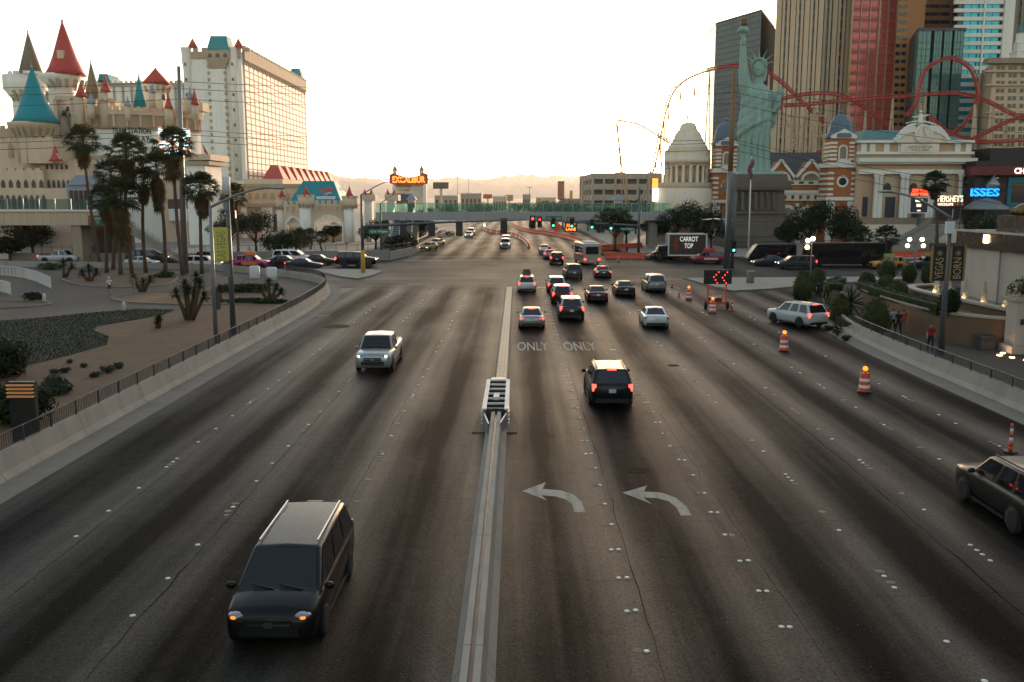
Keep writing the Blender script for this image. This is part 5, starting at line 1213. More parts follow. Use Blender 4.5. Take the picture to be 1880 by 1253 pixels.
# lower walls
pwall(ca,-40,258,120,400,186,14,M['castle_tan'],cren=1,cw=7,ch=5); pwall(ca,-40,236,40,262,192,10,M['castle_stone'],cren=1,cw=7,ch=5); pwall(ca,38,254,98,300,181,6,M['castle_tan'],cren=1,cw=7,ch=5)
pwall(ca,-40,313,82,400,181.5,5,M['castle_tan'],cren=1,cw=8,ch=4); pwall(ca,76,296,160,400,183,4,M['castle_tan'],cren=1,cw=6,ch=4); pwall(ca,-40,346,130,440,180,2,M['castle_tan'],'lower_wall'); pwall(ca,118,240,150,400,190,4,M['castle_stone'])
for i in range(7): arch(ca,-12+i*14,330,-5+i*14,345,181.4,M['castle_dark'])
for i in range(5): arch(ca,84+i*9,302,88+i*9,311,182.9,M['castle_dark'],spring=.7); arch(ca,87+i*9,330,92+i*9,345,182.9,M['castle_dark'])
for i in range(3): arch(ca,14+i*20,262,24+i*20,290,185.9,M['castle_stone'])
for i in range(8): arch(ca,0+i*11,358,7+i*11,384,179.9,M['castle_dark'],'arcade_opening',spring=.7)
m = MB(); p = A(103,293,180); cone(ca,103,296,267,12,180,'r',flare=True)
pwall(ca,90,286,110,298,179.5,2,M['castle_tan'],cren=1,cw=5,ch=4)
# ground floor and right-hand block
pwall(ca,140,292,372,470,DY-dr*.75,12,M['castle_tan'],'base_block'); pwall(ca,345,290,380,470,184,10,M['castle_white'],'stair_tower'); pwall(ca,340,283,386,294,183,12,M['castle_tan'],'cornice'); pwall(ca,338,296,384,303,183.4,12,M['castle_stone'],'cornice')
pwall(ca,308,366,345,384,DY-dr*.75-.4,.5,M['castle_dark'],'shop_window'); pwall(ca,310,384,345,406,DY-dr*.75-1.2,1.2,M['castle_white'],'balcony'); pwall(ca,124,338,176,405,178,6,M['slate_cone'],'glass_pavilion'); m = MB(); X0,X1,Z0,Z1 = R(124,322,170,340,178); m.vprism([(X0,Z0),(X1,Z0),(X1-1,Z1),(X0+1.8,Z1)],177.5,185); part('pavilion_roof', m, M['slate_cone'], ca)
for i in range(5): pwall(ca,128+i*9,350,135+i*9,390,177.9,.1,M['dark_pane'],'pavilion_window')
# low casino wall to the right, with arches, behind the trees
cw_ = thing('casino_front','long tan casino front with pointed arches beside the gatehouse','building',(*A(450,440,215).xy,0)); pwall(cw_,372,344,560,450,215,12,M['castle_tan']); pwall(cw_,372,338,562,344,214.6,1.0,M['castle_stone'],'cornice')
for i in range(12): arch(cw_,384+i*14,354,392+i*14,366,214.9,M['castle_stone'],'niche'); 
for (x0,x1) in ((462,478),(497,517)): arch(cw_,x0,393,x1,425,214.9,M['castle_dark'])
for x in (406,444,482,492): pwall(cw_,x,380,x+9,450,214,1.2,M['castle_white'],'buttress')
pwall(cw_,372,374,530,380,213.6,1.5,M['castle_stone'],'string_course'); None
# ---- gatehouse
gy = 188.0; gh = thing('gatehouse','castle gatehouse with teal tent roof and three red capped towers','gatehouse',(*A(585,447,gy).xy,0))
def gate_tower(xc, yt, ya, hw, ybot, Y):
    o = rtower(gh,xc,yt+14,ybot,hw*.8,Y,M['castle_white'],n=10,name='gate_tower'); c = rtower(o,xc,yt,yt+14,hw,Y,M['castle_tan'],[(.82,yt+18),(1.15,yt+12),(1.15,yt)],n=10,name='tower_head'); battlement(o,xc,yt,hw*1.15,Y,M['castle_tan'],8,4); cone(o,xc,yt,ya,hw*.72,Y,'r',flare=False,n=8); corbels(o,xc,yt+12,yt+19,hw*1.1,Y,M['castle_stone'],12)
gate_tower(518,366,347,11,425,gy+8); gate_tower(562,362,342,13,447,gy-6); gate_tower(642,364,342,12,445,gy-2)
def gwall(x0,x1,y0,y1,ax0,ax1,ay0,ay1,Y):
    X0,X1,Z0,Z1 = R(x0,y0,x1,y1,Y); a0,a1,b0,b1 = R(ax0,ay0,ax1,ay1,Y); Z0 = 0; b0 = 0
    ap = arch_pts(a0,a1,b0,b1,.8); arc = ap[2:]                    # right spring ... left spring
    pts_r = [(X1,Z0),(X1,Z1),((a0+a1)/2,Z1)] + [arc[i] for i in range(len(arc)//2,-1,-1)] + [(a1,Z0)]
    m = MB(); n = len(arc)
    m.box(X0,a0,Y,Y+1.5,Z0,Z1); m.box(a1,X1,Y,Y+1.5,Z0,Z1)
    up = sorted(arc, key=lambda p: p[0]); 
    for (p,q) in zip(up[:-1],up[1:]): m.vprism([(p[0],p[1]),(q[0],q[1]),(q[0],Z1),(p[0],Z1)],Y,Y+1.5)
    part('gate_wall', m, M['castle_tan'], gh)
    s = MB(); 
    for (p,q) in zip(up[:-1],up[1:]): s.bar((p[0],Y-.1,p[1]),(q[0],Y-.1,q[1]),.45,.4)
    s.box(a0-.4,a0,Y-.12,Y,Z0,up[0][1]); s.box(a1,a1+.4,Y-.12,Y,Z0,up[-1][1]); part('arch_trim', s, M['castle_white'], gh)
    pc = MB(); nb = 12
    for i in range(nb+1): x = a0+(a1-a0)*i/nb; pc.box(x-.06,x+.06,Y+.6,Y+.75,b1-(b1-b0)*.36,b1-.2)
    for f in (.2,.33): pc.box(a0,a1,Y+.62,Y+.73,b1-(b1-b0)*f-.06,b1-(b1-b0)*f+.06)
    part('portcullis', pc, M['castle_white'], gh)
    c = MB(); nn = int((X1-X0)/1.2)
    for i in range(nn): c.box(X0+i*1.2+.1,X0+i*1.2+.8,Y-.25,Y+.4,Z1,Z1+.7); c.box(X0+i*1.2+.2,X0+i*1.2+.7,Y-.3,Y,Z1-1.3,Z1-.5)
    c.box(X0,X1,Y-.25,Y,Z1-.5,Z1+.02); part('battlement', c, M['castle_tan'], gh, kind='stuff')
gwall(522,556,376,447,527,552,398,447,gy+1); gwall(568,638,375,447,580,628,396,447,gy-1)
part('porch_ceiling', MB().box(R(520,376,640,447,gy)[0],R(520,376,640,447,gy)[1],gy+2,gy+16,R(520,380,640,384,gy)[2],R(520,376,640,384,gy)[3]), M['castle_stone'], gh)
X0,X1,Z0,Z1 = R(530,332,630,376,gy+3); ix0,ix1,_,_ = R(549,332,606,376,gy+3); m = MB()
m._add([(X0,gy+2,Z0),(X1,gy+2,Z0),(X1,gy+16,Z0),(X0,gy+16,Z0),(ix0,gy+7,Z1),(ix1,gy+7,Z1),(ix1,gy+11,Z1),(ix0,gy+11,Z1)],[(0,1,5,4),(1,2,6,5),(2,3,7,6),(3,0,4,7),(4,5,6,7),(3,2,1,0)]); part('tent_roof', m, M['teal_roof'], gh)
tilt = math.atan2(5, Z1-Z0); M['logo_red'] = pm('logo_red', (.5,.08,.05), .5); rp = lambda px,py: (lambda v: (v.x, gy+2-.12+5*(v.z-Z0)/(Z1-Z0), v.z))(A(px,py,gy+3))
text_fit('lettering','Buca', M['logo_red'], gh, 0,3.6,0,1.7, (rp(592,349),(PI/2-tilt*.9,rad(-12),0)), shear=.3, bold=.03, ext=.05); text_fit('lettering','di BEPPO', M['sign_white'], gh, 0,2.0,0,.5, (rp(599,356),(PI/2-tilt*.9,rad(-14),0)), ext=.05)
a_, b_ = rp(581,366), rp(615,361); m = MB(); m._add([(a_[0],a_[1]-.05,a_[2]),(b_[0],a_[1]-.05,a_[2]),(b_[0],b_[1]-.05,b_[2]),(a_[0],b_[1]-.05,b_[2])],[(0,1,2,3)]); part('sign_strip', m, M['sign_white'], gh)
text_fit('lettering','ITALIAN RESTAURANT', M['iron_black'], gh, 0,(b_[0]-a_[0])*.85,0,.28, (((a_[0]+b_[0])/2,(a_[1]+b_[1])/2-.1,(a_[2]+b_[2])/2),(PI/2-tilt,0,0)), ext=.01)
pwall(gh,590,428,640,447,gy+14,1,M['castle_tan'],'back_wall')
# pair of smaller towers beyond
for k,(xc,lb) in enumerate(((676,'twin capped castle tower nearer the gatehouse'),(718,'twin capped castle tower beside the escalators'))):
    t = thing('castle_tower', lb, 'tower', (*A(xc,440,200).xy,0)); pwall(t,xc-6,366,xc+7,445,200,3,M['castle_white'],'shaft'); pwall(t,xc-12,358,xc+13,369,199.4,4.2,M['castle_tan'],'tower_head',cren=1,cw=4,ch=3)
    for xx in (xc-6,xc+6): cone(t,xx,358,347,4.5,200,'r',flare=False,n=8)
# white retaining walls in front of the castle and gatehouse
for (a,b,z,lb) in (((-75,137.2),(-46,136.6),1.3,'low white wall with railing below the castle'),((-46,136.6),(-19.5,141),1.5,'pale retaining wall below the gatehouse trees'),((-19.5,141),(-17.5,152),1.3,'curving pale wall at the gatehouse drive'),((-18,152),(-17.9,230),1.1,'long low concrete wall leading to the footbridge')):
    m = MB(); m.bar((*a,z/2),(*b,z/2),.4,z); t = solo('garden_wall', m, M['concrete'], lb, 'wall')
    r_ = MB(); d = math.dist(a,b); n = int(d/1.5)
    for i in range(n+1): f = i/n; x,y = a[0]+(b[0]-a[0])*f, a[1]+(b[1]-a[1])*f; r_.box(x-.03,x+.03,y-.03,y+.03,z,z+.9)
    r_.bar((*a,z+.9),(*b,z+.9),.05); part('railing', r_, M['dark_steel'], t, kind='stuff')
# ---- footbridge on the left and its stairs
fb = thing('footbridge','beige footbridge with glass railings crossing the street at the left edge','footbridge',(-70,134,0)); X0,X1,Z0,Z1 = R(-160,387,190,414,134)
part('deck', MB().box(X0,X1,134,138.5,Z0,Z1-.15), M['castle_tan'], fb); part('coping', MB().box(X0,X1,133.8,134.5,Z1-.15,Z1+.12), M['castle_white'], fb)
for i in range(26): m = MB(); x = X0+(X1-X0)*i/25; m.box(x-.01,x+.01,133.985,134,Z0,Z1-.15); part('panel_joint', m, M['castle_dark'], fb)
def glass_clear(name, col, a=.75):
    m, t, b = nodes(name); b.inputs['Base Color'].default_value = (*col,1); b.inputs['Roughness'].default_value = .06
    tr = N(t,'ShaderNodeBsdfTransparent'); tr.inputs[0].default_value = (*[min(1,c*1.6+.35) for c in col],1); mx = N(t,'ShaderNodeMixShader'); mx.inputs[0].default_value = 1-a
    t.links.new(tr.outputs[0], mx.inputs[1]); t.links.new(b.outputs[0], mx.inputs[2]); t.links.new(mx.outputs[0], t.nodes['Material Output'].inputs[0]); return m
M['rail_glass'] = glass_clear('railing_glass', (.2,.27,.25), .75)
for i in range(13):
    x = X0+(X1-X0)*i/12
    part('railing_post', MB().box(x-.06,x+.06,134.0,134.15,Z1+.1,Z1+1.7), M['steel'], fb)
    if i < 12: part('glass_panel', MB().box(x+.1,x+(X1-X0)/12-.1,134.05,134.09,Z1+.2,Z1+1.6), M['rail_glass'], fb)
part('pier', MB().box(R(130,414,148,465,134)[0],R(130,414,148,465,134)[1],134.3,138,0,Z0), M['castle_stone'], fb); part('under_wall', MB().box(R(-160,414,135,465,139)[0],R(-160,414,135,465,139)[1],141,142,0,Z0+.5), M['castle_white'], fb)
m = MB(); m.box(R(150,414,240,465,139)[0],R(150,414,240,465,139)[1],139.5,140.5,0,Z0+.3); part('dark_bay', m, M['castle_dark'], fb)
sp = thing('road_sign','green direction sign hung on the end of the left footbridge','road sign',A(175,405,133.5)); X0_,X1_,Z0_,Z1_ = R(162,396,190,414,133.5); part('panel', MB().box(X0_,X1_,133.4,133.5,Z0_,Z1_), M['sign_green'], sp); text_fit('lettering','NORTH\n15', M['sign_white'], sp, 0,1.0,0,.8, (((X0_+X1_)/2+.25,133.38,(Z0_+Z1_)/2),(PI/2,0,0)), ext=.005); part('shield', MB().box(X0_+.15,X0_+.6,133.37,133.4,Z0_+.35,Z1_-.3), M['logo_red'], sp)
st = thing('staircase','concrete staircase with metal railings descending toward the casino','stairs',(*A(290,460,136).xy,0)); a = A(205,395,136); b = A(335,468,136); b.z = .1
n = 26
for i in range(n):
    f0, f1 = i/n, (i+1)/n; x0,x1 = a.x+(b.x-a.x)*f0, a.x+(b.x-a.x)*f1; z = a.z+(b.z-a.z)*f1; part('step', MB().box(x0,x1+.1,135.2,138.5,z-.3,z), M['concrete'], st)
m = MB(); m.vprism([(a.x,a.z-1.0),(b.x,b.z-.1),(b.x+.6,b.z+.5),(a.x,a.z+.5)],135,135.2); part('stringer', m, M['barrier_concrete'], st)
m = MB()
for k in range(3): m.tube([(a.x,135,a.z+.7+k*.35),(b.x,135,b.z+.7+k*.35)],.035,6)
for i in range(14): f = i/13; m.tube([(a.x+(b.x-a.x)*f,135,a.z+(b.z-a.z)*f+.3),(a.x+(b.x-a.x)*f,135,a.z+(b.z-a.z)*f+1.5)],.035,6)
part('handrail', m, M['steel'], st)
# ================================================================== far footbridge, marquee, distance
BY = 172.0; fb2 = thing('footbridge','long footbridge with green glass railings spanning the road beyond the junction','footbridge',(0,BY,0)); X0,X1,Z0,Z1 = R(690,390,1232,405,BY)
M['bridge_grey'] = pm('bridge_panel', (.33,.31,.295), .6, var=.12, scale=.6, streak=.2)
part('deck', MB().box(X0,X1,BY,BY+5,Z0,Z0+.5), M['bridge_grey'], fb2)
nf = 30
for i in range(nf):
    x = X0+(X1-X0)*i/nf; part('fascia_panel', MB().box(x+.015,x+(X1-X0)/nf-.015,BY-.12,BY,Z0,Z1), M['bridge_grey'], fb2); part('fascia_panel', MB().box(x+.015,x+(X1-X0)/nf-.015,BY+5,BY+5.12,Z0,Z1), M['bridge_grey'], fb2)
M['bridge_glass'] = glass_clear('bridge_glass', (.3,.38,.34), .9); gz = A(950,374,BY).z
for i in range(nf):
    x = X0+(X1-X0)*i/nf
    for yy in (BY+.1, BY+4.8): part('glass_panel', MB().box(x+.05,x+(X1-X0)/nf-.05,yy,yy+.03,Z1+.06,gz), M['bridge_glass'], fb2)
    part('railing_post', MB().box(x-.035,x+.035,BY+.04,BY+.16,Z1-.1,gz+.06), M['steel'], fb2)
part('handrail', MB().box(X0,X1,BY+.05,BY+.2,gz,gz+.08), M['steel'], fb2)
for x in (X0+1.5,-19.3,X1-3): part('pier', MB().box(x-.7,x+.7,BY+1,BY+4,0,Z0), M['concrete'], fb2)
# signs on the bridge
for (x0,y0,x1,y1,w,lb) in ((982,397,994,407,'15','small green highway sign at the middle of the far footbridge'),(1002,397,1032,406,'Tropicana Ave','wide green street name sign on the far footbridge'),(1041,398,1055,408,'WEST','green and red highway sign on the far footbridge')):
    a,b,c,d = R(x0,y0,x1,y1,BY-.4); t = thing('road_sign', lb, 'road sign', ((a+b)/2,BY-.4,c)); part('panel', MB().box(a,b,BY-.45,BY-.38,c,d), M['sign_green'], t); text_fit('lettering', w, M['sign_white'], t, 0,(b-a)*.8,0,(d-c)*.45, (((a+b)/2,BY-.46,(c+d)/2),(PI/2,0,0)), ext=.006)
    part('bracket', MB().box(a+.2,a+.3,BY-.4,BY-.1,c+.2,d-.1), M['steel'], t)
    if x0 == 1041: part('red_shield', MB().box(a+.2,b-.1,BY-.47,BY-.455,c+.55,d-.05), M['logo_red'], t)
# kiosks at the bridge ends
def kiosk(label, xc, Y, w, ytop, yeave, ybot):
    t = thing('bridge_kiosk', label, 'kiosk', (*A(xc,ybot,Y).xy,0)); X0,X1,Z0,Z1 = R(xc-w,yeave,xc+w,ybot,Y); d = X1-X0
    part('wall', MB().box(X0+.3,X1-.3,Y+.3,Y+d-.3,Z0,Z1), M['castle_tan'], t); m = MB(); m.lathe([(d*.74,0),(d*.4,(A(xc,ytop,Y).z-Z1)*.7),(d*.08,A(xc,ytop,Y).z-Z1)], c=((X0+X1)/2,Y+d/2,Z1), n=4, off=PI/4); part('hip_roof', m, M['slate_cone'], t)
    part('door_opening', MB().box((X0+X1)/2-.7,(X0+X1)/2+.7,Y+.25,Y+.35,Z0,Z1-.5), M['castle_dark'], t); part('tower_base', MB().box(X0,X1,Y,Y+d,0,Z0), M['castle_tan'], t)
kiosk('blue roofed lift kiosk above the escalators on the left of the far footbridge', 755, 178, 9, 357, 367, 392)
kiosk('blue roofed lift kiosk before the parking garage at the right bridge end', 1136, 178, 10, 357, 368, 392)
# escalators
M['escalator_side'] = pm('escalator_panel', (.42,.42,.4), .4, .3, var=.1)
for (xt,xb,lb) in ((731,722,'escalator flight nearer the gatehouse towers'),(752,745,'escalator flight nearer the road below the kiosk')):
    t = thing('escalator', lb, 'escalator', (*A(xb,452,166).xy,0)); a = A(xt,391,176); b = A(xb,452,163); b.z = .2
    m = MB(); m.bar(a,b,1.1,.5); part('stair_bed', m, M['dark_steel'], t)
    for s in (-1,1): m = MB(); m.bar(a+Vector((s*.8,0,.5)),b+Vector((s*.8,0,.5)),.18,1.0); part('balustrade', m, M['escalator_side'], t)
    for i in range(18): f = (i+.5)/18; c = a.lerp(b,f)+Vector((0,0,.3)); part('step', MB().box(c.x-.5,c.x+.5,c.y-.2,c.y+.2,c.z-.12,c.z), M['steel'], t)
# casino marquee
mq = thing('marquee_sign','castle marquee with glowing orange lettering and two pointed caps','sign',(*A(752,400,262).xy,0)); Y = 262.0
M['neon_orange'] = emit('neon_orange', (1,.27,.03), .55, (.6,.2,.05)); M['marquee_red'] = pm('marquee_red', (.4,.06,.02), .5, var=.2)
M['marquee_art'] = pm('marquee_poster', (.45,.38,.28), .5, var=.45, scale=.35, col2=(.6,.5,.38))
pwall(mq,721,340,727,420,Y,2,M['castle_white'],'pylon'); pwall(mq,777,340,783,420,Y,2,M['castle_white'],'pylon')
pwall(mq,724,339,778,375,Y+.4,1.2,M['marquee_art'],'poster_panel'); pwall(mq,724,357,759,375,Y+.3,.2,M['dark_steel'],'message_panel')
a,b,c,d = R(715,320,786,340,Y-.3); m = MB(); m.vprism([(a,c+.5),(a+1.5,c),(b-1.5,c),(b,c+.5),(b,d),(b-1.5,d+.4),(b-2.5,d-.4),((a+b)/2,d-.9),(a+2.5,d-.2),(a+1,d+.3),(a,d-.2)], Y-.3, Y+1.4); part('name_panel', m, M['marquee_red'], mq)
text_fit('lettering','EXCALIBUR', M['neon_orange'], mq, 0,(b-a)*.84,0,(d-c)*.6, (((a+b)/2,Y-.4,(c+d)/2),(PI/2,0,0)), ext=.08, bold=.02)
part('sword_bar', MB().box(a-1.8,b+1.8,Y+.0,Y+.5,(c+d)/2-.2,(c+d)/2+.25), M['neon_orange'], mq)
for xc in (725,774): o = rtower(mq,xc,312,324,4.5,Y+.6,M['castle_white'],[(.8,324),(.8,316),(1.2,312)],n=8,name='cap_turret'); cone(o,xc,313,303,5.5,Y+.6,'b',n=8)
text_fit('lettering','TOURNAMENT\nOF KINGS', M['castle_dark'], mq, 0,4.6,0,1.6, ((A(742,346,Y).x,Y+.35,A(742,346,Y).z),(PI/2,0,0)), ext=.02); 
# billboard, pylon signs, lamp masts in the distance
def monopole(label, x0,y0,x1,y1,Y,mat,name='billboard'):
    t = thing(name, label, 'billboard', (*A((x0+x1)/2,370,Y).xy,0)); pwall(t,x0,y0,x1,y1,Y,1,mat,'panel'); c = A((x0+x1)/2,y1,Y); part('post', pole(MB(),(c.x,Y+.5,0),(c.x,Y+.5,c.z),.6,.6), M['castle_tan'], t); pwall(t,x0,y1,x1,y1+1,Y-.6,1.6,M['dark_steel'],'walkway')
monopole('dark billboard on a single post beyond the marquee',795,335,824,346,420,pm('billboard_dark',(.09,.07,.055),.6,var=.3,scale=.2))
monopole('small red billboard low on the far road side',887,357,904,364,620,M['marquee_red']); monopole('tall striped sign pylon in front of the mountains',1024,333,1036,366,520,pm('pylon_sign',(.3,.12,.07),.6,var=.6,scale=.15)); monopole('slim yellow sign beside the parking garage',1046,350,1051,368,500,M['yellow'])
monopole('pink and gold sign at the road vanishing point',928,358,942,368,700,pm('far_sign',(.4,.2,.1),.6,var=.5,scale=.2))
lows = ((798,360,840,372,'low tan building behind the marquee'),(846,356,884,372,'low cream canopy building beyond the far footbridge'),(905,362,930,373,'small flat roofed building by the vanishing point'),(960,358,974,372,'small grey tower building past the vanishing point'),(985,364,1020,374,'low brown building below the mountains'),(1030,366,1066,376,'low pale building next to the garage'))
for (x0,y0,x1,y1,lb) in lows:
    Yb = 560+ (x0*37)%140; t = thing('low_building', lb, 'building', (*A((x0+x1)/2,372,Yb).xy,0)); m = MB(); a,b,c,d = R(x0,y0,x1,y1,Yb); m.box(a,b,Yb,Yb+18,0,d); part('wall', m, M['castle_tan'] if x0%2 else M['concrete'], t); part('roof_edge', MB().box(a-.3,b+.3,Yb-.3,Yb+18.3,d,d+.6), M['castle_white'], t)
    nb = 5; 
    for i in range(nb): part('window', MB().box(a+(b-a)*(i+.2)/nb,a+(b-a)*(i+.75)/nb,Yb-.05,Yb+.1,1.2,d*.7), M['dark_pane'], t)
for (px,yt,Yb) in ((840,327,330),(860,329,360),(1139,300,330),(972,345,300)):
    b = A(px,372,Yb); t = thing('lamp_mast',{840:'thin lamp mast in front of the mountains, nearer the billboard',860:'thin lamp mast in front of the mountains, nearer the road',1139:'thin mast rising before the parking garage',972:'short lamp mast at the end of the far road'}[px],'lamp mast',(b.x,Yb,0)); tp_ = A(px,yt,Yb); part('shaft', pole(MB(),(b.x,Yb,0),tp_,.16,.08), M['pole'], t); part('lamp_head', MB().box(tp_.x-.9,tp_.x+.9,Yb-.15,Yb+.15,tp_.z,tp_.z+.18), M['steel'], t)
# ---- parking garage
pk = thing('parking_garage','five storey tan parking garage behind the coaster supports','parking garage',(*A(1140,378,300).xy,0)); M['garage'] = pm('garage_concrete', (.42,.34,.25), .8, var=.12, scale=.3, streak=.2)
gX0,gX1,gZ0,gZ1 = R(1088,318,1212,378,300); lx = A(1066,330,350).x
m = MB(); fz = [0,3.0,6.1,9.2,12.3,15.4]
zt = gZ1
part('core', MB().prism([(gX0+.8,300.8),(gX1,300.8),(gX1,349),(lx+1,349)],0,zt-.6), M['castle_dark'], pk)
lev = 5; hgt = zt/lev
for i in range(lev):
    z0 = i*hgt+hgt*.45; z1 = (i+1)*hgt
    part('parapet_band', MB().box(gX0,gX1,300,300.6,z0,z1), M['garage'], pk)
    m = MB(); m._add([(gX0,300,z0),(lx,350,z0),(lx,350,z1),(gX0,300,z1),(gX0+.6,300.6,z0),(lx+.6,350,z0),(lx+.6,350,z1),(gX0+.6,300.6,z1)],[(0,3,2,1),(4,5,6,7),(0,4,7,3),(3,7,6,2),(0,1,5,4)]); part('parapet_band', m, M['garage'], pk)
for i in range(7):
    x = gX0+(gX1-gX0)*i/6; part('column', MB().box(x-.35,x+.35,299.9,300.7,0,zt), M['garage'], pk)
for i in range(1,5): f = i/4; x,y = gX0+(lx-gX0)*f,300+50*f; part('column', MB().box(x-.3,x+.5,y-.6,y+.6,0,zt), M['garage'], pk)
# far lane of cars and trees are built with the vegetation
# ================================================================== skyline casino side
M['tan_stone'] = pm('tan_stone', (.56,.41,.27), .8, var=.12, scale=.4, streak=.2); M['tan_dark'] = pm('tan_stone_weathered', (.29,.215,.15), .82, var=.15, scale=.4, streak=.25)
M['brick'] = pm('red_brick', (.38,.125,.04), .85, var=.18, scale=1.2, bump=.2); M['trim_white'] = pm('white_trim', (.74,.69,.6), .7, var=.08, scale=.8, streak=.15)
M['cream'] = pm('cream_stone', (.78,.65,.49), .8, var=.1, scale=.5, streak=.2); M['peach'] = pm('peach_stone', (.52,.34,.2), .8, var=.12, scale=.5, streak=.15)
M['granite'] = pm('grey_granite', (.14,.108,.08), .85, var=.18, scale=.9, bump=.3, streak=.2); M['slate'] = pm('dark_slate', (.07,.065,.065), .7, var=.2, scale=1)
M['verdigris_roof'] = pm('green_roof', (.05,.16,.14), .6, var=.15, scale=.6, streak=.2); M['blue_dome'] = pm('blue_grey_dome', (.1,.14,.18), .6, var=.15, scale=.6, streak=.2)
M['glass_grey'] = glass('glass_grey', (.17,.2,.205), .25, metal=.0, spec=.25); M['glass_red'] = glass('glass_red', (.5,.085,.095), .2, metal=.2, spec=.5, var=.3, scale=.06); M['glass_teal'] = glass('glass_teal', (.02,.4,.5), .12, metal=.2, spec=.5, var=.35); M['glass_green'] = glass('glass_green', (.06,.15,.14), .12, metal=.2, spec=.5, var=.35)
M['mullion_gold'] = pm('mullion_gold', (.4,.28,.13), .5, .3, var=.1); M['mullion_dark'] = pm('mullion_dark', (.06,.06,.06), .5, .3); M['orange_brick'] = pm('orange_brick', (.38,.17,.07), .85, var=.12, scale=.6, streak=.15)
def slabZ(x0,y0,x1,Y): a = R(x0,y0,x1,362,Y); return a[0],a[1],a[3]
# ---- grey glass tower
t = thing('glass_tower','grey glass slab tower behind the raised torch','tower',(*A(1398,362,300).xy,0)); 
c0 = A(1398,22,300); l0 = A(1315,34,322); r0 = A(1424,30,330); zt = c0.z
base = [(c0.x,c0.y),(r0.x,r0.y),(r0.x-20,r0.y+16),(l0.x,l0.y)]
part('glass_wall', MB().prism(base,0,zt), M['glass_grey'], t)
m = MB(); nfl = 36
for k in range(nfl): 
    z = 1+k*zt/nfl; m.bar((c0.x-.02,c0.y-.06,z),(l0.x,l0.y-.06,z),.12,.25); m.bar((c0.x+.03,c0.y-.05,z),(r0.x+.03,r0.y,z),.12,.25)
for k in range(27): f = k/26; x,y = c0.x+(l0.x-c0.x)*f,c0.y+(l0.y-c0.y)*f; m.box(x-.05,x+.05,y-.12,y,0,zt)
part('mullions', m, M['mullion_dark'], t, kind='stuff'); part('parapet', MB().prism(base,zt,zt+.8), M['mullion_dark'], t)
m = MB(); m.bar((c0.x+.14,c0.y-.05,zt/2),(r0.x+.14,r0.y,zt/2),.12,zt-.2); part('side_wall', m, pm('painted_shade_panel',(.05,.055,.05),.9,var=.25,scale=.4,spec=.05), t)  # dark matte sheet over the glass, painting this face in shade
# ---- stepped stone tower with piers
def pier_tower(name,label,x0,x1,ytop,Y,depth,mat,gl,npier,spand,right=True,cat='tower',band=None,floor=3.4,pw=.9):
    t = thing(name,label,cat,(*A((x0+x1)/2,362,Y).xy,0)); X0,X1,_,ZT = R(x0,ytop,x1,362,Y)
    part('core', MB().sbox(X0,X1,Y,Y+depth,0,ZT), gl, t)
    for i in range(npier+1):
        x = X0+(X1-X0)*i/npier; w = pw*(1.5 if i % 3 == 0 else .8); part('pier', MB().box(x-w/2,x+w/2,Y-.7 if i%3==0 else Y-.45,Y+.2,0,ZT), mat, t)
    m = MB(); nfl = int(ZT/floor)
    for k in range(nfl+1): m.box(X0,X1,Y-.14,Y+.05,k*floor,k*floor+floor*.34)
    part('spandrels', m, spand, t, kind='stuff')
    if right:
        m = MB(); nd = max(2,int(depth/3.2))
        for i in range(nd+1): y = Y+depth*i/nd; m.box(X0-.4+.3*(y-Y),X0+.1+.3*(y-Y),y-.4,y+.4,0,ZT)
        part('side_piers', m, mat, t, kind='stuff')
    part('cap', MB().sbox(X0-.3,X1+.3,Y-.5,Y+depth,ZT,ZT+1.2), mat, t); return t, X0, X1, ZT
M['spandrel_grey'] = pm('spandrel_grey', (.13,.125,.115), .6, var=.2, scale=.4); M['spandrel_red'] = pm('spandrel_red', (.34,.075,.075), .6, var=.2, scale=.3)
t, a, b, zt = pier_tower('stone_tower','tall tan stone tower with many vertical piers, directly right of the statue',1424,1500,-60,278,40,M['tan_stone'],M['dark_pane'],9,M['spandrel_grey'])
t2, a, b, zt = pier_tower('stone_tower','narrow tan stone tower wing joined between the piered tower and the red tower',1500,1551,-60,286,30,M['tan_stone'],M['dark_pane'],6,M['spandrel_grey'],right=False)
t, a, b, zt = pier_tower('red_tower','deep red glass tower with thin gold uprights',1557,1656,-60,282,30,M['mullion_gold'],M['glass_red'],6,M['spandrel_red'],floor=3.0,pw=.32)
m = MB(); [m.box(a,b,281.75,281.9,k*1.5,k*1.5+.07) for k in range(int(zt/1.5))]; part('glazing_bars', m, M['mullion_gold'], t, kind='stuff')
# ---- orange-brown tower with window pairs
t = thing('brown_tower','orange brown tower with paired square windows right of the red tower','tower',(*A(1662,362,276).xy,0)); X0,X1,_,ZT = R(1640,-60,1690,362,276); part('wall', MB().sbox(X0,X1,276,300,0,ZT), M['orange_brick'], t)
wm = unit_box('window', M['dark_pane']); 
for k in range(30):
    y = -2+k*14.4
    if y > 262: break
    for xx in (1651.5,1662.5): c = A(xx-k*.5,y,276); inst('window', wm, t, (c.x,275.98,c.z), (1.25,.1,1.0))
# ---- brick tower with ribbon windows behind the green glass tower
t = thing('brick_tower','rust brick tower with ribbon windows above the green glass tower','tower',(*A(1722,362,292).xy,0)); X0,X1,_,ZT = R(1680,-60,1757,362,292); part('wall', MB().sbox(X0,X1,292,318,0,ZT), M['orange_brick'], t)
for k in range(12):
    y = -6+k*14.6; a,b,c,d = R(1688,y,1744,y+6,292)
    for i in range(3): w = (b-a)/3; part('window', MB().box(a+i*w+.1,a+(i+1)*w-.1,291.9,292.1,c,d), M['dark_pane'], t)
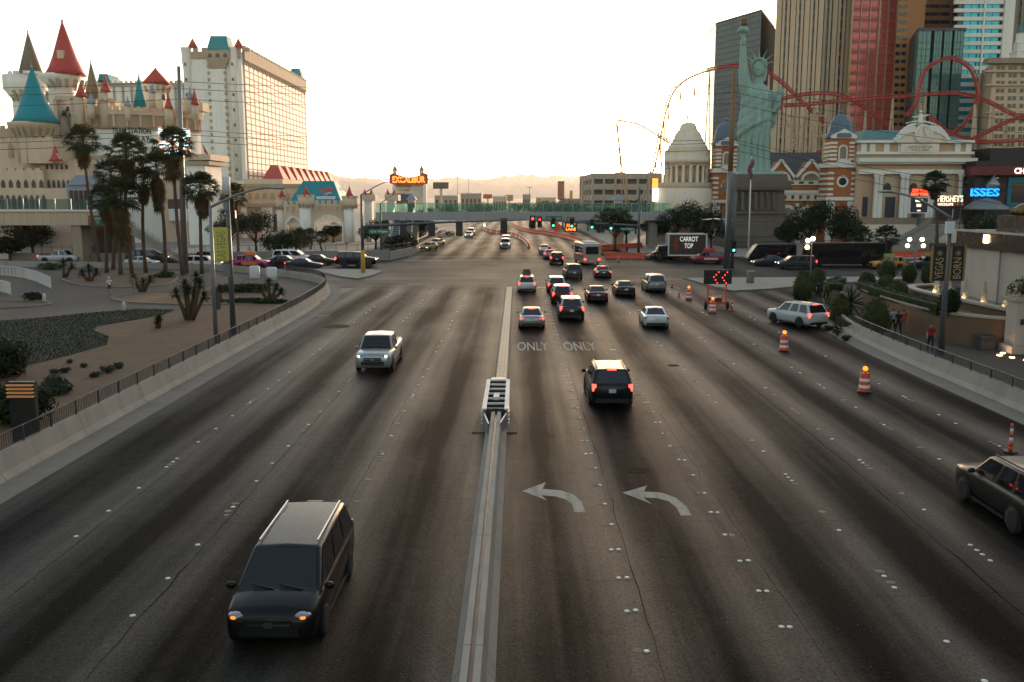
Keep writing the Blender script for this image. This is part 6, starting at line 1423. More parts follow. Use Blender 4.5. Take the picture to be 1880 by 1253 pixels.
# ---- green glass ribbed tower
t = thing('green_tower','green glass tower of four lit ribs and dark clefts behind the coaster loop','tower',(*A(1715,362,262).xy,0)); X0,X1,_,ZT = R(1673,57,1758,362,262); part('core', MB().sbox(X0,X1,263,285,0,ZT-.5), M['mullion_dark'], t)
for i,(p,q) in enumerate(((1674,1697),(1703,1717),(1721,1735),(1739,1756))):
    a,b,_,d = R(p,57,q,362,262); part('glass_rib', MB().box(a,b,261,263.4,0,d+ (0 if i else 0)), M['glass_green'], t)
    m = MB(); [m.box(a-.02,b+.02,260.93,261.02,k*1.75,k*1.75+.16) for k in range(int(d/1.75))]; [m.box(x-.05,x+.05,260.92,261.02,0,d) for x in np.linspace(a,b,4)]; part('mullions', m, M['mullion_dark'], t, kind='stuff')
part('parapet', MB().sbox(X0-.2,X1+.2,260.8,285,ZT-.2,ZT+.6), M['mullion_dark'], t)
# ---- white banded tower with teal windows
t = thing('banded_tower','white banded tower with bright teal ribbon windows','tower',(*A(1800,362,270).xy,0)); X0,X1,_,ZT = R(1750,-60,1848,362,270); part('core', MB().sbox(X0+.1,X1-.1,270.3,296,0,ZT,.36), M['dark_pane'], t)
for k in range(20):
    y = -14+k*15.1
    if y > 262: break
    a,b,c,d = R(1752,y,1842,y+7.2,270); part('floor_band', MB().box(a,b,269.6,270.5,c,d), M['trim_white'], t)
    for (p,q) in ((1771,1784),(1785,1797),(1799.5,1811),(1812,1823),(1824,1836)):
        if 1752+ (k*0) < p: a,b,c,d = R(p-k*.9,y+7.4,q-k*.9,y+15,270); part('window', MB().box(a,b,269.95,270.35,c,d), M['glass_teal'], t)
a,b,_,d = R(1838,-60,1850,362,270); part('corner_pier', MB().box(a-1,b,269.2,272,0,ZT), M['trim_white'], t); a,b,_,_ = R(1795,-60,1798,362,270); part('rib', MB().box(a,b,269.3,270,0,ZT), M['trim_white'], t)
# ---- dark tower at the edge and stone block with cornice
t, a, b, zt = pier_tower('dark_tower','dark stone tower at the right edge behind the small cupola',1852,1930,-60,290,30,M['tan_dark'],M['dark_pane'],6,M['spandrel_grey'],right=False)
t = thing('stone_block','tan office block with heavy cornice and paired windows at the right edge','building',(*A(1855,362,246).xy,0)); X0,X1,_,ZT = R(1814,112,1960,362,246); part('wall', MB().sbox(X0,X1,246,270,0,ZT,.36), M['tan_stone'], t)
for (y0,y1,f) in ((108,118,1.6),(130,133,.7),(155,158,.7),(206,208,.5)): a,b,c,d = R(1812,y0,1960,y1,246); part('cornice', MB().box(a-.4,b,246-f,247,c,d), M['tan_dark'] if y0==108 else M['tan_stone'], t)
for k in range(12):
    y = 121+k*14
    if y > 262: break
    for i in range(5):
        x = 1830+i*22; 
        for dx in (0,8.5): a,b,c,d = R(x+dx-k*.5,y,x+dx+6.5-k*.5,y+7.5,246); part('window', MB().box(a,b,245.9,246.1,c,d), M['dark_pane'], t)
t = thing('cupola_tower','small white cupola with green spire at the right edge','cupola',(*A(1872,112,240).xy,A(1872,112,240).z)); Yc = 250.0
for (y0,y1,hw,n) in ((96,112,17,4),(80,96,11,4),(62,80,7,8)): p = A(1872,y1,Yc); q = A(1872,y0,Yc); m = MB(); m.lathe([(hw*K(Yc)*1.2,0),(hw*K(Yc)*1.2,.4),(hw*K(Yc),.5),(hw*K(Yc),(q.z-p.z)-.3),(hw*K(Yc)*1.1,q.z-p.z)], c=p, n=n, off=PI/4); part('tier', m, M['trim_white'], t)
p = A(1872,62,Yc); m = MB(); m.lathe([(1.0,0),(.7,1.2),(.02,2.6)], c=p, n=8); part('spire', m, M['verdigris_roof'], t)

# ================================================================== rollercoaster
M['coaster_red'] = pm('coaster_red', (.36,.035,.022), .45, var=.12, scale=1); M['coaster_tan_and_glow'] = pm('coaster_tan_and_glow', (.45,.31,.18), .6, var=.12, scale=1)
rc = thing('rollercoaster','red steel rollercoaster with loop and tan supports threading through the skyline','rollercoaster',(*A(1500,362,235).xy,0))
def cat_rom(P, n=8):
    P = [Vector(p) for p in P]; Q = [2*P[0]-P[1]]+P+[2*P[-1]-P[-2]]; out = []
    for i in range(1,len(Q)-2):
        for k in range(n):
            t_ = k/n; a,b,c,d = Q[i-1],Q[i],Q[i+1],Q[i+2]; out.append(.5*((2*b)+(c-a)*t_+(2*a-5*b+4*c-d)*t_*t_+(3*b-a-3*c+d)*t_**3))
    return out+[P[-1]]
def track(px, gauge=.6, side=(0,1,0), closed=False, mt='coaster_red'):
    P = cat_rom([A(x,y,Y) for x,y,Y in px]); up = Vector(side)
    m = MB(); m.smooth=True; m.tube(P,.24,7); part('track_spine', m, M[mt], rc)
    R1, R2, T = [], [], MB()
    for i,p in enumerate(P):
        tg = (P[min(i+1,len(P)-1)]-P[max(i-1,0)]).normalized(); lat = up - tg*up.dot(tg); lat.normalize(); n_ = tg.cross(lat)
        if n_.z < 0 and abs(n_.z) > .05 and not closed: n_ = -n_
        q = p + n_*.6; R1.append(q+lat*gauge); R2.append(q-lat*gauge); T.bar(q+lat*gauge,p,.14); T.bar(q-lat*gauge,p,.14)
    for r_ in (R1,R2): m = MB(); m.smooth=True; m.tube(r_,.11,6); part('rail', m, M[mt], rc)
    part('track_ties', T, M[mt], rc, kind='stuff'); return P
P0 = track([(1180,372,232),(1195,330,232),(1208,280,232),(1217,230,232),(1226,195,232),(1240,165,233),(1262,146,234),(1290,134,235),(1316,127,236)], mt='coaster_tan_and_glow')  # red track's left hill in tan, the sunset glow put into its colour
P1 = track([(1316,127,236),(1355,123,237),(1392,128,238),(1430,150,238),(1470,188,238),(1505,220,238),(1532,240,238)])
P2 = track([(1150,372,250),(1143,320,250),(1136,260,250),(1133,225,250),(1150,224,250),(1175,230,250),(1200,245,249),(1228,263,248)], .3, mt='coaster_tan_and_glow')  # tan here also carries the evening glow in its colour
P3 = track([(1432,200,228),(1428,192,230),(1440,183,233),(1480,175,235),(1520,174,235),(1555,181,234),(1590,202,233),(1625,228,232),(1650,246,232)])
P4 = track([(1440,196,226),(1480,194,227),(1540,188,228),(1600,183,228),(1680,177,228),(1740,173,228),(1780,178,228),(1815,190,227),(1850,208,226),(1895,228,224)])
P5 = track([(1665,215,224),(1684,192,224),(1690,160,224.5),(1703,128,225),(1742,109,225.5),(1778,126,226),(1792,160,226.5),(1790,190,227),(1772,222,227.5),(1745,246,228),(1715,262,228)], .55, (0,1,0), True)
P6 = track([(1705,215,222),(1728,238,222),(1760,254,222),(1800,262,222),(1840,262,222),(1890,258,222)]); P7 = track([(1895,212,223),(1860,222,223),(1825,238,223),(1795,254,223),(1772,262,223)]); P8 = track([(1486,292,236),(1500,283,236),(1530,277,237),(1560,276,238)], .5)
def support(a, b, r=.28): m = MB(); m.smooth=True; m.tube([a,b],[r,r*.8],7); part('support_column', m, M['coaster_tan_and_glow'], rc)
for (x,y,Y,dx) in ((1213,250,232,4),(1205,290,232,3),(1198,320,232,3),(1220,215,232,5),(1276,140,234.5,6),(1250,156,233,7),(1303,131,235.5,7),(1228,192,232,6),(1412,138,238,5),(1460,180,237,10)):
    p = A(x,y,Y)
    for s in (-1,1): support(Vector((p.x+s*dx*.25,Y+s*2,0)), p, .16 if x < 1310 else .28)
for (x,y,Y) in ((1480,178,235),(1497,176,235),(1520,175,235),(1560,184,234),(1590,203,233),(1700,177,228),(1825,194,227),(1850,208,226),(1640,180,228),(1135,230,250),(1136,262,250)):
    p = A(x,y,Y); support(Vector((p.x-1.0,Y+1.5,0)), p, .3 if x > 1300 else .14); support(Vector((p.x+2.2,Y+1.5,0)), p-Vector((0,0,1)), .22 if x > 1300 else .12)
for (x,y,dx) in ((1690,190,-9),(1690,190,12),(1790,192,-8),(1790,192,14)): p = A(x,y,225); q = A(x+dx,262,226); support(Vector((q.x,226,0)), p, .4)
# scaffolding bents below the twin tracks
m_rng = random.Random(2)
for x in (1438,1452,1466,1482,1500,1516): p = A(x,205+m_rng.uniform(0,10),231); support(Vector((p.x,231,0)), p, .24)
for z in (215,232,252,275): a,b = A(1432,z,231),A(1522,z-2,231); m = MB(); m.tube([a,b],.16,6); part('brace', m, M['coaster_tan_and_glow'], rc)
for (x0,y0,x1,y1) in ((1438,205,1466,280),(1482,205,1452,280),(1500,210,1516,280)): m = MB(); m.tube([A(x0,y0,231.3),A(x1,y1,231.3)],.16,6); part('brace', m, M['coaster_tan_and_glow'], rc)

# ================================================================== front row
# ---- domed mausoleum
dm = thing('domed_building','cream domed rotunda with ring of columns beside the parking garage','rotunda',(*A(1258,385,205).xy,0)); Y = 205.0; k = K(Y)
def ring(par, xc, Y, prof, mat, name, n=32): 
    p = A(xc,362,Y); m = MB(); m.smooth = n > 12; m.lathe([(f*K(Y), A(xc,y,Y).z) for f,y in prof], c=(p.x,Y,0), n=n); return part(name, m, mat, par)
ring(dm,1259,Y,[(54,470),(54,352),(52,351),(50,346),(46,346)],M['cream'],'podium'); ring(dm,1259,Y,[(50,349),(50,336),(38,336)],M['tan_stone'],'stylobate')
ring(dm,1260,Y,[(31,336),(31,306)],M['tan_stone'],'inner_drum'); ring(dm,1260,Y,[(39,306),(39,300),(41,300),(41,292),(39,291),(39,279),(40,277),(36,276)],M['cream'],'entablature')
ring(dm,1260,Y,[(37,276),(34,270),(34,268),(31,266),(31,263),(28,260),(28,257),(25,254),(25,250),(22,247),(22,244),(19,243),(19,240)],M['cream'],'stepped_roof'); ring(dm,1260,Y,[(16.5,242),(16.5,238),(15.5,236),(14.5,232),(12.5,229),(9,226.5),(4,225),(.2,224.6)],M['cream'],'dome')
p = A(1260,362,Y)
for i in range(18):
    a = 2*PI*(i+.5)/18; 
    m = MB(); m.smooth=True; m.lathe([(.5,0),(.42,.3),(.36,1),(.33,3.2),(.45,3.6)], c=(p.x+36*k*math.cos(a),Y+36*k*math.sin(a),A(1260,336,Y).z), n=10); part('column', m, M['cream'], dm)
m = MB(); m.smooth=True; q = A(1262,224,Y); m.tube([q,q+Vector((0,0,1.0)),q+Vector((.1,0,1.6))],[.12,.2,.1],6); m.tube([q+Vector((-.4,0,1.2)),q+Vector((.5,0,1.5))],[.06,.06],5); part('finial_figure', m, M['tan_dark'], dm)
pwall(dm,1205,345,1222,388,Y-11,3,M['cream'],'entry_pylon'); ms = thing('screen_sign','white lit screen with red logo on the rotunda corner','sign',A(1203,355,193)); pwall(ms,1198,346,1208,370,193,.3,emit('screen_white',(.9,.95,1),.8),'screen'); pwall(ms,1198,328,1208,345,193,.3,M['neon_orange'],'logo_panel')
pwall(dm,1180,396,1300,412,Y-16,6,M['cream'],'terrace'); pwall(dm,1200,385,1300,450,Y-9,2,M['tan_stone'],'base_wall')
# ---- striped brick towers
def striped_tower(label, x0, x1, ydome, yeave, ymid, ybot, Y, front=True):
    t = thing('brick_tower', label, 'tower', (*A((x0+x1)/2,ybot,Y).xy,0)); X0,X1,_,_ = R(x0,yeave,x1,ybot,Y); d = X1-X0; xc = (x0+x1)/2
    zE, zM = A(xc,yeave,Y).z, A(xc,ymid,Y).z; ins = d*.1
    part('upper_shaft', MB().box(X0+ins,X1-ins,Y+ins,Y+d-ins,zM,zE), M['brick'], t); part('lower_shaft', MB().box(X0,X1,Y,Y+d,0,zM), M['brick'], t)
    zc = zM; n = 5
    for i in range(n):
        z = zM+.9+(zE-zM-1.2)*i/n
        for xx in (X0+ins-.06, X1-ins-(d*.2)+.06): part('white_band', MB().box(xx,xx+d*.2,Y+ins-.07,Y+d-ins,z,z+(zE-zM)/n*.42), M['trim_white'], t)
        z2 = zM-1.4-(zE-zM)/n*i
        for xx in (X0-.06, X1-(d*.2)+.06): part('white_band', MB().box(xx,xx+d*.2,Y-.07,Y+d,z2-(zE-zM)/n*.42,z2), M['trim_white'], t)
    part('cornice', MB().box(X0-.3,X1+.3,Y-.4,Y+d+.3,zM-.5,zM+.4), M['trim_white'], t)
    m = MB(); cx = (X0+X1)/2; m.vprism(arch_pts(cx-d*.16,cx+d*.16,zM+1.0,zE-1.2,.75,False), Y+ins-.12, Y+ins); part('arch_surround', m, M['trim_white'], t)
    m = MB(); m.vprism(arch_pts(cx-d*.11,cx+d*.11,zM+1.2,zE-1.5,.75,False), Y+ins-.16, Y+ins-.1); part('arched_window', m, M['tan_dark'], t)
    for xx, yy, rz in ((cx,Y+ins-.3,0),): m = MB(); m.vprism([(X0+ins*.6,zE),(X1-ins*.6,zE),(X1-ins*.6,zE+.5),(cx,zE+1.8),(X0+ins*.6,zE+.5)], Y+ins-.35, Y+ins+.5); part('pediment', m, M['trim_white'], t)
    m = MB(); m.smooth=False; r = d*.56; h = A(xc,ydome,Y).z-zE; m.lathe([(r,0),(r*.98,h*.12),(r*.82,h*.22),(r*.8,h*.4),(r*.66,h*.68),(r*.42,h*.86),(r*.12,h*.95),(.1,h)], c=(cx,Y+d/2,zE+.2), n=8, off=PI/8); part('dome', m, M['blue_dome'], t)
    m = MB(); m.lathe([(.12,0),(.35,.4),(.1,.8),(.02,1.6)], c=(cx,Y+d/2,zE+h), n=8); part('finial', m, M['blue_dome'], t)
    # round window below
    zr = zM-3.2; m = MB(); m.lathe([(.0,-.1),(1.15,-.1),(1.15,.1),(.0,.1)], n=16); m.xf(Matrix.Translation((cx,Y-.05,zr)) @ Matrix.Rotation(PI/2,4,'X')); part('round_surround', m, M['trim_white'], t); m = MB(); m.lathe([(.0,-.12),(.75,-.12),(.75,.12),(.0,.12)], n=16); m.xf(Matrix.Translation((cx,Y-.08,zr)) @ Matrix.Rotation(PI/2,4,'X')); part('round_window', m, M['dark_pane'], t)
    m = MB(); m.vprism([(cx-d*.3,zM),(cx+d*.3,zM),(cx+d*.22,zM+.8),(cx,zM+1.1),(cx-d*.22,zM+.8)],Y-.5,Y-.1); part('hood', m, M['trim_white'], t)
    zb = zM-6.2; part('belt', MB().box(X0-.4,X1+.4,Y-.5,Y+d,zb-.7,zb), M['trim_white'], t)
    for i in range(7): z = zb-1.6-i*1.3; 
    nb = int(zb/1.1)
    for i in range(nb): z = i*1.1; [part('quoin', MB().box(xx,xx+d*.3,Y-.12,Y+.1,z,z+.95), M['trim_white'], t) for xx in (X0-.1,X1-d*.3+.1)]
    return t
striped_tower('striped brick tower with blue dome half hidden behind the statue',1310,1356,222,268,313,430,200); striped_tower('striped brick tower with blue dome between the gabled hall and the columned hall',1520,1572,208,254,303,430,184)
# ---- gabled brick hall
bh = thing('gabled_hall','orange brick hall with two white edged gables and arches right of the statue','hall',(*A(1470,430,190).xy,0)); Y = 190.0
X0,X1,_,Z1 = R(1404,330,1522,430,Y); part('wall', MB().box(X0,X1,Y,Y+14,0,Z1), M['brick'], bh)
m = MB(); ra,rb,rz0,rz1 = R(1400,280,1524,330,Y+7); m._add([(X0,Y+.5,Z1-.3),(X1,Y+.5,Z1-.3),(X1,Y+8,rz1),(X0,Y+8,rz1),(X0,Y+14,Z1),(X1,Y+14,Z1)],[(0,1,2,3),(3,2,5,4),(0,3,4),(1,5,2)]); part('slate_roof', m, M['slate'], bh)
for (xa,xb,xp) in ((1406,1460,1434),(1460,1516,1490)):
    a,b,c,d = R(xa,296,xb,330,Y-.4); pk_ = A(xp,296,Y-.4); m = MB(); m.vprism([(a,c),(b,c),(pk_.x,pk_.z)],Y-.4,Y+5); g_ = part('gable', m, M['brick'], bh)
    m = MB(); m.bar((a-.2,Y-.6,c),(pk_.x,Y-.6,pk_.z+.2),.6,.5); m.bar((b+.2,Y-.6,c),(pk_.x,Y-.6,pk_.z+.2),.6,.5); part('gable_coping', m, M['trim_white'], g_)
    m = MB(); cx = pk_.x; zb = A(xp,331,Y).z; r_ = 16*K(Y); arc = [(cx+r_*math.cos(t_),zb+r_*math.sin(t_)*.85) for t_ in np.linspace(0,PI,11)]
    for p_,q_ in zip(arc[:-1],arc[1:]): m.bar((p_[0],Y-.55,p_[1]),(q_[0],Y-.55,q_[1]),.5,.5)
    part('arch_surround', m, M['trim_white'], g_); m = MB(); m.vprism([(cx+r_*.9*math.cos(t_),zb+r_*.78*math.sin(t_)) for t_ in np.linspace(0,PI,11)],Y-.5,Y-.3); part('lunette', m, M['tan_dark'], g_)
def hband(t, x0,y0,x1,y1,Y,f,mat,nm='white_band'): a,b,c,d = R(x0,y0,x1,y1,Y); return part(nm, MB().box(a,b,Y-f,Y+.2,c,d), mat, t)
hband(bh,1404,331,1522,340,Y,.25,M['trim_white']); hband(bh,1404,350,1522,356,Y,.6,M['trim_white'],'cornice'); hband(bh,1404,356,1522,369,Y,.35,M['cream'],'frieze')
for i in range(8): hband(bh,1410+i*14,359,1415+i*14,366,Y,.4,M['castle_dark'],'attic_window')
for i in range(6): hband(bh,1412+i*18,334,1421+i*18,338,Y,.3,M['castle_dark'],'slot_window')
for (xa,xb) in ((1396,1420),(1424,1462),(1464,1500)):
    a,b,c,d = R(xa,376,xb,450,Y); c = 0; m = MB(); m.vprism(arch_pts(a,b,0,d,.72,False),Y-.35,Y+.1); part('arch_surround', m, M['trim_white'], bh); m = MB(); w = (b-a)*.14; m.vprism(arch_pts(a+w,b-w,0,d-w,.72,False),Y-.42,Y-.3); part('arched_opening', m, M['tan_dark'], bh)
for xa in (1420,1461,1501):
    for j in range(8): hband(bh,xa-1,374+j*8,xa+ (16 if xa==1501 else 5),380.5+j*8,Y,.5,M['trim_white'],'quoin')
# ---- columned hall with clock
ch = thing('columned_hall','cream columned hall with green roof and clock sculpture','hall',(*A(1680,420,182).xy,0)); Y = 182.0
X0,X1,_,Z1 = R(1574,262,1785,420,Y); part('wall', MB().sbox(X0,X1,Y+1.2,Y+22,0,Z1), M['peach'], ch)
hall = lambda x0,y0,x1,y1,f,mat,nm: hband(ch,x0,y0,x1,y1,Y+1.2,f,mat,nm)
m = MB(); a,b,c,d = R(1576,236,1782,262,Y+3); m._add([(a,Y+1.5,c),(b,Y+1.5,c),(b,Y+20,c),(a,Y+20,c),(a+3,Y+8,d),(b-6,Y+8,d),(b-6,Y+14,d),(a+3,Y+14,d)],[(0,1,5,4),(1,2,6,5),(2,3,7,6),(3,0,4,7),(4,5,6,7)]); part('hipped_roof', m, M['verdigris_roof'], ch)
hall(1572,258,1786,263,.9,M['trim_white'],'roof_cornice'); hall(1572,279,1786,284,.6,M['trim_white'],'attic_base'); hall(1572,291,1788,298,1.6,M['trim_white'],'main_cornice'); hall(1574,298,1786,302,1.0,M['cream'],'dentil_band'); hall(1574,312,1784,320,1.0,M['trim_white'],'architrave')
m = MB(); a,b,c,d = R(1576,298,1784,301,Y+.2)
n = 70
for i in range(n): x = a+(b-a)*i/n; m.box(x,x+(b-a)/n*.55,Y-.1,Y+.3,c,d)
part('dentils', m, M['trim_white'], ch, kind='stuff')
for xx in (1580,1596,1622,1648,1752,1772): hall(xx,264,xx+10,279,.35,M['trim_white'],'attic_pilaster')
for xx in (1604,1612,1652,1660,1700,1707,1758,1768):
    p0 = A(xx,414,Y+.1); p1 = A(xx,320,Y+.1); h = p1.z-p0.z; m = MB(); m.smooth=True; m.lathe([(.62,0),(.62,.35),(.5,.5),(.46,h*.5),(.4,h-.6),(.58,h-.3),(.58,h)], c=(p0.x,Y+.0,p0.z), n=14); part('column', m, M['trim_white'], ch)
for (x0,x1) in ((1619,1648),(1668,1696),(1716,1750)):
    hall(x0,322,x1,414,.12,M['tan_stone'],'bay_panel'); a,b,c,d = R(x0+6,336,x1-8,352,Y); m = MB(); m.vprism(arch_pts(a,b,c,d,.4,False),Y+.95,Y+1.15); part('oval_window', m, M['dark_pane'], ch); hall(x0+5,362,x1-6,404,.2,M['iron_black'],'poster_window')
hall(1574,400,1790,412,2.0,M['tan_dark'],'balcony'); hall(1574,412,1790,424,2.4,M['cream'],'base_course')
for xx in (1583,): hall(xx,362,xx+9,398,.2,M['iron_black'],'poster_window')
# name panel and clock sculpture
a,b,c,d = R(1656,264,1726,280,Y); part('name_panel', MB().box(a,b,Y+.4,Y+.8,c,d), M['trim_white'], ch); part('name_field', MB().box(a+.5,b-.5,Y+.33,Y+.41,c+.3,d-.3), M['cream'], ch)
text_fit('lettering','NEW YORK NEW YORK', M['tan_dark'], ch, 0,(b-a)*.62,0,.5, (((a+b)/2,Y+.31,c+(d-c)*.62),(PI/2,0,0)), ext=.015); text_fit('lettering','HOTEL & CASINO', M['tan_dark'], ch, 0,(b-a)*.46,0,.42, (((a+b)/2,Y+.31,c+(d-c)*.3),(PI/2,0,0)), ext=.015)
sc_ = thing('clock_sculpture','white sculpted clock group crowning the columned hall','clock',A(1695,262,Y)); cx = A(1695,246,Y); 
m = MB(); a,b,c,d = R(1646,238,1740,262,Y); arc = [(cx.x+(b-a)/2*math.cos(t_),c+(d-c)*1.0*math.sin(t_)) for t_ in np.linspace(0,PI,13)]
m.vprism(arc,Y+.2,Y+1.2); part('segmental_pediment', m, M['cream'], sc_); m = MB(); [m.bar((p_[0],Y+.05,p_[1]),(q_[0],Y+.05,q_[1]),.5,.5) for p_,q_ in zip(arc[:-1],arc[1:])]; part('pediment_rim', m, M['trim_white'], sc_)
m = MB(); m.lathe([(.0,-.5),(1.75,-.5),(1.75,.3),(1.5,.4),(1.4,.25)], n=24); m.xf(Matrix.Translation((cx.x,Y-.05,cx.z)) @ Matrix.Rotation(PI/2,4,'X')); part('clock_rim', m, M['trim_white'], sc_); m = MB(); m.lathe([(.0,.3),(1.42,.3),(1.42,.0)], n=24); m.xf(Matrix.Translation((cx.x,Y-.05,cx.z)) @ Matrix.Rotation(PI/2,4,'X')); part('clock_face', m, M['cream'], sc_)
m = MB(); 
for k_ in range(12): a_ = k_*PI/6; m.bar((cx.x+1.1*math.sin(a_),Y-.38,cx.z+1.1*math.cos(a_)),(cx.x+1.3*math.sin(a_),Y-.38,cx.z+1.3*math.cos(a_)),.1,.05)
m.bar((cx.x,Y-.4,cx.z),(cx.x+.5,Y-.4,cx.z-.5),.09,.05); m.bar((cx.x,Y-.4,cx.z),(cx.x-.2,Y-.4,cx.z+1.0),.07,.05); part('clock_hands', m, M['iron_black'], sc_)
m = MB(); m.smooth=True; rr_ = random.Random(8); top = A(1693,205,Y)
for s in (-1,1):
    for f in np.linspace(.15,1,6): x = cx.x+s*(1.6+f*3.2); z = c+(d-c)*(1.05-.95*f*f)+.3; m.ell((x,Y+.4,z),(.75,.5,.55+.3*(1-f)),8,6); m.tube([(x,Y+.2,z+.3),(x-s*.7,Y+.1,z+.9)],[.3,.15],6)
m.tube([(top.x,Y+.5,cx.z+1.6),(top.x,Y+.5,top.z-1.6),(top.x,Y+.5,top.z-.5)],[.75,.5,.35],8); m.ell((top.x,Y+.5,top.z-.1),(.3,.3,.38),8,6); m.tube([(top.x-.3,Y+.5,top.z-.9),(top.x-1.6,Y+.4,top.z-1.0)],[.2,.12],6); m.tube([(top.x+.3,Y+.5,top.z-.9),(top.x+1.5,Y+.4,top.z-.6)],[.2,.12],6); m.bar((top.x-2.6,Y+.6,top.z-2.1),(top.x-.2,Y+.6,top.z-1.7),.5,.3); m.bar((top.x+2.4,Y+.6,top.z-2.2),(top.x+.2,Y+.6,top.z-1.7),.5,.3)
part('sculpted_figures', m, M['trim_white'], sc_)
# ---- candy shop front on the right
sh = thing('shop_front','dark candy shop front with maroon awning at the right edge','shop',(*A(1840,420,178).xy,0)); Y = 178.0; M['shop_dark'] = pm('shop_dark', (.03,.018,.016), .6, var=.2, scale=.5); M['maroon'] = pm('maroon_panel', (.14,.015,.022), .6, var=.1, scale=.6); M['teal_panel'] = pm('teal_panel', (.0,.14,.17), .5, var=.2)
pwall(sh,1786,296,1960,440,Y,16,M['shop_dark']); pwall(sh,1782,306,1960,322,Y-1.6,1.6,M['maroon'],'awning'); pwall(sh,1818,272,1960,298,Y+2,12,M['shop_dark'],'upper_block'); pwall(sh,1850,326,1960,385,Y-.3,.3,M['teal_panel'],'teal_window'); pwall(sh,1858,336,1960,372,Y-.4,.1,M['dark_pane'],'pane'); pwall(sh,1788,278,1814,300,Y+8,4,M['peach'],'side_building'); pwall(sh,1790,282,1806,290,Y+7.9,.1,M['glass_teal'],'window')
M['lit_cream'] = emit('lit_cream', (1,.8,.5), .42, (.8,.7,.5)); M['lit_blue'] = emit('lit_blue', (.01,.3,.9), .45, (.05,.3,.6)); M['lit_red'] = emit('lit_red', (1,.07,.02), .9, (.5,.05,.02))
text_fit('lettering','CH', M['lit_cream'], sh, 0,1.9,0,1.1, ((A(1872,314,Y-1.7).x,Y-1.7,A(1872,314,Y-1.7).z),(PI/2,0,0)), ext=.05, bold=.03)
a,b,c,d = R(1782,346,1835,361,Y-.6); text_fit('lettering','ISSES', M['lit_blue'], sh, 0,b-a,0,d-c, (((a+b)/2,Y-.6,(c+d)/2),(PI/2,0,0)), ext=.08, bold=.03)
m = MB(); m.smooth=True; p = A(1822,345,Y-1.0); m.lathe([(.0,-.1),(1.1,0),(1.3,.5),(1.0,1.1),(.45,1.7),(.1,2.3),(.0,2.5)], c=p, n=16); part('candy_figure', m, M['steel'], sh); m = MB(); q = A(1820,330,Y-1.0); m.tube([q,A(1826,322,Y-1.0),A(1829,318,Y-1)],.16,6); m.tube([A(1822,329,Y-1),A(1833,327,Y-1)],.15,6); part('candy_tag', m, M['trim_white'], sh)
m = MB(); m.smooth=True; p = A(1810,385,Y-4); m.lathe([(4.0,0),(3.6,.5),(2.2,1.5),(.1,2.1)], c=p, n=16); part('round_canopy', m, M['pole_light'], sh); part('canopy_post', pole(MB(),(p.x,p.y,0),(p.x,p.y,p.z+1.8),.2,.2), M['pole_light'], sh)
hs = thing('candy_sign','cream lit candy shop letters above a brown sign board before the columned hall','sign',(*A(1742,440,172).xy,0)); Y = 172.0
a,b,c,d = R(1722,359,1768,371,Y); text_fit('lettering',"HERSHEY'S", M['lit_cream'], hs, 0,b-a,0,d-c, (((a+b)/2,Y,(c+d)/2),(PI/2,0,0)), ext=.06, bold=.0)
pwall(hs,1716,371,1770,379,Y,.6,M['maroon'],'sign_board'); a,b,c,d = R(1718,373,1750,378,Y-.05); text_fit('lettering','CHOCOLATE', M['lit_cream'], hs, 0,b-a,0,d-c, (((a+b)/2,Y-.05,(c+d)/2),(PI/2,0,0)), ext=.02, bold=.02)
for i,cn in enumerate(('ad_red','yellow','sign_green','ad_orange')):
    q = A(1754+i*4,375,Y-.05); m = MB(); m.lathe([(.0,-.05),(.28,-.05),(.28,.05),(.0,.05)], n=10); m.xf(Matrix.Translation((q.x,Y-.08,q.z)) @ Matrix.Rotation(PI/2,4,'X')); part('candy_dot', m, M[cn], hs)
for xx in (1722,1764): p = A(xx,379,Y+.3); part('sign_post', pole(MB(),(p.x,Y+.3,0),(p.x,Y+.3,p.z),.14,.14), M['dark_steel'], hs)
pwall(hs,1724,379,1768,405,Y+4,1,M['shop_dark'],'dark_entry')
nsn = thing('neon_sign','red neon casino sign over a black lit panel beside the tall palm','sign',(*A(1688,440,170).xy,0)); Y = 170.0
pwall(nsn,1669,362,1706,392,Y,.8,M['trim_white'],'frame'); pwall(nsn,1672,364,1703,390,Y-.05,.1,M['iron_black'],'black_panel'); a,b,c,d = R(1672,345,1706,361,Y); m = MB(); m.vprism(arch_pts(a,b,c,d,.5,False),Y,Y+.4); part('crest', m, M['maroon'], nsn)
text_fit('lettering','NEW YORK', M['lit_red'], nsn, 0,(b-a)*.85,0,(d-c)*.36, (((a+b)/2,Y-.06,c+(d-c)*.68),(PI/2,0,0)), ext=.04, bold=.03); text_fit('lettering','NEW YORK', M['lit_red'], nsn, 0,(b-a)*.95,0,(d-c)*.36, (((a+b)/2,Y-.06,c+(d-c)*.25),(PI/2,0,0)), ext=.04, bold=.03)
for (x0,y0,x1,y1) in ((1681,367,1694,371),(1683,375,1691,380),(1684,386,1690,388)): pwall(nsn,x0,y0,x1,y1,Y-.1,.1,M['lit_cream'],'lit_line')
p = A(1688,392,Y+.4); part('post', pole(MB(),(p.x,Y+.4,0),(p.x,Y+.4,p.z),.35,.35), M['dark_steel'], nsn)
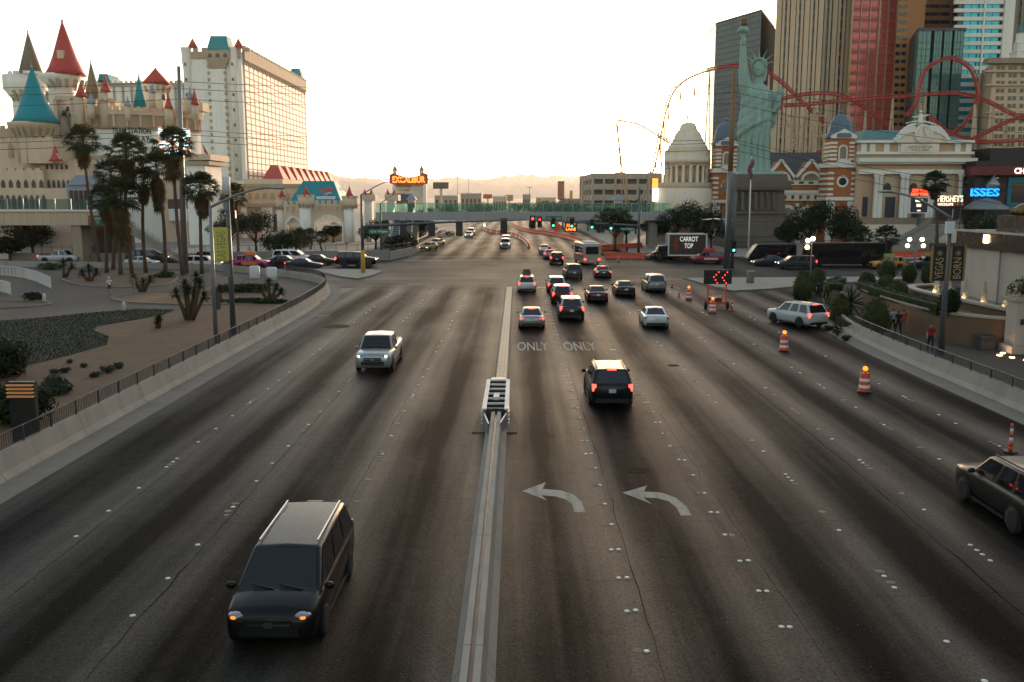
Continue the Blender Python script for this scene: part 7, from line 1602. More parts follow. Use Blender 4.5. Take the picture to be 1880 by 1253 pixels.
# grand stair and ramp walls in front of the hall
gs = thing('grand_stair','broad pale stair with metal handrails rising to the columned hall','stairs',(*A(1680,455,160).xy,0)); a = A(1735,412,168); b = A(1640,468,156); b.z = .14
for i in range(22):
    f = (i+.5)/22; c = a.lerp(b,f); part('step', MB().box(c.x-2.6,c.x+2.6,c.y-.45,c.y+3.5,c.z-.35,c.z), M['concrete'], gs)
m = MB()
for s in (-2.6,2.6):
    for dz in (.5,.95): m.tube([a+Vector((s,0,dz)),b+Vector((s,0,dz))],.05,6)
part('handrail', m, M['steel'], gs); m = MB(); m._add([a+Vector((-2.7,-.3,-.4)),b+Vector((-2.7,-.3,-.2)),(b.x-2.7,b.y-.3,0),(a.x-2.7,a.y-.3,0),a+Vector((-2.7,.0,-.4)),b+Vector((-2.7,.0,-.2)),(b.x-2.7,b.y,0),(a.x-2.7,a.y,0)],[(0,1,2,3),(7,6,5,4),(0,4,5,1)]); part('side_wall', m, M['concrete'], gs)
pwall(gs,1570,424,1800,446,174,4,M['cream'],'terrace_wall')
# ---- flagpole
fp = G(1376,455); fpz = A(1380,300,172); t = thing('flagpole','white flagpole with a furled striped flag before the statue base','flagpole',(A(1374,455,168).x,168,0)); part('shaft', pole(MB(),(A(1374,455,168).x,168,0),A(1380,288,168),.16,.09), M['trim_white'], t)
m = MB(); m.smooth=True; q = A(1380,292,167.8); e = A(1377,330,167.8); m.tube([q.lerp(e,f)+Vector((.25*math.sin(f*9),0,0)) for f in np.linspace(0,1,9)],[.08,.3,.4,.42,.38,.4,.36,.3,.1],8); fl = part('flag', m, pm('flag_cloth',(.16,.05,.06),.8,var=.6,scale=2.5), t)
# ================================================================== robed statue on its granite pedestal
M['verdigris'] = pm('verdigris_copper', (.22,.33,.27), .75, var=.16, scale=.5, bump=.25, bscale=2.5, streak=.35, col2=(.29,.4,.34)); M['torch_flame'] = pm('gilded_flame', (.16,.07,.03), .5, .4, var=.3)
SY = 178.0; sb_ = A(1384,316,SY); pd = thing('statue_pedestal','stepped grey granite pedestal carrying the green statue','pedestal',(sb_.x,SY,0)); zb = sb_.z
def sq(par, hw0, y0, hw1, y1, mat, nm, n=4, Y=SY, xc=1386):
    p = A(xc,362,Y); m = MB(); m.lathe([(hw0*K(Y)*math.sqrt(2), A(xc,y0,Y).z if y0 < 478 else 0),(hw1*K(Y)*math.sqrt(2), A(xc,y1,Y).z)], c=(p.x,Y,0), n=4, off=PI/4); return part(nm, m, mat, par)
def courses(hw0,y0,hw1,y1,n,nm='stone_course'):
    for i in range(n):
        f0, f1 = i/n, (i+1)/n-.06/n*1.2; j = .35*((i*7)%3-1)*.5
        sq(pd, hw0+(hw1-hw0)*f0+j, y0+(y1-y0)*f0, hw0+(hw1-hw0)*f1+j, y0+(y1-y0)*f1, M['granite'], nm)
sq(pd,44,478,40,346,M['castle_dark'],'core')
courses(64,478,58,432,5); sq(pd,56,432,52,420,M['granite'],'plinth_step'); courses(49,420,46,392,4); sq(pd,50,392,50,388,M['granite'],'string_course'); courses(44,388,41,350,6); sq(pd,50,350,52,344,M['granite'],'cornice'); sq(pd,50,344,50,334,M['granite'],'parapet'); sq(pd,46,334,44,321,M['granite'],'attic'); sq(pd,40,321,38,316,M['verdigris'],'statue_base')
for i in range(7):
    x = -36+i*12; p = A(1386+x,386,SY-44*K(SY)); q = A(1386+x*.95,353,SY-42*K(SY)); m = MB(); m.bar((p.x,p.y-.25,p.z),(q.x,q.y-.25,q.z),.55,.5); part('pilaster', m, M['granite'], pd)
st_ = thing('statue','green copper robed statue in a spiked crown raising a torch','statue',(sb_.x,SY,zb))
def statue_mesh():
    """robe as pleated elliptical rings, arms, head, all fused by a voxel remesh"""
    b = MB(); nA = 144
    prof = [ # z, rx, ry, cx, cy, pleat
     (-.1,3.55,3.0,-.1,0,.22),(1.2,3.25,2.7,-.1,0,.26),(3.0,3.05,2.45,-.15,0,.28),(5.0,3.0,2.35,-.2,-.05,.26),(7.0,3.1,2.35,-.15,-.1,.2),(8.6,3.15,2.4,-.1,-.1,.16),(10.2,2.95,2.25,0,0,.14),(11.8,2.75,2.05,0,.05,.14),(13.2,2.8,2.0,.05,.1,.13),(14.6,2.7,1.85,.05,.15,.1),(15.5,2.2,1.5,.1,.2,.06),(16.1,1.25,1.1,.15,.2,.02),(16.8,.85,.85,.2,.1,0),(17.4,.8,.82,.22,0,0)]
    vs = []; R_ = random.Random(4); ph = [R_.uniform(0,6.28) for _ in range(6)]
    Zs = np.linspace(-.1,17.4,110); pr = np.array(prof)
    for z in Zs:
        rx,ry,cx,cy,pl = [np.interp(z,pr[:,0],pr[:,i]) for i in range(1,6)]
        for k in range(nA):
            a = 2*PI*k/nA; sw = .35*math.sin(z*.35)
            f = pl*1.5*(abs(math.sin(a*7+ph[0]+sw+.14*z*math.sin(a)))**.6 - .6) + pl*.5*(abs(math.sin(a*15+ph[1]+z*.1))-.5)
            # diagonal mantle folds across the upper body
            dg = math.sin((z*1.1 - math.cos(a)*2.4)*1.5+ph[2]); f += .13*(abs(dg)**.7-.5)*(1 if 6.5 < z < 15 else .15)
            # overlapping mantle hem
            hem = 7.6+1.7*math.cos(a+.6); f += (.28 if hem < z < 14.5 else 0)*(1/(1+math.exp(-(z-hem)*6)))
            vs.append((cx+(rx*.88+f*1.4)*math.cos(a), cy+(ry+f*1.4)*math.sin(a), z))
    n = nA; fs = [(i*n+k,i*n+(k+1)%n,(i+1)*n+(k+1)%n,(i+1)*n+k) for i in range(len(Zs)-1) for k in range(n)]
    fs += [tuple(range(n-1,-1,-1)), tuple((len(Zs)-1)*n+k for k in range(n))]; b._add(vs, fs)
    # raised right arm (picture left) with fallen sleeve
    b.tube([(-1.7,.1,14.6),(-2.25,.0,16.2),(-2.6,-.1,18.0),(-2.75,-.1,20.2),(-2.9,-.1,22.2),(-2.95,-.1,23.0)],[1.35,1.2,1.0,.78,.6,.52],14)
    b.tube([(-1.5,.3,13.0),(-2.2,.1,15.5),(-2.75,.1,16.8),(-2.9,.2,15.6),(-2.7,.3,14.0)],[.8,.9,.75,.5,.25],10)
    b.ell((-2.95,-.15,23.5),(.62,.6,.75),12,8)
    for k in range(4): b.tube([(-3.45,-.5,23.15+k*.28),(-3.0,-.85,23.2+k*.28),(-2.5,-.6,23.2+k*.28)],[.17,.18,.15],6)
    b.tube([(-2.4,-.3,23.2),(-2.45,-.75,23.7),(-2.75,-.85,24.0)],[.18,.18,.14],6)
    b.lathe([(.22,22.6),(.35,23.6),(.42,24.6),(.5,25.0),(1.05,25.5),(1.1,25.9),(.85,26.0),(.8,26.3),(.55,26.4)], c=(-2.98,-.15,0), n=16)
    # left arm (picture right) bent, holding the tablet
    b.tube([(2.0,.3,14.6),(2.75,.2,13.2),(3.15,-.2,11.6),(3.3,-1.0,11.2),(3.45,-1.7,12.0),(3.5,-1.9,12.9)],[1.1,1.0,.9,.75,.55,.45],12)
    b.tube([(2.6,.3,13.0),(3.2,.2,11.0),(3.35,.0,9.2),(3.1,.0,8.0)],[.8,.75,.55,.25],10)
    for k in range(4): b.tube([(3.1,-2.25,12.7+k*.26),(3.55,-2.4,12.75+k*.26),(3.95,-2.15,12.8+k*.26)],[.15,.15,.13],6)
    b.obox((3.3,-1.3,12.9),(.2,1.0,2.3),M=Matrix.Rotation(rad(22),3,'Y') @ Matrix.Rotation(rad(18),3,'Z'))
    # head turned to the picture left, hair, jaw, nose, brow
    hm_ = Matrix.Rotation(rad(-28),3,'Z'); h = Vector((.25,-.15,18.75))
    def hp(x,y,z): return h + hm_ @ Vector((x,y,z))
    b.ell(h,(1.12,1.28,1.55),20,14,hm_); b.ell(hp(0,-.28,-.75),(.78,.85,.75),14,10,hm_); b.ell(hp(0,.42,.1),(1.28,1.15,1.5),16,10,hm_); b.ell(hp(0,.75,-1.0),(.75,.6,.7),10,8,hm_)
    b.tube([hp(0,-1.18,.45),hp(0,-1.45,-.1),hp(0,-1.5,-.22)],[.16,.2,.24],8); b.tube([hp(-.6,-1.05,.42),hp(0,-1.22,.5),hp(.6,-1.05,.42)],[.16,.17,.16],8)
    b.tube([hp(-.3,-1.18,-.62),hp(0,-1.27,-.6),hp(.3,-1.18,-.62)],[.1,.13,.1],8); b.tube([hp(-.25,-1.16,-.78),hp(0,-1.24,-.8),hp(.25,-1.16,-.78)],[.1,.12,.1],8); b.ell(hp(0,-1.0,-1.12),(.32,.3,.28),8,6)
    for s in (-1,1): b.ell(hp(s*.45,-1.02,.2),(.2,.14,.1),8,6); b.tube([hp(s*1.02,-.3,.9),hp(s*1.15,-.1,.0),hp(s*1.05,.2,-1.1),hp(s*.95,.2,-2.2)],[.25,.32,.32,.22],8)
    # feet edge of the hem
    b.ell((-.9,-2.6,.15),(.5,1.0,.35),10,6); b.ell((1.1,-2.5,.15),(.5,.9,.35),10,6)
    return b, hm_, h
sbm, hm_, hh_ = statue_mesh(); o = part('robed_figure', sbm, M['verdigris'], None, smooth=True); o.parent = st_; OFF[o.name] = (0,0,0)
tf = o.modifiers.new('fuse','REMESH'); tf.mode = 'VOXEL'; tf.voxel_size = .085; tf.use_smooth_shade = True
sm_ = o.modifiers.new('soften','SMOOTH'); sm_.factor = .5; sm_.iterations = 1
def hp2(x,y,z): return hh_ + hm_ @ Vector((x,y,z))
OFF[st_.name] = (0,0,0)
m = MB(); m.smooth=True; cr = []
for a in np.linspace(-.15*PI,1.15*PI,18):
    cr.append(hp2(1.32*math.cos(a), -.35-.25*math.sin(a), .75+1.05*math.sin(a)))
m.tube(cr,.3,8); part('crown_band', m, M['verdigris'], st_)
for k in range(7):
    a = rad(8+k*27.3); c = hp2(1.35*math.cos(a), -.35, .8+1.1*math.sin(a)); d = hm_ @ Vector((math.cos(a),-.1,math.sin(a))); m = MB(); m.tube([c,c+d*1.9],[.15,.02],6); part('crown_spike', m, M['verdigris'], st_)
m = MB(); m.smooth=True; m.tube([(-2.98,-.15,26.3),(-2.9,-.15,26.9),(-2.75,-.15,27.3),(-2.1,-.15,27.9)],[.5,.72,.5,.06],10); m.tube([(-3.0,-.15,26.6),(-3.2,-.15,27.4),(-3.1,-.15,27.9)],[.4,.3,.04],8); part('torch_flame', m, M['torch_flame'], st_)
# ================================================================== planting
M['palm_leaf'] = leafm('palm_leaf', (.02,.032,.014), (.05,.065,.028)); M['palm_dead'] = leafm('palm_dead', (.06,.038,.018), (.13,.085,.04)); M['palm_trunk'] = pm('palm_trunk', (.1,.06,.035), .95, var=.3, scale=3, bump=.6, bscale=9)
M['leaf_dark'] = leafm('leaf_dark', (.012,.02,.009), (.03,.042,.016)); M['leaf_mid'] = leafm('leaf_mid', (.02,.032,.012), (.055,.07,.025)); M['leaf_topiary'] = leafm('leaf_topiary', (.028,.042,.014), (.09,.1,.035)); M['leaf_hedge'] = leafm('leaf_hedge', (.012,.03,.01), (.03,.06,.02)); M['bark'] = pm('bark', (.07,.05,.035), .95, var=.3, scale=4, bump=.5); M['leaf_grey'] = leafm('leaf_grey', (.03,.045,.03), (.07,.09,.06))
def quads_mesh(name, V, F, mat):
    me = bpy.data.meshes.new(name); me.vertices.add(len(V)); me.vertices.foreach_set('co', np.asarray(V, np.float32).ravel())
    F = np.asarray(F, np.int32); k = F.shape[1]; me.loops.add(F.size); me.loops.foreach_set('vertex_index', F.ravel()); me.polygons.add(len(F)); me.polygons.foreach_set('loop_start', np.arange(0, F.size, k, dtype=np.int32))
    me.materials.append(mat); me.update(calc_edges=True); me.validate(); return me
def fan_leaf(V, F, base, d, r, L, droop, nseg=11, spread=2.6):
    """petiole then a fan of pointed segments"""
    d = d/np.linalg.norm(d); side = np.cross(d,(0,0,1.0)); side = side/(np.linalg.norm(side)+1e-6); up = np.cross(side,d)
    c = base + d*L
    n0 = len(V); w = .025; V += [base-side*w, base+side*w, c+side*w, c-side*w]; F.append((n0,n0+1,n0+2,n0+3))
    for k in range(nseg):
        a = spread*((k+.5)/nseg-.5); a2 = spread/nseg*.5
        def pt(ang, rad_, dz): return c + (d*math.cos(ang)+side*math.sin(ang))*rad_ + up*(.12*math.cos(ang*2)*rad_) + np.array((0,0,-dz))
        n0 = len(V); rr = r*(.88+.12*math.cos(a*1.1))*RNG.uniform(.9,1.08)
        V += [c, pt(a-a2*.95,rr*.6,droop*.2), pt(a,rr,droop*RNG.uniform(.7,1.4)), pt(a+a2*.95,rr*.6,droop*.2)]; F.append((n0,n0+1,n0+2,n0+3))
def palm_crown(seed, live=True):
    global RNG; RNG = np.random.default_rng(seed); V, F = [], []
    if live:
        for k in range(56):
            az = k*2.39996+RNG.uniform(-.3,.3); el = rad(82-115*(k/55)**.85+RNG.uniform(-8,8))
            fan_leaf(V,F,np.array((0,0,.1)),np.array((math.cos(az)*math.cos(el),math.sin(az)*math.cos(el),math.sin(el))),RNG.uniform(.75,.95),RNG.uniform(.75,1.15),.32)
    else:
        for k in range(50):
            az = k*2.39996+RNG.uniform(-.3,.3); el = rad(-48-38*(k/49)); z = -.1-1.5*(k/49)
            fan_leaf(V,F,np.array((0,0,z)),np.array((math.cos(az)*math.cos(el),math.sin(az)*math.cos(el),math.sin(el))),RNG.uniform(.55,.85),RNG.uniform(.35,.65),.25,8)
    return quads_mesh('crown' if live else 'dead_skirt', V, F, M['palm_leaf'] if live else M['palm_dead'])
PALM = [(palm_crown(s), palm_crown(s+50, False)) for s in (1,2,3)]
def palm(label, base, top, s=1.0, v=0, group='fan palms', r0=.24, skirt=1.0, name='fan_palm'):
    base, top = Vector(base), Vector(top); t = thing(name, label, 'palm tree', base, 0, group); n = 12; pts = []; bend = Vector((random.uniform(-.35,.35),random.uniform(-.3,.3),0))
    for i in range(n+1): f = i/n; pts.append(base.lerp(top,f)+bend*math.sin(f*PI))
    m = MB(); m.smooth=True; rs = [r0*(1.25 if i==0 else 1.0-.3*i/n)*(1+.06*((i*5)%3-1)) for i in range(n+1)]; m.tube(pts, rs, 9); part('trunk', m, M['palm_trunk'], t)
    rot = (random.uniform(-.12,.12),random.uniform(-.12,.12),random.uniform(0,6.28)); c, d = PALM[v%3]
    inst('crown', c, t, top, (s,s,s), rot)
    if skirt: inst('dead_skirt', d, t, top, (s*.95,s*.95,s*skirt), rot)
    return t
def leaf_cloud(name, clumps, nleaf, size, mat, seed, flat=.6):
    """clumps: (centre, radii, weight); leaves are small tilted quads scattered through each clump, denser towards its skin"""
    r = np.random.default_rng(seed); w = np.array([c[2] for c in clumps]); idx = r.choice(len(clumps), nleaf, p=w/w.sum())
    C = np.array([c[0] for c in clumps])[idx]; S = np.array([c[1] for c in clumps])[idx]
    u = r.normal(size=(nleaf,3)); u /= np.linalg.norm(u,axis=1)[:,None]; rr = r.uniform(.25,1,(nleaf,1))**.45*r.uniform(.9,1.12,(nleaf,1)); P = C+u*S*rr
    nrm = u*.7+r.normal(size=(nleaf,3))*.6+np.array((0,0,.35)); nrm /= np.linalg.norm(nrm,axis=1)[:,None]
    a = np.cross(nrm, r.normal(size=(nleaf,3))); a /= np.linalg.norm(a,axis=1)[:,None]; b = np.cross(nrm,a); L = size*r.uniform(.6,1.35,(nleaf,1))
    V = np.stack([P-a*L, P+b*L*flat*.5-a*L*.1, P+a*L, P-b*L*flat*.5+a*L*.1],1).reshape(-1,3); F = np.arange(nleaf*4).reshape(-1,4)
    return quads_mesh(name, V, F, mat)
def tree(label, base, H_, W_, seed, mat='leaf_dark', nleaf=3200, leaf=.22, trunk=.3, group=None, name='broadleaf_tree', cat='tree'):
    t = thing(name, label, cat, base, 0, group, local=True); r = random.Random(seed); m = MB(); m.smooth=True; th = H_*trunk
    m.tube([(0,0,-.1),(r.uniform(-.15,.15),0,th*.6),(r.uniform(-.2,.2),0,th*1.3)],[.2+H_*.012,.16+H_*.006,.12],8)
    clumps = []; nc = 13
    for k in range(nc):
        a = k*2.4+r.uniform(-.4,.4); rr = W_/2*math.sqrt((k+.5)/nc)*.8; z = th+(H_-th)*(.28+.55*r.random())*(1-.35*(rr/(W_/2))**2)
        c = (rr*math.cos(a),rr*math.sin(a),z); s = W_*r.uniform(.15,.24); clumps.append((c,(s,s,s*r.uniform(.7,.95)),s**2))
        if k % 2 == 0: m.tube([(0,0,th*.9),(c[0]*.5,c[1]*.5,(th+c[2])/2),(c[0]*.85,c[1]*.85,c[2]-.1)],[.12,.08,.03],6)
    clumps.append(((0,0,H_-W_*.22),(W_*.24,W_*.24,W_*.2),W_*.05)); part('trunk', m, M['bark'], t)
    o = link('crown', leaf_cloud('crown', clumps, nleaf, leaf, M[mat], seed), t); return t
# ---- palms on the left corner
random.seed(21)
left_palms = [(152,262,184,492,'leftmost tall fan palm rising before the castle wall',1.0),(203,322,208,497,'shorter shaggy fan palm second from the castle side',.95),(232,283,243,506,'tall fan palm in front of the tram station letters',1.08),(264,335,268,503,'slender fan palm just right of the tram station letters',.82),(288,312,304,503,'fan palm with brown skirt left of the grey utility pole',.98),(317,272,336,508,'tall fan palm directly before the video screen',1.08),(222,365,222,508,'low dense fan palm in the middle of the palm clump',1.05),(368,349,371,505,'single fan palm between utility pole and lamp post',1.0),(190,368,196,503,'low fan palm overlapping the stair sign',.85),(428,362,438,478,'fan palm behind the antenna drum post',.9)]
for i,(x,y,bx_,by_,lb,s) in enumerate(left_palms):
    b = G(bx_,by_); b.z = .15; palm(lb, b, A(x,y,b.y), s*1.5, i, 'fan palms on the corner plaza', skirt=(1.3 if i in (1,4,6,8) else .85))
# ---- right-hand palms
for i,(x,y,bx_,by_,s,lb) in enumerate(((1716,338,1716,500,1.05,'tall fan palm before the columned hall beside the candy sign'),(1581,436,1582,478,1.15,'short bushy palm in the cross street planting, nearer the coach'),(1627,438,1628,484,1.2,'short bushy palm in the cross street planting, nearer the stairs'),(1793,402,1795,452,1.9,'wide drooping palm below the blue sweet sign'))):
    b = G(bx_,by_); b.z = .14; palm(lb, b, A(x,y,b.y), s, i, None, skirt=.7)
for i,(px,py,h) in enumerate(((568,470,2.2),(585,469,2.2),(606,471,1.9))): b = G(px,py); b = Vector((b.x,b.y-6,1.3)); palm(['small potted palm nearest the gate tower on the retaining wall','small potted palm in the middle of three on the retaining wall','small potted palm nearest the road on the retaining wall'][i], b, b+Vector((0,0,h)), .75, i, None, r0=.16, skirt=0)
# ---- trees before the castle and gatehouse
for i,(px,by_,H_,W_,Y,lb,mt) in enumerate(((470,452,7.5,8,150,'dark round tree left of the gatehouse behind the wall','leaf_dark'),(512,456,3.4,5.5,150,'dark low tree beneath the casino arch','leaf_dark'),(545,456,4.2,6.5,152,'wide dark tree before the first gate tower','leaf_mid'),(422,450,8,7,148,'dark tree behind the yellow banner','leaf_dark'),(612,446,4.2,4.5,192,'small tree inside the gatehouse arch','leaf_dark'),(690,450,5.5,6,168,'leafy tree between the two small castle towers','leaf_mid'),(772,440,6,7,178,'tree beside the foot of the escalators','leaf_dark'),(738,452,3.2,6,160,'low dark shrub tree under the mast arm sign','leaf_dark'),(60,455,7,7,138,'dark tree beneath the left footbridge','leaf_dark'),(18,460,4,5,136,'small dark tree at the left edge under the footbridge','leaf_dark'))):
    p = A(px,by_,Y); tree(lb, (p.x,Y,.1), H_, W_, 30+i, mt, 2600, .26)
for i,(px,H_,W_,Y,lb) in enumerate(((1130,8,8,166,'round tree below the right bridge kiosk'),(1150,7,6,186,'tree behind the mast arm street sign'),(1240,9,9,172,'large dark tree before the domed rotunda'),(1283,9,10,168,'wide dark tree left of the statue pedestal'),(1306,7,7,166,'dark tree touching the statue pedestal'),(1205,6,6,178,'tree under the rotunda terrace'),(1484,9,8,158,'dark tree before the gabled hall arches'),(1528,9.5,9,156,'dark tree before the striped brick tower'),(1556,7,7,152,'lower dark tree between the striped tower and the short palms'),(1448,5.5,5,160,'small dark tree right of the pedestal'),(1836,8,9,118,'dark tree behind the black granite at the right edge'))):
    p = A(px,440,Y); tree(lb, (p.x,Y,.1), H_, W_, 60+i, 'leaf_dark', 3000, .26)
for i,(px,Y,H_,lb) in enumerate(((786,300,6,'small far tree beneath the billboard'),(826,340,7,'far tree left of the lamp masts'),(872,380,6,'far tree beside the cream canopy'),(896,420,7,'far tree below the red billboard'),(950,460,7,'far tree at the road vanishing point'),(992,330,9,'far dark tree right of the vanishing point'),(1012,310,9,'wide far tree below the sign pylon'),(1034,290,9,'far tree next to the yellow sign'),(1056,280,8,'far tree at the garage corner'),(1080,262,7,'far tree before the garage wall'),(1100,250,7,'far tree below the garage columns'),(1168,240,9,'tree between garage and coaster foot'))):
    p = A(px,372,Y); tree(lb, (p.x,Y,0), H_, H_*1.3, 90+i, 'leaf_mid', 1300, .4)
# roadside planting strip under the far footbridge (left)
for i,(px,py,w) in enumerate(((800,446,4),(822,441,4),(790,452,5),(845,434,4),(760,458,5))):
    p = G(px,py); p.x -= 3.5; t = thing('low_shrub',['first','second','third','fourth','fifth'][i]+' low shrub of the planting strip along the wall under the footbridge','shrub',(p.x,p.y,.14),0,'planting strip shrubs',local=True); link('foliage', leaf_cloud('foliage',[((k*w*.2-w*.4,0,.5),(w*.2,.9,.7),1) for k in range(5)],700,.2,M['leaf_dark'],130+i),t)
# ---- spiky plants
def spiky(label, base, heads, seed, n=70, L=.6, name='yucca'):
    t = thing(name, label, 'yucca', base, 0, None, local=True); r = np.random.default_rng(seed)
    for (x,y,z,s) in heads:
        m = MB(); m.smooth=True; m.tube([(x*.15,y*.15,-.05),(x*.6,y*.6,z*.55),(x,y,z)],[.2,.16,.12],7); part('stem', m, M['palm_trunk'], t)
        V,F = [],[]
        for k in range(n):
            az = k*2.39996; el = rad(85-130*(k/n)+r.uniform(-8,8)); d = np.array((math.cos(az)*math.cos(el),math.sin(az)*math.cos(el),math.sin(el))); sd_ = np.cross(d,(0,0,1.0)); sd_ /= np.linalg.norm(sd_)+1e-6; l = L*s*r.uniform(.75,1.15); c = np.array((x,y,z)); n0 = len(V); dz = np.array((0,0,-.12*l))
            V += [c-sd_*.03, c+sd_*.03, c+d*l*.6+sd_*.045+dz*.3, c+d*l+dz, c+d*l*.6-sd_*.045+dz*.3]; F.append((n0,n0+1,n0+2,n0+3,n0+4))
        link('leaf_head', quads_mesh('leaf_head', V, F, M['palm_leaf']), t)
g = lambda px,py: (*G(px,py).xy,.17)
spiky('many headed yucca clump standing by the lamp post', g(348,592), [(0,0,2.2,1.3),(.9,.2,2.7,1.2),(-.9,0,2.0,1.2),(1.3,-.2,1.8,1.1),(-.4,.5,2.6,1.2),(.5,.6,3.2,1.1)], 1)
spiky('low leaning yucca in the kerbed bed near the people', g(262,540), [(-.8,0,1.3,1.2),(.8,.1,1.2,1.1),(0,.3,.9,1.2)], 2); spiky('yucca group at the end of the kerbed bed before the bins', g(495,556), [(0,0,1.6,1.2),(.6,.3,1.2,1.0),(-.9,.2,1.0,1.0),(1.1,0,.8,1.0)], 3); spiky('small agave alone on the dry dirt', g(290,607), [(0,0,.5,.8),(.15,0,.7,.6)], 4); spiky('yucca clump in the rear bed below the palms', g(165,520), [(0,0,1.4,1.4),(.8,0,1.0,1.2),(-.9,.2,.9,1.2)], 5); spiky('yucca clump behind the pathway left of the walkers', g(118,512), [(0,0,1.6,1.4),(.9,.2,1.2,1.2)], 6); spiky('yucca beside the banner post foot', g(405,560), [(0,0,1.2,1.1),(-.5,.2,.9,1.0)], 7)
def shrub(label, base, w, h, n, mat, seed, name='shrub', leaf=.16, d=None):
    t = thing(name, label, 'shrub', base, 0, None, local=True); r = random.Random(seed); d = d or w
    cl = [((r.uniform(-.3,.3)*w,r.uniform(-.3,.3)*d,h*r.uniform(.3,.65)),(w*.27,d*.27,h*.36),1) for _ in range(9)]
    link('foliage', leaf_cloud('foliage', cl, n, leaf, M[mat], seed), t); m = MB(); [m.tube([(0,0,-.05),c[0]],[.05,.02],5) for c in cl[:5]]; part('stems', m, M['bark'], t); return t
shrub('spreading grey green shrub on the dirt beside the louvred light', g(108,728), 1.7, .75, 1500, 'leaf_grey', 11); shrub('large dark shrub at the left edge above the louvred light', g(15,700), 3.2, 2.2, 3000, 'leaf_dark', 12, leaf=.2); shrub('large dark shrub at the left edge below the louvred light', g(32,782), 2.6, 1.7, 2600, 'leaf_dark', 13, leaf=.18)
for i,(px,py,w) in enumerate(((198,690,.8),(175,698,.5),(215,682,.6),(120,690,.5),(100,692,.45),(155,680,.4),(128,672,.35))): shrub(f"small low shrub on the dry dirt, {['largest of the group','left of the largest','right of the largest','nearest the lawn edge','beside the grey green shrub','smallest toward the lawn','lone tuft at the lawn corner'][i]}", g(px,py), w, w*.55, 250, 'leaf_grey', 20+i, leaf=.1)
shrub('green ground cover in the kerbed bed near the bins', g(470,560), 5.5, .5, 2600, 'leaf_hedge', 31, 'ground_cover', d=1.6); shrub('dark shrub row behind the banner post foot', g(450,540), 5, .9, 2000, 'leaf_mid', 32, d=1.6); shrub('small shrub at the white ramp railing', g(60,556), 2.2, .8, 800, 'leaf_dark', 33); shrub('low shrub between rear bed and cross street', g(92,497), 3.5, .9, 900, 'leaf_mid', 34); shrub('green shrub at the rear bed beside the pathway', g(300,512), 3.0, .7, 900, 'leaf_mid', 35)
# grass blades over the lawn edge and dry tufts on the dirt
rg = np.random.default_rng(5)
def tufts(name, poly, n, h, w, mat, label, cat='grass'):
    P = np.array(poly); mn, mx = P.min(0), P.max(0); out = []
    while len(out) < n:
        q = rg.uniform(mn,mx,(n,2)); ins = np.zeros(n,bool); j = len(P)-1
        for i in range(len(P)):
            c = ((P[i,1] > q[:,1]) != (P[j,1] > q[:,1])) & (q[:,0] < (P[j,0]-P[i,0])*(q[:,1]-P[i,1])/(P[j,1]-P[i,1]+1e-9)+P[i,0]); ins ^= c; j = i
        out += list(q[ins])
    q = np.array(out[:n]); a = rg.uniform(0,6.28,n); hh = h*rg.uniform(.5,1.4,n); lean = rg.normal(0,.4,(n,2))*hh[:,None]; z0 = .19
    V = np.stack([np.c_[q+np.c_[np.cos(a),np.sin(a)]*w, np.full(n,z0)], np.c_[q-np.c_[np.cos(a),np.sin(a)]*w, np.full(n,z0)], np.c_[q+lean, z0+hh]],1).reshape(-1,3)
    o = link(name, quads_mesh(name, V, np.arange(n*3).reshape(-1,3), M[mat])); tag(o, label, cat, kind='stuff')
M['lawn_blade'] = leafm('lawn_blade', (.007,.013,.003), (.016,.024,.006), .9)
M['dry_grass'] = leafm('dry_grass', (.16,.11,.05), (.3,.21,.1))
lawn_near = [p for p in lawn if -60 < p[0]]; tufts('grass', lawn, 26000, .09, .02, 'lawn_blade', 'short dark lawn grass on the corner plaza'); tufts('dry_grass', bed, 9000, .07, .015, 'dry_grass', 'sparse dry grass scattered over the bare dirt')

# ================================================================== fountain plaza on the right
M['planter'] = pm('planter_brown', (.17,.1,.055), .8, var=.15, scale=.8, streak=.25); M['fount_stone'] = pm('fountain_stone', (.42,.385,.34), .6, var=.1, scale=.5, streak=.2); M['granite_black'] = pm('black_granite', (.012,.012,.013), .25, var=.3, scale=2); M['coping'] = pm('coping_stone', (.36,.31,.26), .7, var=.12, scale=1)
def wall_path(name, label, pts, h, w, mat, cop=None, z0=.0):
    t = thing(name, label, 'wall', (*pts[0],0)); P = smooth_path(pts,2)
    part('wall', sweep(P,[(0,z0),(0,h),(w,h),(w,z0)],-1), mat, t)
    if cop: part('coping', sweep(P,[(-.1,h+.003),(-.1,h+.14),(w+.1,h+.14),(w+.1,h+.003)],-1), M['coping'], t)
    return t
pw = wall_path('planter_wall','curved brown planter wall below the long hedge',[(30.5,80),(28.6,76.5),(28.0,69),(27.8,62),(28.8,58.5),(30.6,57.2)],2.0,.45,M['planter'],True)
wall_path('planter_wall','short brown planter wall carrying the low hedge near the walkers',[(31.5,90),(28.9,86),(28.4,82)],1.3,.4,M['planter'])
struct('planting_bed', MB().prism([(30.4,79.5),(28.9,76.5),(28.35,69),(28.2,62),(29.2,59),(33,60),(33,79)],.1,1.85), M['dirt'])
fw = thing('fountain','raised fountain basin with stone backing wall and black granite tiers','fountain',(33,64,0)); bp_ = smooth_path([(34.5,75.5),(32.0,74.8),(31.0,72.5),(31.0,68),(31.2,63),(31.5,56),(31.5,50)],2)
part('basin_wall', sweep(bp_,[(0,0),(0,2.35),(.35,2.35),(.35,0)],-1), M['planter'], fw); part('basin_rim', sweep(bp_,[(-.12,2.353),(-.12,2.5),(.55,2.5),(.55,2.353)],-1), M['coping'], fw)
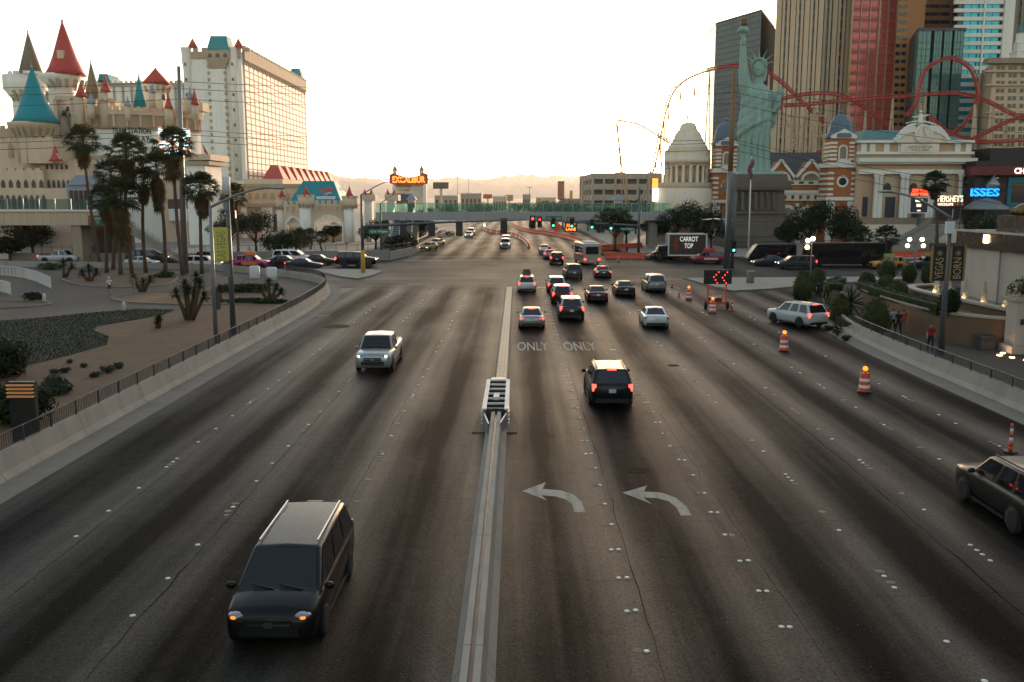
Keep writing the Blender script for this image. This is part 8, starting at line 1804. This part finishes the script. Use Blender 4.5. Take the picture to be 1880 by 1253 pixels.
M['water'] = glass('basin_water',(.03,.045,.045),.05,spec=.6); part('basin_water', MB().prism([(31.5,50),(31.4,72.5),(33.5,74.8),(36,74.8),(36,50)],2.1,2.25), M['water'], fw)
for i in range(8):
    y0 = 48+i*2.75; part('stone_panel', MB().box(33.4+(.12 if i%2 else 0),34,y0+.015,y0+2.735,2.2,5.85), M['fount_stone'], fw)
part('granite_band', MB().box(33.1,40,47,70.4,5.86,7.1), M['granite_black'], fw); part('granite_tier', MB().box(34.6,41,46,67.6,7.11,8.2), M['granite_black'], fw); part('granite_edge', MB().box(32.95,33.1,47,70.5,6.98,7.13), M['fount_stone'], fw); part('back_mass', MB().box(34.01,40,47,70,2.2,5.85), M['fount_stone'], fw)
M['jet'] = leafm('water_jet',(.75,.75,.74),(.85,.85,.84),.3); M['up_light'] = emit('warm_uplight',(1,.6,.28),6,(.8,.6,.4))
for i,y in enumerate((71.3,69.2,66.6,63.9,61.0,58.3)):
    V,F = [],[]; r = np.random.default_rng(200+i); n_ = 420
    hgt = r.uniform(0,1,n_)**.8; rd = .26*(1-hgt)**.8*np.sqrt(r.uniform(0,1,n_))+.015; a = r.uniform(0,6.28,n_); C = np.c_[32.3+rd*np.cos(a), y+rd*np.sin(a), 2.25+hgt*1.45]
    for c in C: n0 = len(V); s = .022; V += [c+np.array((-s,0,-.07)),c+np.array((s,s,-.07)),c+np.array((s*.3,0,.1)),c+np.array((-s,-s,.02))]; F.append((n0,n0+1,n0+2,n0+3))
    o = part('water_jet', MB(), M['jet'], fw); me = quads_mesh('water_jet', np.array(V)-np.array((33,64,0)), F, M['jet']); o.data = me
    m = MB(); m.lathe([(.12,0),(.12,.04),(.0,.05)], c=(32.1,y,2.25), n=10); part('uplight', m, M['up_light'], fw)
m = MB(); m.box(33.0,33.1,65.6,66.1,6.3,6.85); part('wall_lamp', m, M['up_light'], fw)
# gilded lion paws on the tiers
M['gilt'] = pm('gilded_bronze',(.2,.12,.05),.45,.6,var=.25,scale=1.5,bump=.2)
ln = thing('lion_statue','gilded paws of a lion statue resting on the black granite','statue',(35.6,64,8.2))
m = MB(); m.smooth=True
for (y,x) in ((65.6,35.6),(62.6,35.6)):
    m.ell((x+.4,y,8.65),(1.2,.75,.5),14,8); m.ell((x+1.6,y,9.0),(1.3,.8,.85),14,8)
    for k in range(4): m.ell((x-.5,y-.54+k*.36,8.5),(.42,.2,.3),10,6)
    m.tube([(x+1.8,y,9.2),(x+2.6,y,11),(x+3.4,y-.2,13.5),(x+4.2,y-.4,15)],[.8,.95,1.2,1.3],12)
m.ell((40.0,64,15.2),(2.2,2.6,3.0),16,10); part('forelegs', m, M['gilt'], ln)
# stone pillar with a bush, black bin, ground lights
pl_ = thing('stone_pillar','square pale stone pillar with plaque at the right edge','pillar',(30.4,55.9,.14)); part('shaft', MB().box(29.95,31.2,55.3,56.5,.5,3.3), M['fount_stone'], pl_); part('base', MB().box(29.75,31.4,55.1,56.7,.14,.6), M['fount_stone'], pl_); part('plaque', MB().box(30.2,30.6,55.26,55.3,1.9,2.25), M['iron_black'], pl_); part('cap', MB().box(29.8,31.35,55.15,56.65,3.3,3.5), M['coping'], pl_)
shrub('leafy bush trailing over the stone pillar', (30.9,56,3.5), 2.2, 1.5, 1600, 'leaf_topiary', 41, leaf=.12)
bn_ = thing('litter_bin','square black litter bin against the brown wall','bin',(29.0,57.0,.14)); part('body', MB().box(28.55,29.45,56.55,57.4,.14,.95), M['iron_black'], bn_); part('lid', MB().box(28.5,29.5,56.5,57.45,.95,1.02), M['dark_steel'], bn_); part('opening', MB().box(28.7,29.3,56.53,56.56,.7,.85), M['black'], bn_)
for i,(px,py) in enumerate(((1835,653),(1841,649),(1858,657),(1772,634),(1884,662))):
    m = MB(); q = G(px,py,.14); m.lathe([(.14,0),(.14,.03),(.09,.035),(.0,.03)], c=q, n=10); solo('ground_light', m, M['up_light'], ['warm ground light beside the bin, front of the pair','warm ground light beside the bin, rear of the pair','warm ground light at the pillar foot','warm ground light under the brown wall by the post','warm ground light at the picture edge'][i], 'light')
# topiary and hedges
def topiary(label, px, py, w, h, z0=.14, seed=0, mat='leaf_topiary', pointed=.0):
    k_ = (EYE-z0)*1720/(py-VPY)/FPX; p = G(px,py,z0); W_ = w*k_; H_ = h*k_
    t = thing('topiary_bush', label, 'topiary', (p.x,p.y+W_*.3,z0), 0, 'clipped bushes on the fountain plaza', local=True)
    m = MB(); m.smooth=True; m.ell((0,0,H_*.46),(W_*.42,W_*.42,H_*.44),14,10); part('inner_mass', m, M[mat], t); m = MB(); m.tube([(0,0,0),(0,0,H_*.3)],.07,6); part('stem', m, M['bark'], t)
    cl = [((0,0,H_*.46),(W_*.47,W_*.47,H_*.5),4)]+([((0,0,H_*.8),(W_*.25,W_*.25,H_*.25),1)] if pointed else []); link('foliage', leaf_cloud('foliage', cl, 2600, .1+.02*W_, M[mat], 300+seed), t); return t
for i,(px,py,w,h,z0,lb) in enumerate(((1476,556,38,50,.14,'clipped dome bush nearest the slip lane corner'),(1503,540,34,48,.14,'clipped dome bush behind the corner one beside the lamp'),(1478,536,30,40,.14,'clipped dome bush farthest left behind the corner pair'),(1613,617,56,66,.14,'large clipped dome bush standing against the barrier'),(1747,578,40,48,2.0,'round dark clipped ball on the planter behind the banner post'),(1594,540,32,42,1.0,'clipped dome bush on the low planter'),(1629,541,30,38,1.0,'clipped dome bush between the two planters'),(1652,561,38,46,1.2,'clipped dome bush at the head of the long hedge'),(1632,517,36,40,.6,'clipped dome bush in the rear row, middle'),(1672,520,28,34,.6,'clipped dome bush in the rear row, nearest the banners'),(1545,594,34,52,.14,'pointed leafy bush beside the barrier end'),(1705,522,24,36,.6,'narrow clipped bush just left of the banner'))): topiary(lb,px,py,w,h,z0,i, 'leaf_hedge' if i == 4 else 'leaf_topiary', pointed=(i in (3,10)))
def hedge(label, pts, w, z0, h, seed):
    t = thing('hedge', label, 'hedge', (*pts[0],z0)); P = smooth_path(pts,2); cl = []
    part('inner_mass', sweep(P,[(0,z0),(0,z0+h*.88),(w,z0+h*.88),(w,z0)],-1), M['leaf_hedge'], t); q = offset(P,-w/2); q = along(q,0,arclen(q)[-1],.5)
    me = leaf_cloud('foliage',[((x-pts[0][0],y-pts[0][1],h*.5),(w*.62,w*.62,h*.6),1) for x,y in q], 260*len(q), .09, M['leaf_hedge'], seed); link('foliage', me, t)
hedge('long dark hedge on the curved brown planter',[(29.4,77),(28.7,72),(28.55,66),(28.6,60.5)],1.1,1.85,.75,1); hedge('short bright hedge on the low planter near the walkers',[(31.6,89),(29.4,85.6),(29.0,82.5)],1.2,1.2,.7,2); hedge('low hedge beside the end of the concrete barrier',[(27.5,80),(25.8,74.5),(24.6,68),(24.2,62)],1.0,.14,.7,3)
spiky('dark spreading cycad between the barrier hedge and the large dome bush', (26.9,74.5,.14), [(0,0,.9,2.0)], 9, 90, .8, 'cycad')
for i,(x,y) in enumerate(((23.1,63.6),(22.9,61.2),(23.3,66))): shrub(['weedy shrub on the gutter side of the barrier, middle','tiny weed on the gutter side nearest the fence','weedy shrub at the barrier end in the gutter'][i], (x-.9,y,.02), .7, .9 if i==0 else .4, 260, 'leaf_dark', 70+i, leaf=.09)
# ================================================================== people
SKIN = pm('skin',(.36,.2,.13),.6,var=.08); HAIRM = pm('hair',(.02,.014,.01),.6,var=.2)
def cloth(c): return pm('cloth',c,.85,var=.15,scale=6)
def person(label, loc, rz, top, bottom, pose='walk', h=1.72, hair=HAIRM, shorts=False, hat=None, name='person', parent=None):
    s = h/1.75; w = {'walk':.24,'stand':.07,'ride':.0,'sit':.0}[pose]
    J = {'pel':(0,0,.95),'ab':(0,.0,1.1),'ch':(0,.01,1.32),'nk':(0,.02,1.48),'hd':(0,.035,1.6),'ht':(0,.03,1.72)}
    if pose in ('walk','stand'):
        for sd,k in ((-1,1),(1,-1)):
            f = w*k; n_ = 'l' if sd < 0 else 'r'
            J.update({n_+'hip':(sd*.09,0,.92),n_+'kn':(sd*.1,f*.55+.03,.5),n_+'an':(sd*.1,f*1.0-.02,.09),n_+'ft':(sd*.11,f*1.0+.15,.04),n_+'sh':(sd*.18,0,1.42),n_+'el':(sd*.25,-f*.6,1.14),n_+'wr':(sd*.25,-f*.9+.06,.9),n_+'hn':(sd*.25,-f*.95+.09,.81)})
    else:
        for sd in (-1,1):
            n_ = 'l' if sd < 0 else 'r'; J.update({n_+'hip':(sd*.1,0,.92),n_+'kn':(sd*.15,.38,.78),n_+'an':(sd*.16,.28,.38),n_+'ft':(sd*.16,.42,.33),n_+'sh':(sd*.18,.08,1.4),n_+'el':(sd*.27,.3,1.2),n_+'wr':(sd*.27,.52,1.08),n_+'hn':(sd*.26,.6,1.06)})
        J.update({'ch':(0,.08,1.3),'nk':(0,.13,1.47),'hd':(0,.16,1.58),'ht':(0,.16,1.7)})
    R_ = {'pel':.135,'ab':.125,'ch':.15,'nk':.06,'hd':.1,'ht':.075,'hip':.1,'kn':.065,'an':.045,'ft':.04,'sh':.07,'el':.048,'wr':.036,'hn':.042}
    names = list(J); ix = {n:i for i,n in enumerate(names)}
    E = [('pel','ab'),('ab','ch'),('ch','nk'),('nk','hd'),('hd','ht')]
    for n_ in 'lr': E += [('pel',n_+'hip'),(n_+'hip',n_+'kn'),(n_+'kn',n_+'an'),(n_+'an',n_+'ft'),('ch',n_+'sh'),(n_+'sh',n_+'el'),(n_+'el',n_+'wr'),(n_+'wr',n_+'hn')]
    me = bpy.data.meshes.new('p'); me.from_pydata([J[n] for n in names],[(ix[a],ix[b]) for a,b in E],[]); ob = bpy.data.objects.new('p',me); COL.objects.link(ob)
    md_ = ob.modifiers.new('s','SKIN'); md_.use_smooth_shade = True; sv = me.skin_vertices[0].data
    for n in names: r = R_.get(n, R_.get(n[1:],.05)); sv[ix[n]].radius = (r,r*.8 if n in ('ch','ab','pel') else r); sv[ix[n]].use_root = (n == 'pel')
    ob.modifiers.new('u','SUBSURF').levels = 1; ob.modifiers['u'].render_levels = 1
    bpy.context.view_layer.update(); ev = ob.evaluated_get(bpy.context.evaluated_depsgraph_get()); bm_ = bpy.data.meshes.new_from_object(ev); bpy.data.objects.remove(ob)
    for m in (SKIN,top,bottom,hair,M['black']): bm_.materials.append(m)
    for p in bm_.polygons:
        c = p.center; z = c.z; arm = abs(c.x) > .205 and z > .7 and pose in ('walk','stand')
        if z > 1.5: i = 3 if (z > 1.66 or (c.y < (.02 if pose in ('walk','stand') else .14) and z > 1.54)) else 0
        elif z > 1.0 and not (arm and z < 1.22): i = 1
        elif arm: i = 0
        elif z > (.55 if shorts else .13) : i = 2 if z < 1.0 else 1
        elif z > .1: i = 0 if shorts else 2
        else: i = 4
        p.material_index = i; p.use_smooth = True
    o = link(name, bm_, None); o.location = loc; o.rotation_euler = (0,0,rz); o.scale = (s,s,s); OFF[o.name] = (0,0,0); tag(o, label, 'person')
    if hat: m = MB(); m.smooth=True; m.lathe([(.17,1.66),(.13,1.69),(.12,1.76),(.0,1.79)], c=(0,.03,0), n=10); part('hat', m, hat, o)
    return o
navy, blk, wht, red, lblue, orange_, grey = cloth((.02,.03,.07)), cloth((.012,.012,.014)), cloth((.6,.6,.58)), cloth((.3,.012,.02)), cloth((.3,.38,.44)), cloth((.38,.07,.03)), cloth((.13,.14,.14))
gp = lambda px,py,z=.145: (*G(px,py,z).xy,z)
person('person in white top, dark shorts and pale hat walking on the plaza', gp(202,541), rad(200), wht, navy, 'walk', 1.7, shorts=True, hat=wht)
person('person in tan clothes standing behind the leaning yucca', gp(246,538), rad(150), cloth((.3,.2,.14)), cloth((.25,.17,.12)), 'stand', 1.62)
person('person in white collar and dark clothes, left of the three walkers by the topiary', gp(1502,551), rad(5), blk, blk, 'walk', 1.75, hat=None); person('person in grey shirt and black trousers, middle of the three walkers', gp(1516,553), rad(-5), grey, blk, 'walk', 1.78, hair=pm('hair_red',(.2,.05,.02),.7)); person('person in patterned grey shirt, right of the three walkers', gp(1536,549), rad(0), cloth((.1,.11,.11)), grey, 'walk', 1.8)
person('person in pale blue shirt walking beside the large dome bush', gp(1638,613), rad(10), lblue, blk, 'walk', 1.82); person('person in black clothes between the blue shirt and the orange top', gp(1648,616), rad(0), blk, blk, 'walk', 1.75); person('person in orange red top beside the brown planter wall', gp(1657,611), rad(-8), orange_, cloth((.2,.12,.09)), 'walk', 1.68)
person('person in red shirt and dark trousers walking by the banner post', gp(1707,645), rad(165), red, blk, 'walk', 1.72); person('person in white standing behind the wall near the gatehouse trees', (A(458,455,148).x,148,.14), rad(180), wht, wht, 'stand', 1.75)
person('person in black standing at the far crosswalk near the billboard truck', gp(1208,482,.01), rad(180), blk, blk, 'walk', 1.78)
r_ = person('rider in dark clothes sitting on the motorcycle', (-20.9-.25,125.6,-.05), HR, navy, blk, 'ride', 1.75)
bk = thing('bicycle','bicycle of the cyclist waiting by the orange barriers','bicycle',(*G(1151,471).xy,.004),rad(15),None,local=True)
for y in (.52,-.52): m = MB(); m.smooth=True; m.tube([(0,y+.33*math.cos(a),.35+.33*math.sin(a)) for a in np.linspace(0,2*PI,19)],.022,5); part('wheel', m, M['tyre'], bk)
m = MB(); m.tube([(0,-.52,.35),(0,-.1,.35),(0,.35,.85),(0,-.2,.85),(0,-.1,.35)],.02,5); m.tube([(0,-.2,.85),(0,-.52,.35)],.016,5); m.tube([(0,.52,.35),(0,.38,.95)],.02,5); m.tube([(-.25,.36,.98),(.25,.36,.98)],.016,5); part('frame', m, M['ad_red'], bk); part('saddle', MB().box(-.06,.06,-.33,-.1,.9,.95), M['black'], bk)
person('cyclist in black sitting on a bicycle by the orange barriers', (*G(1151,471).xy,.06), rad(15), blk, blk, 'ride', 1.7)
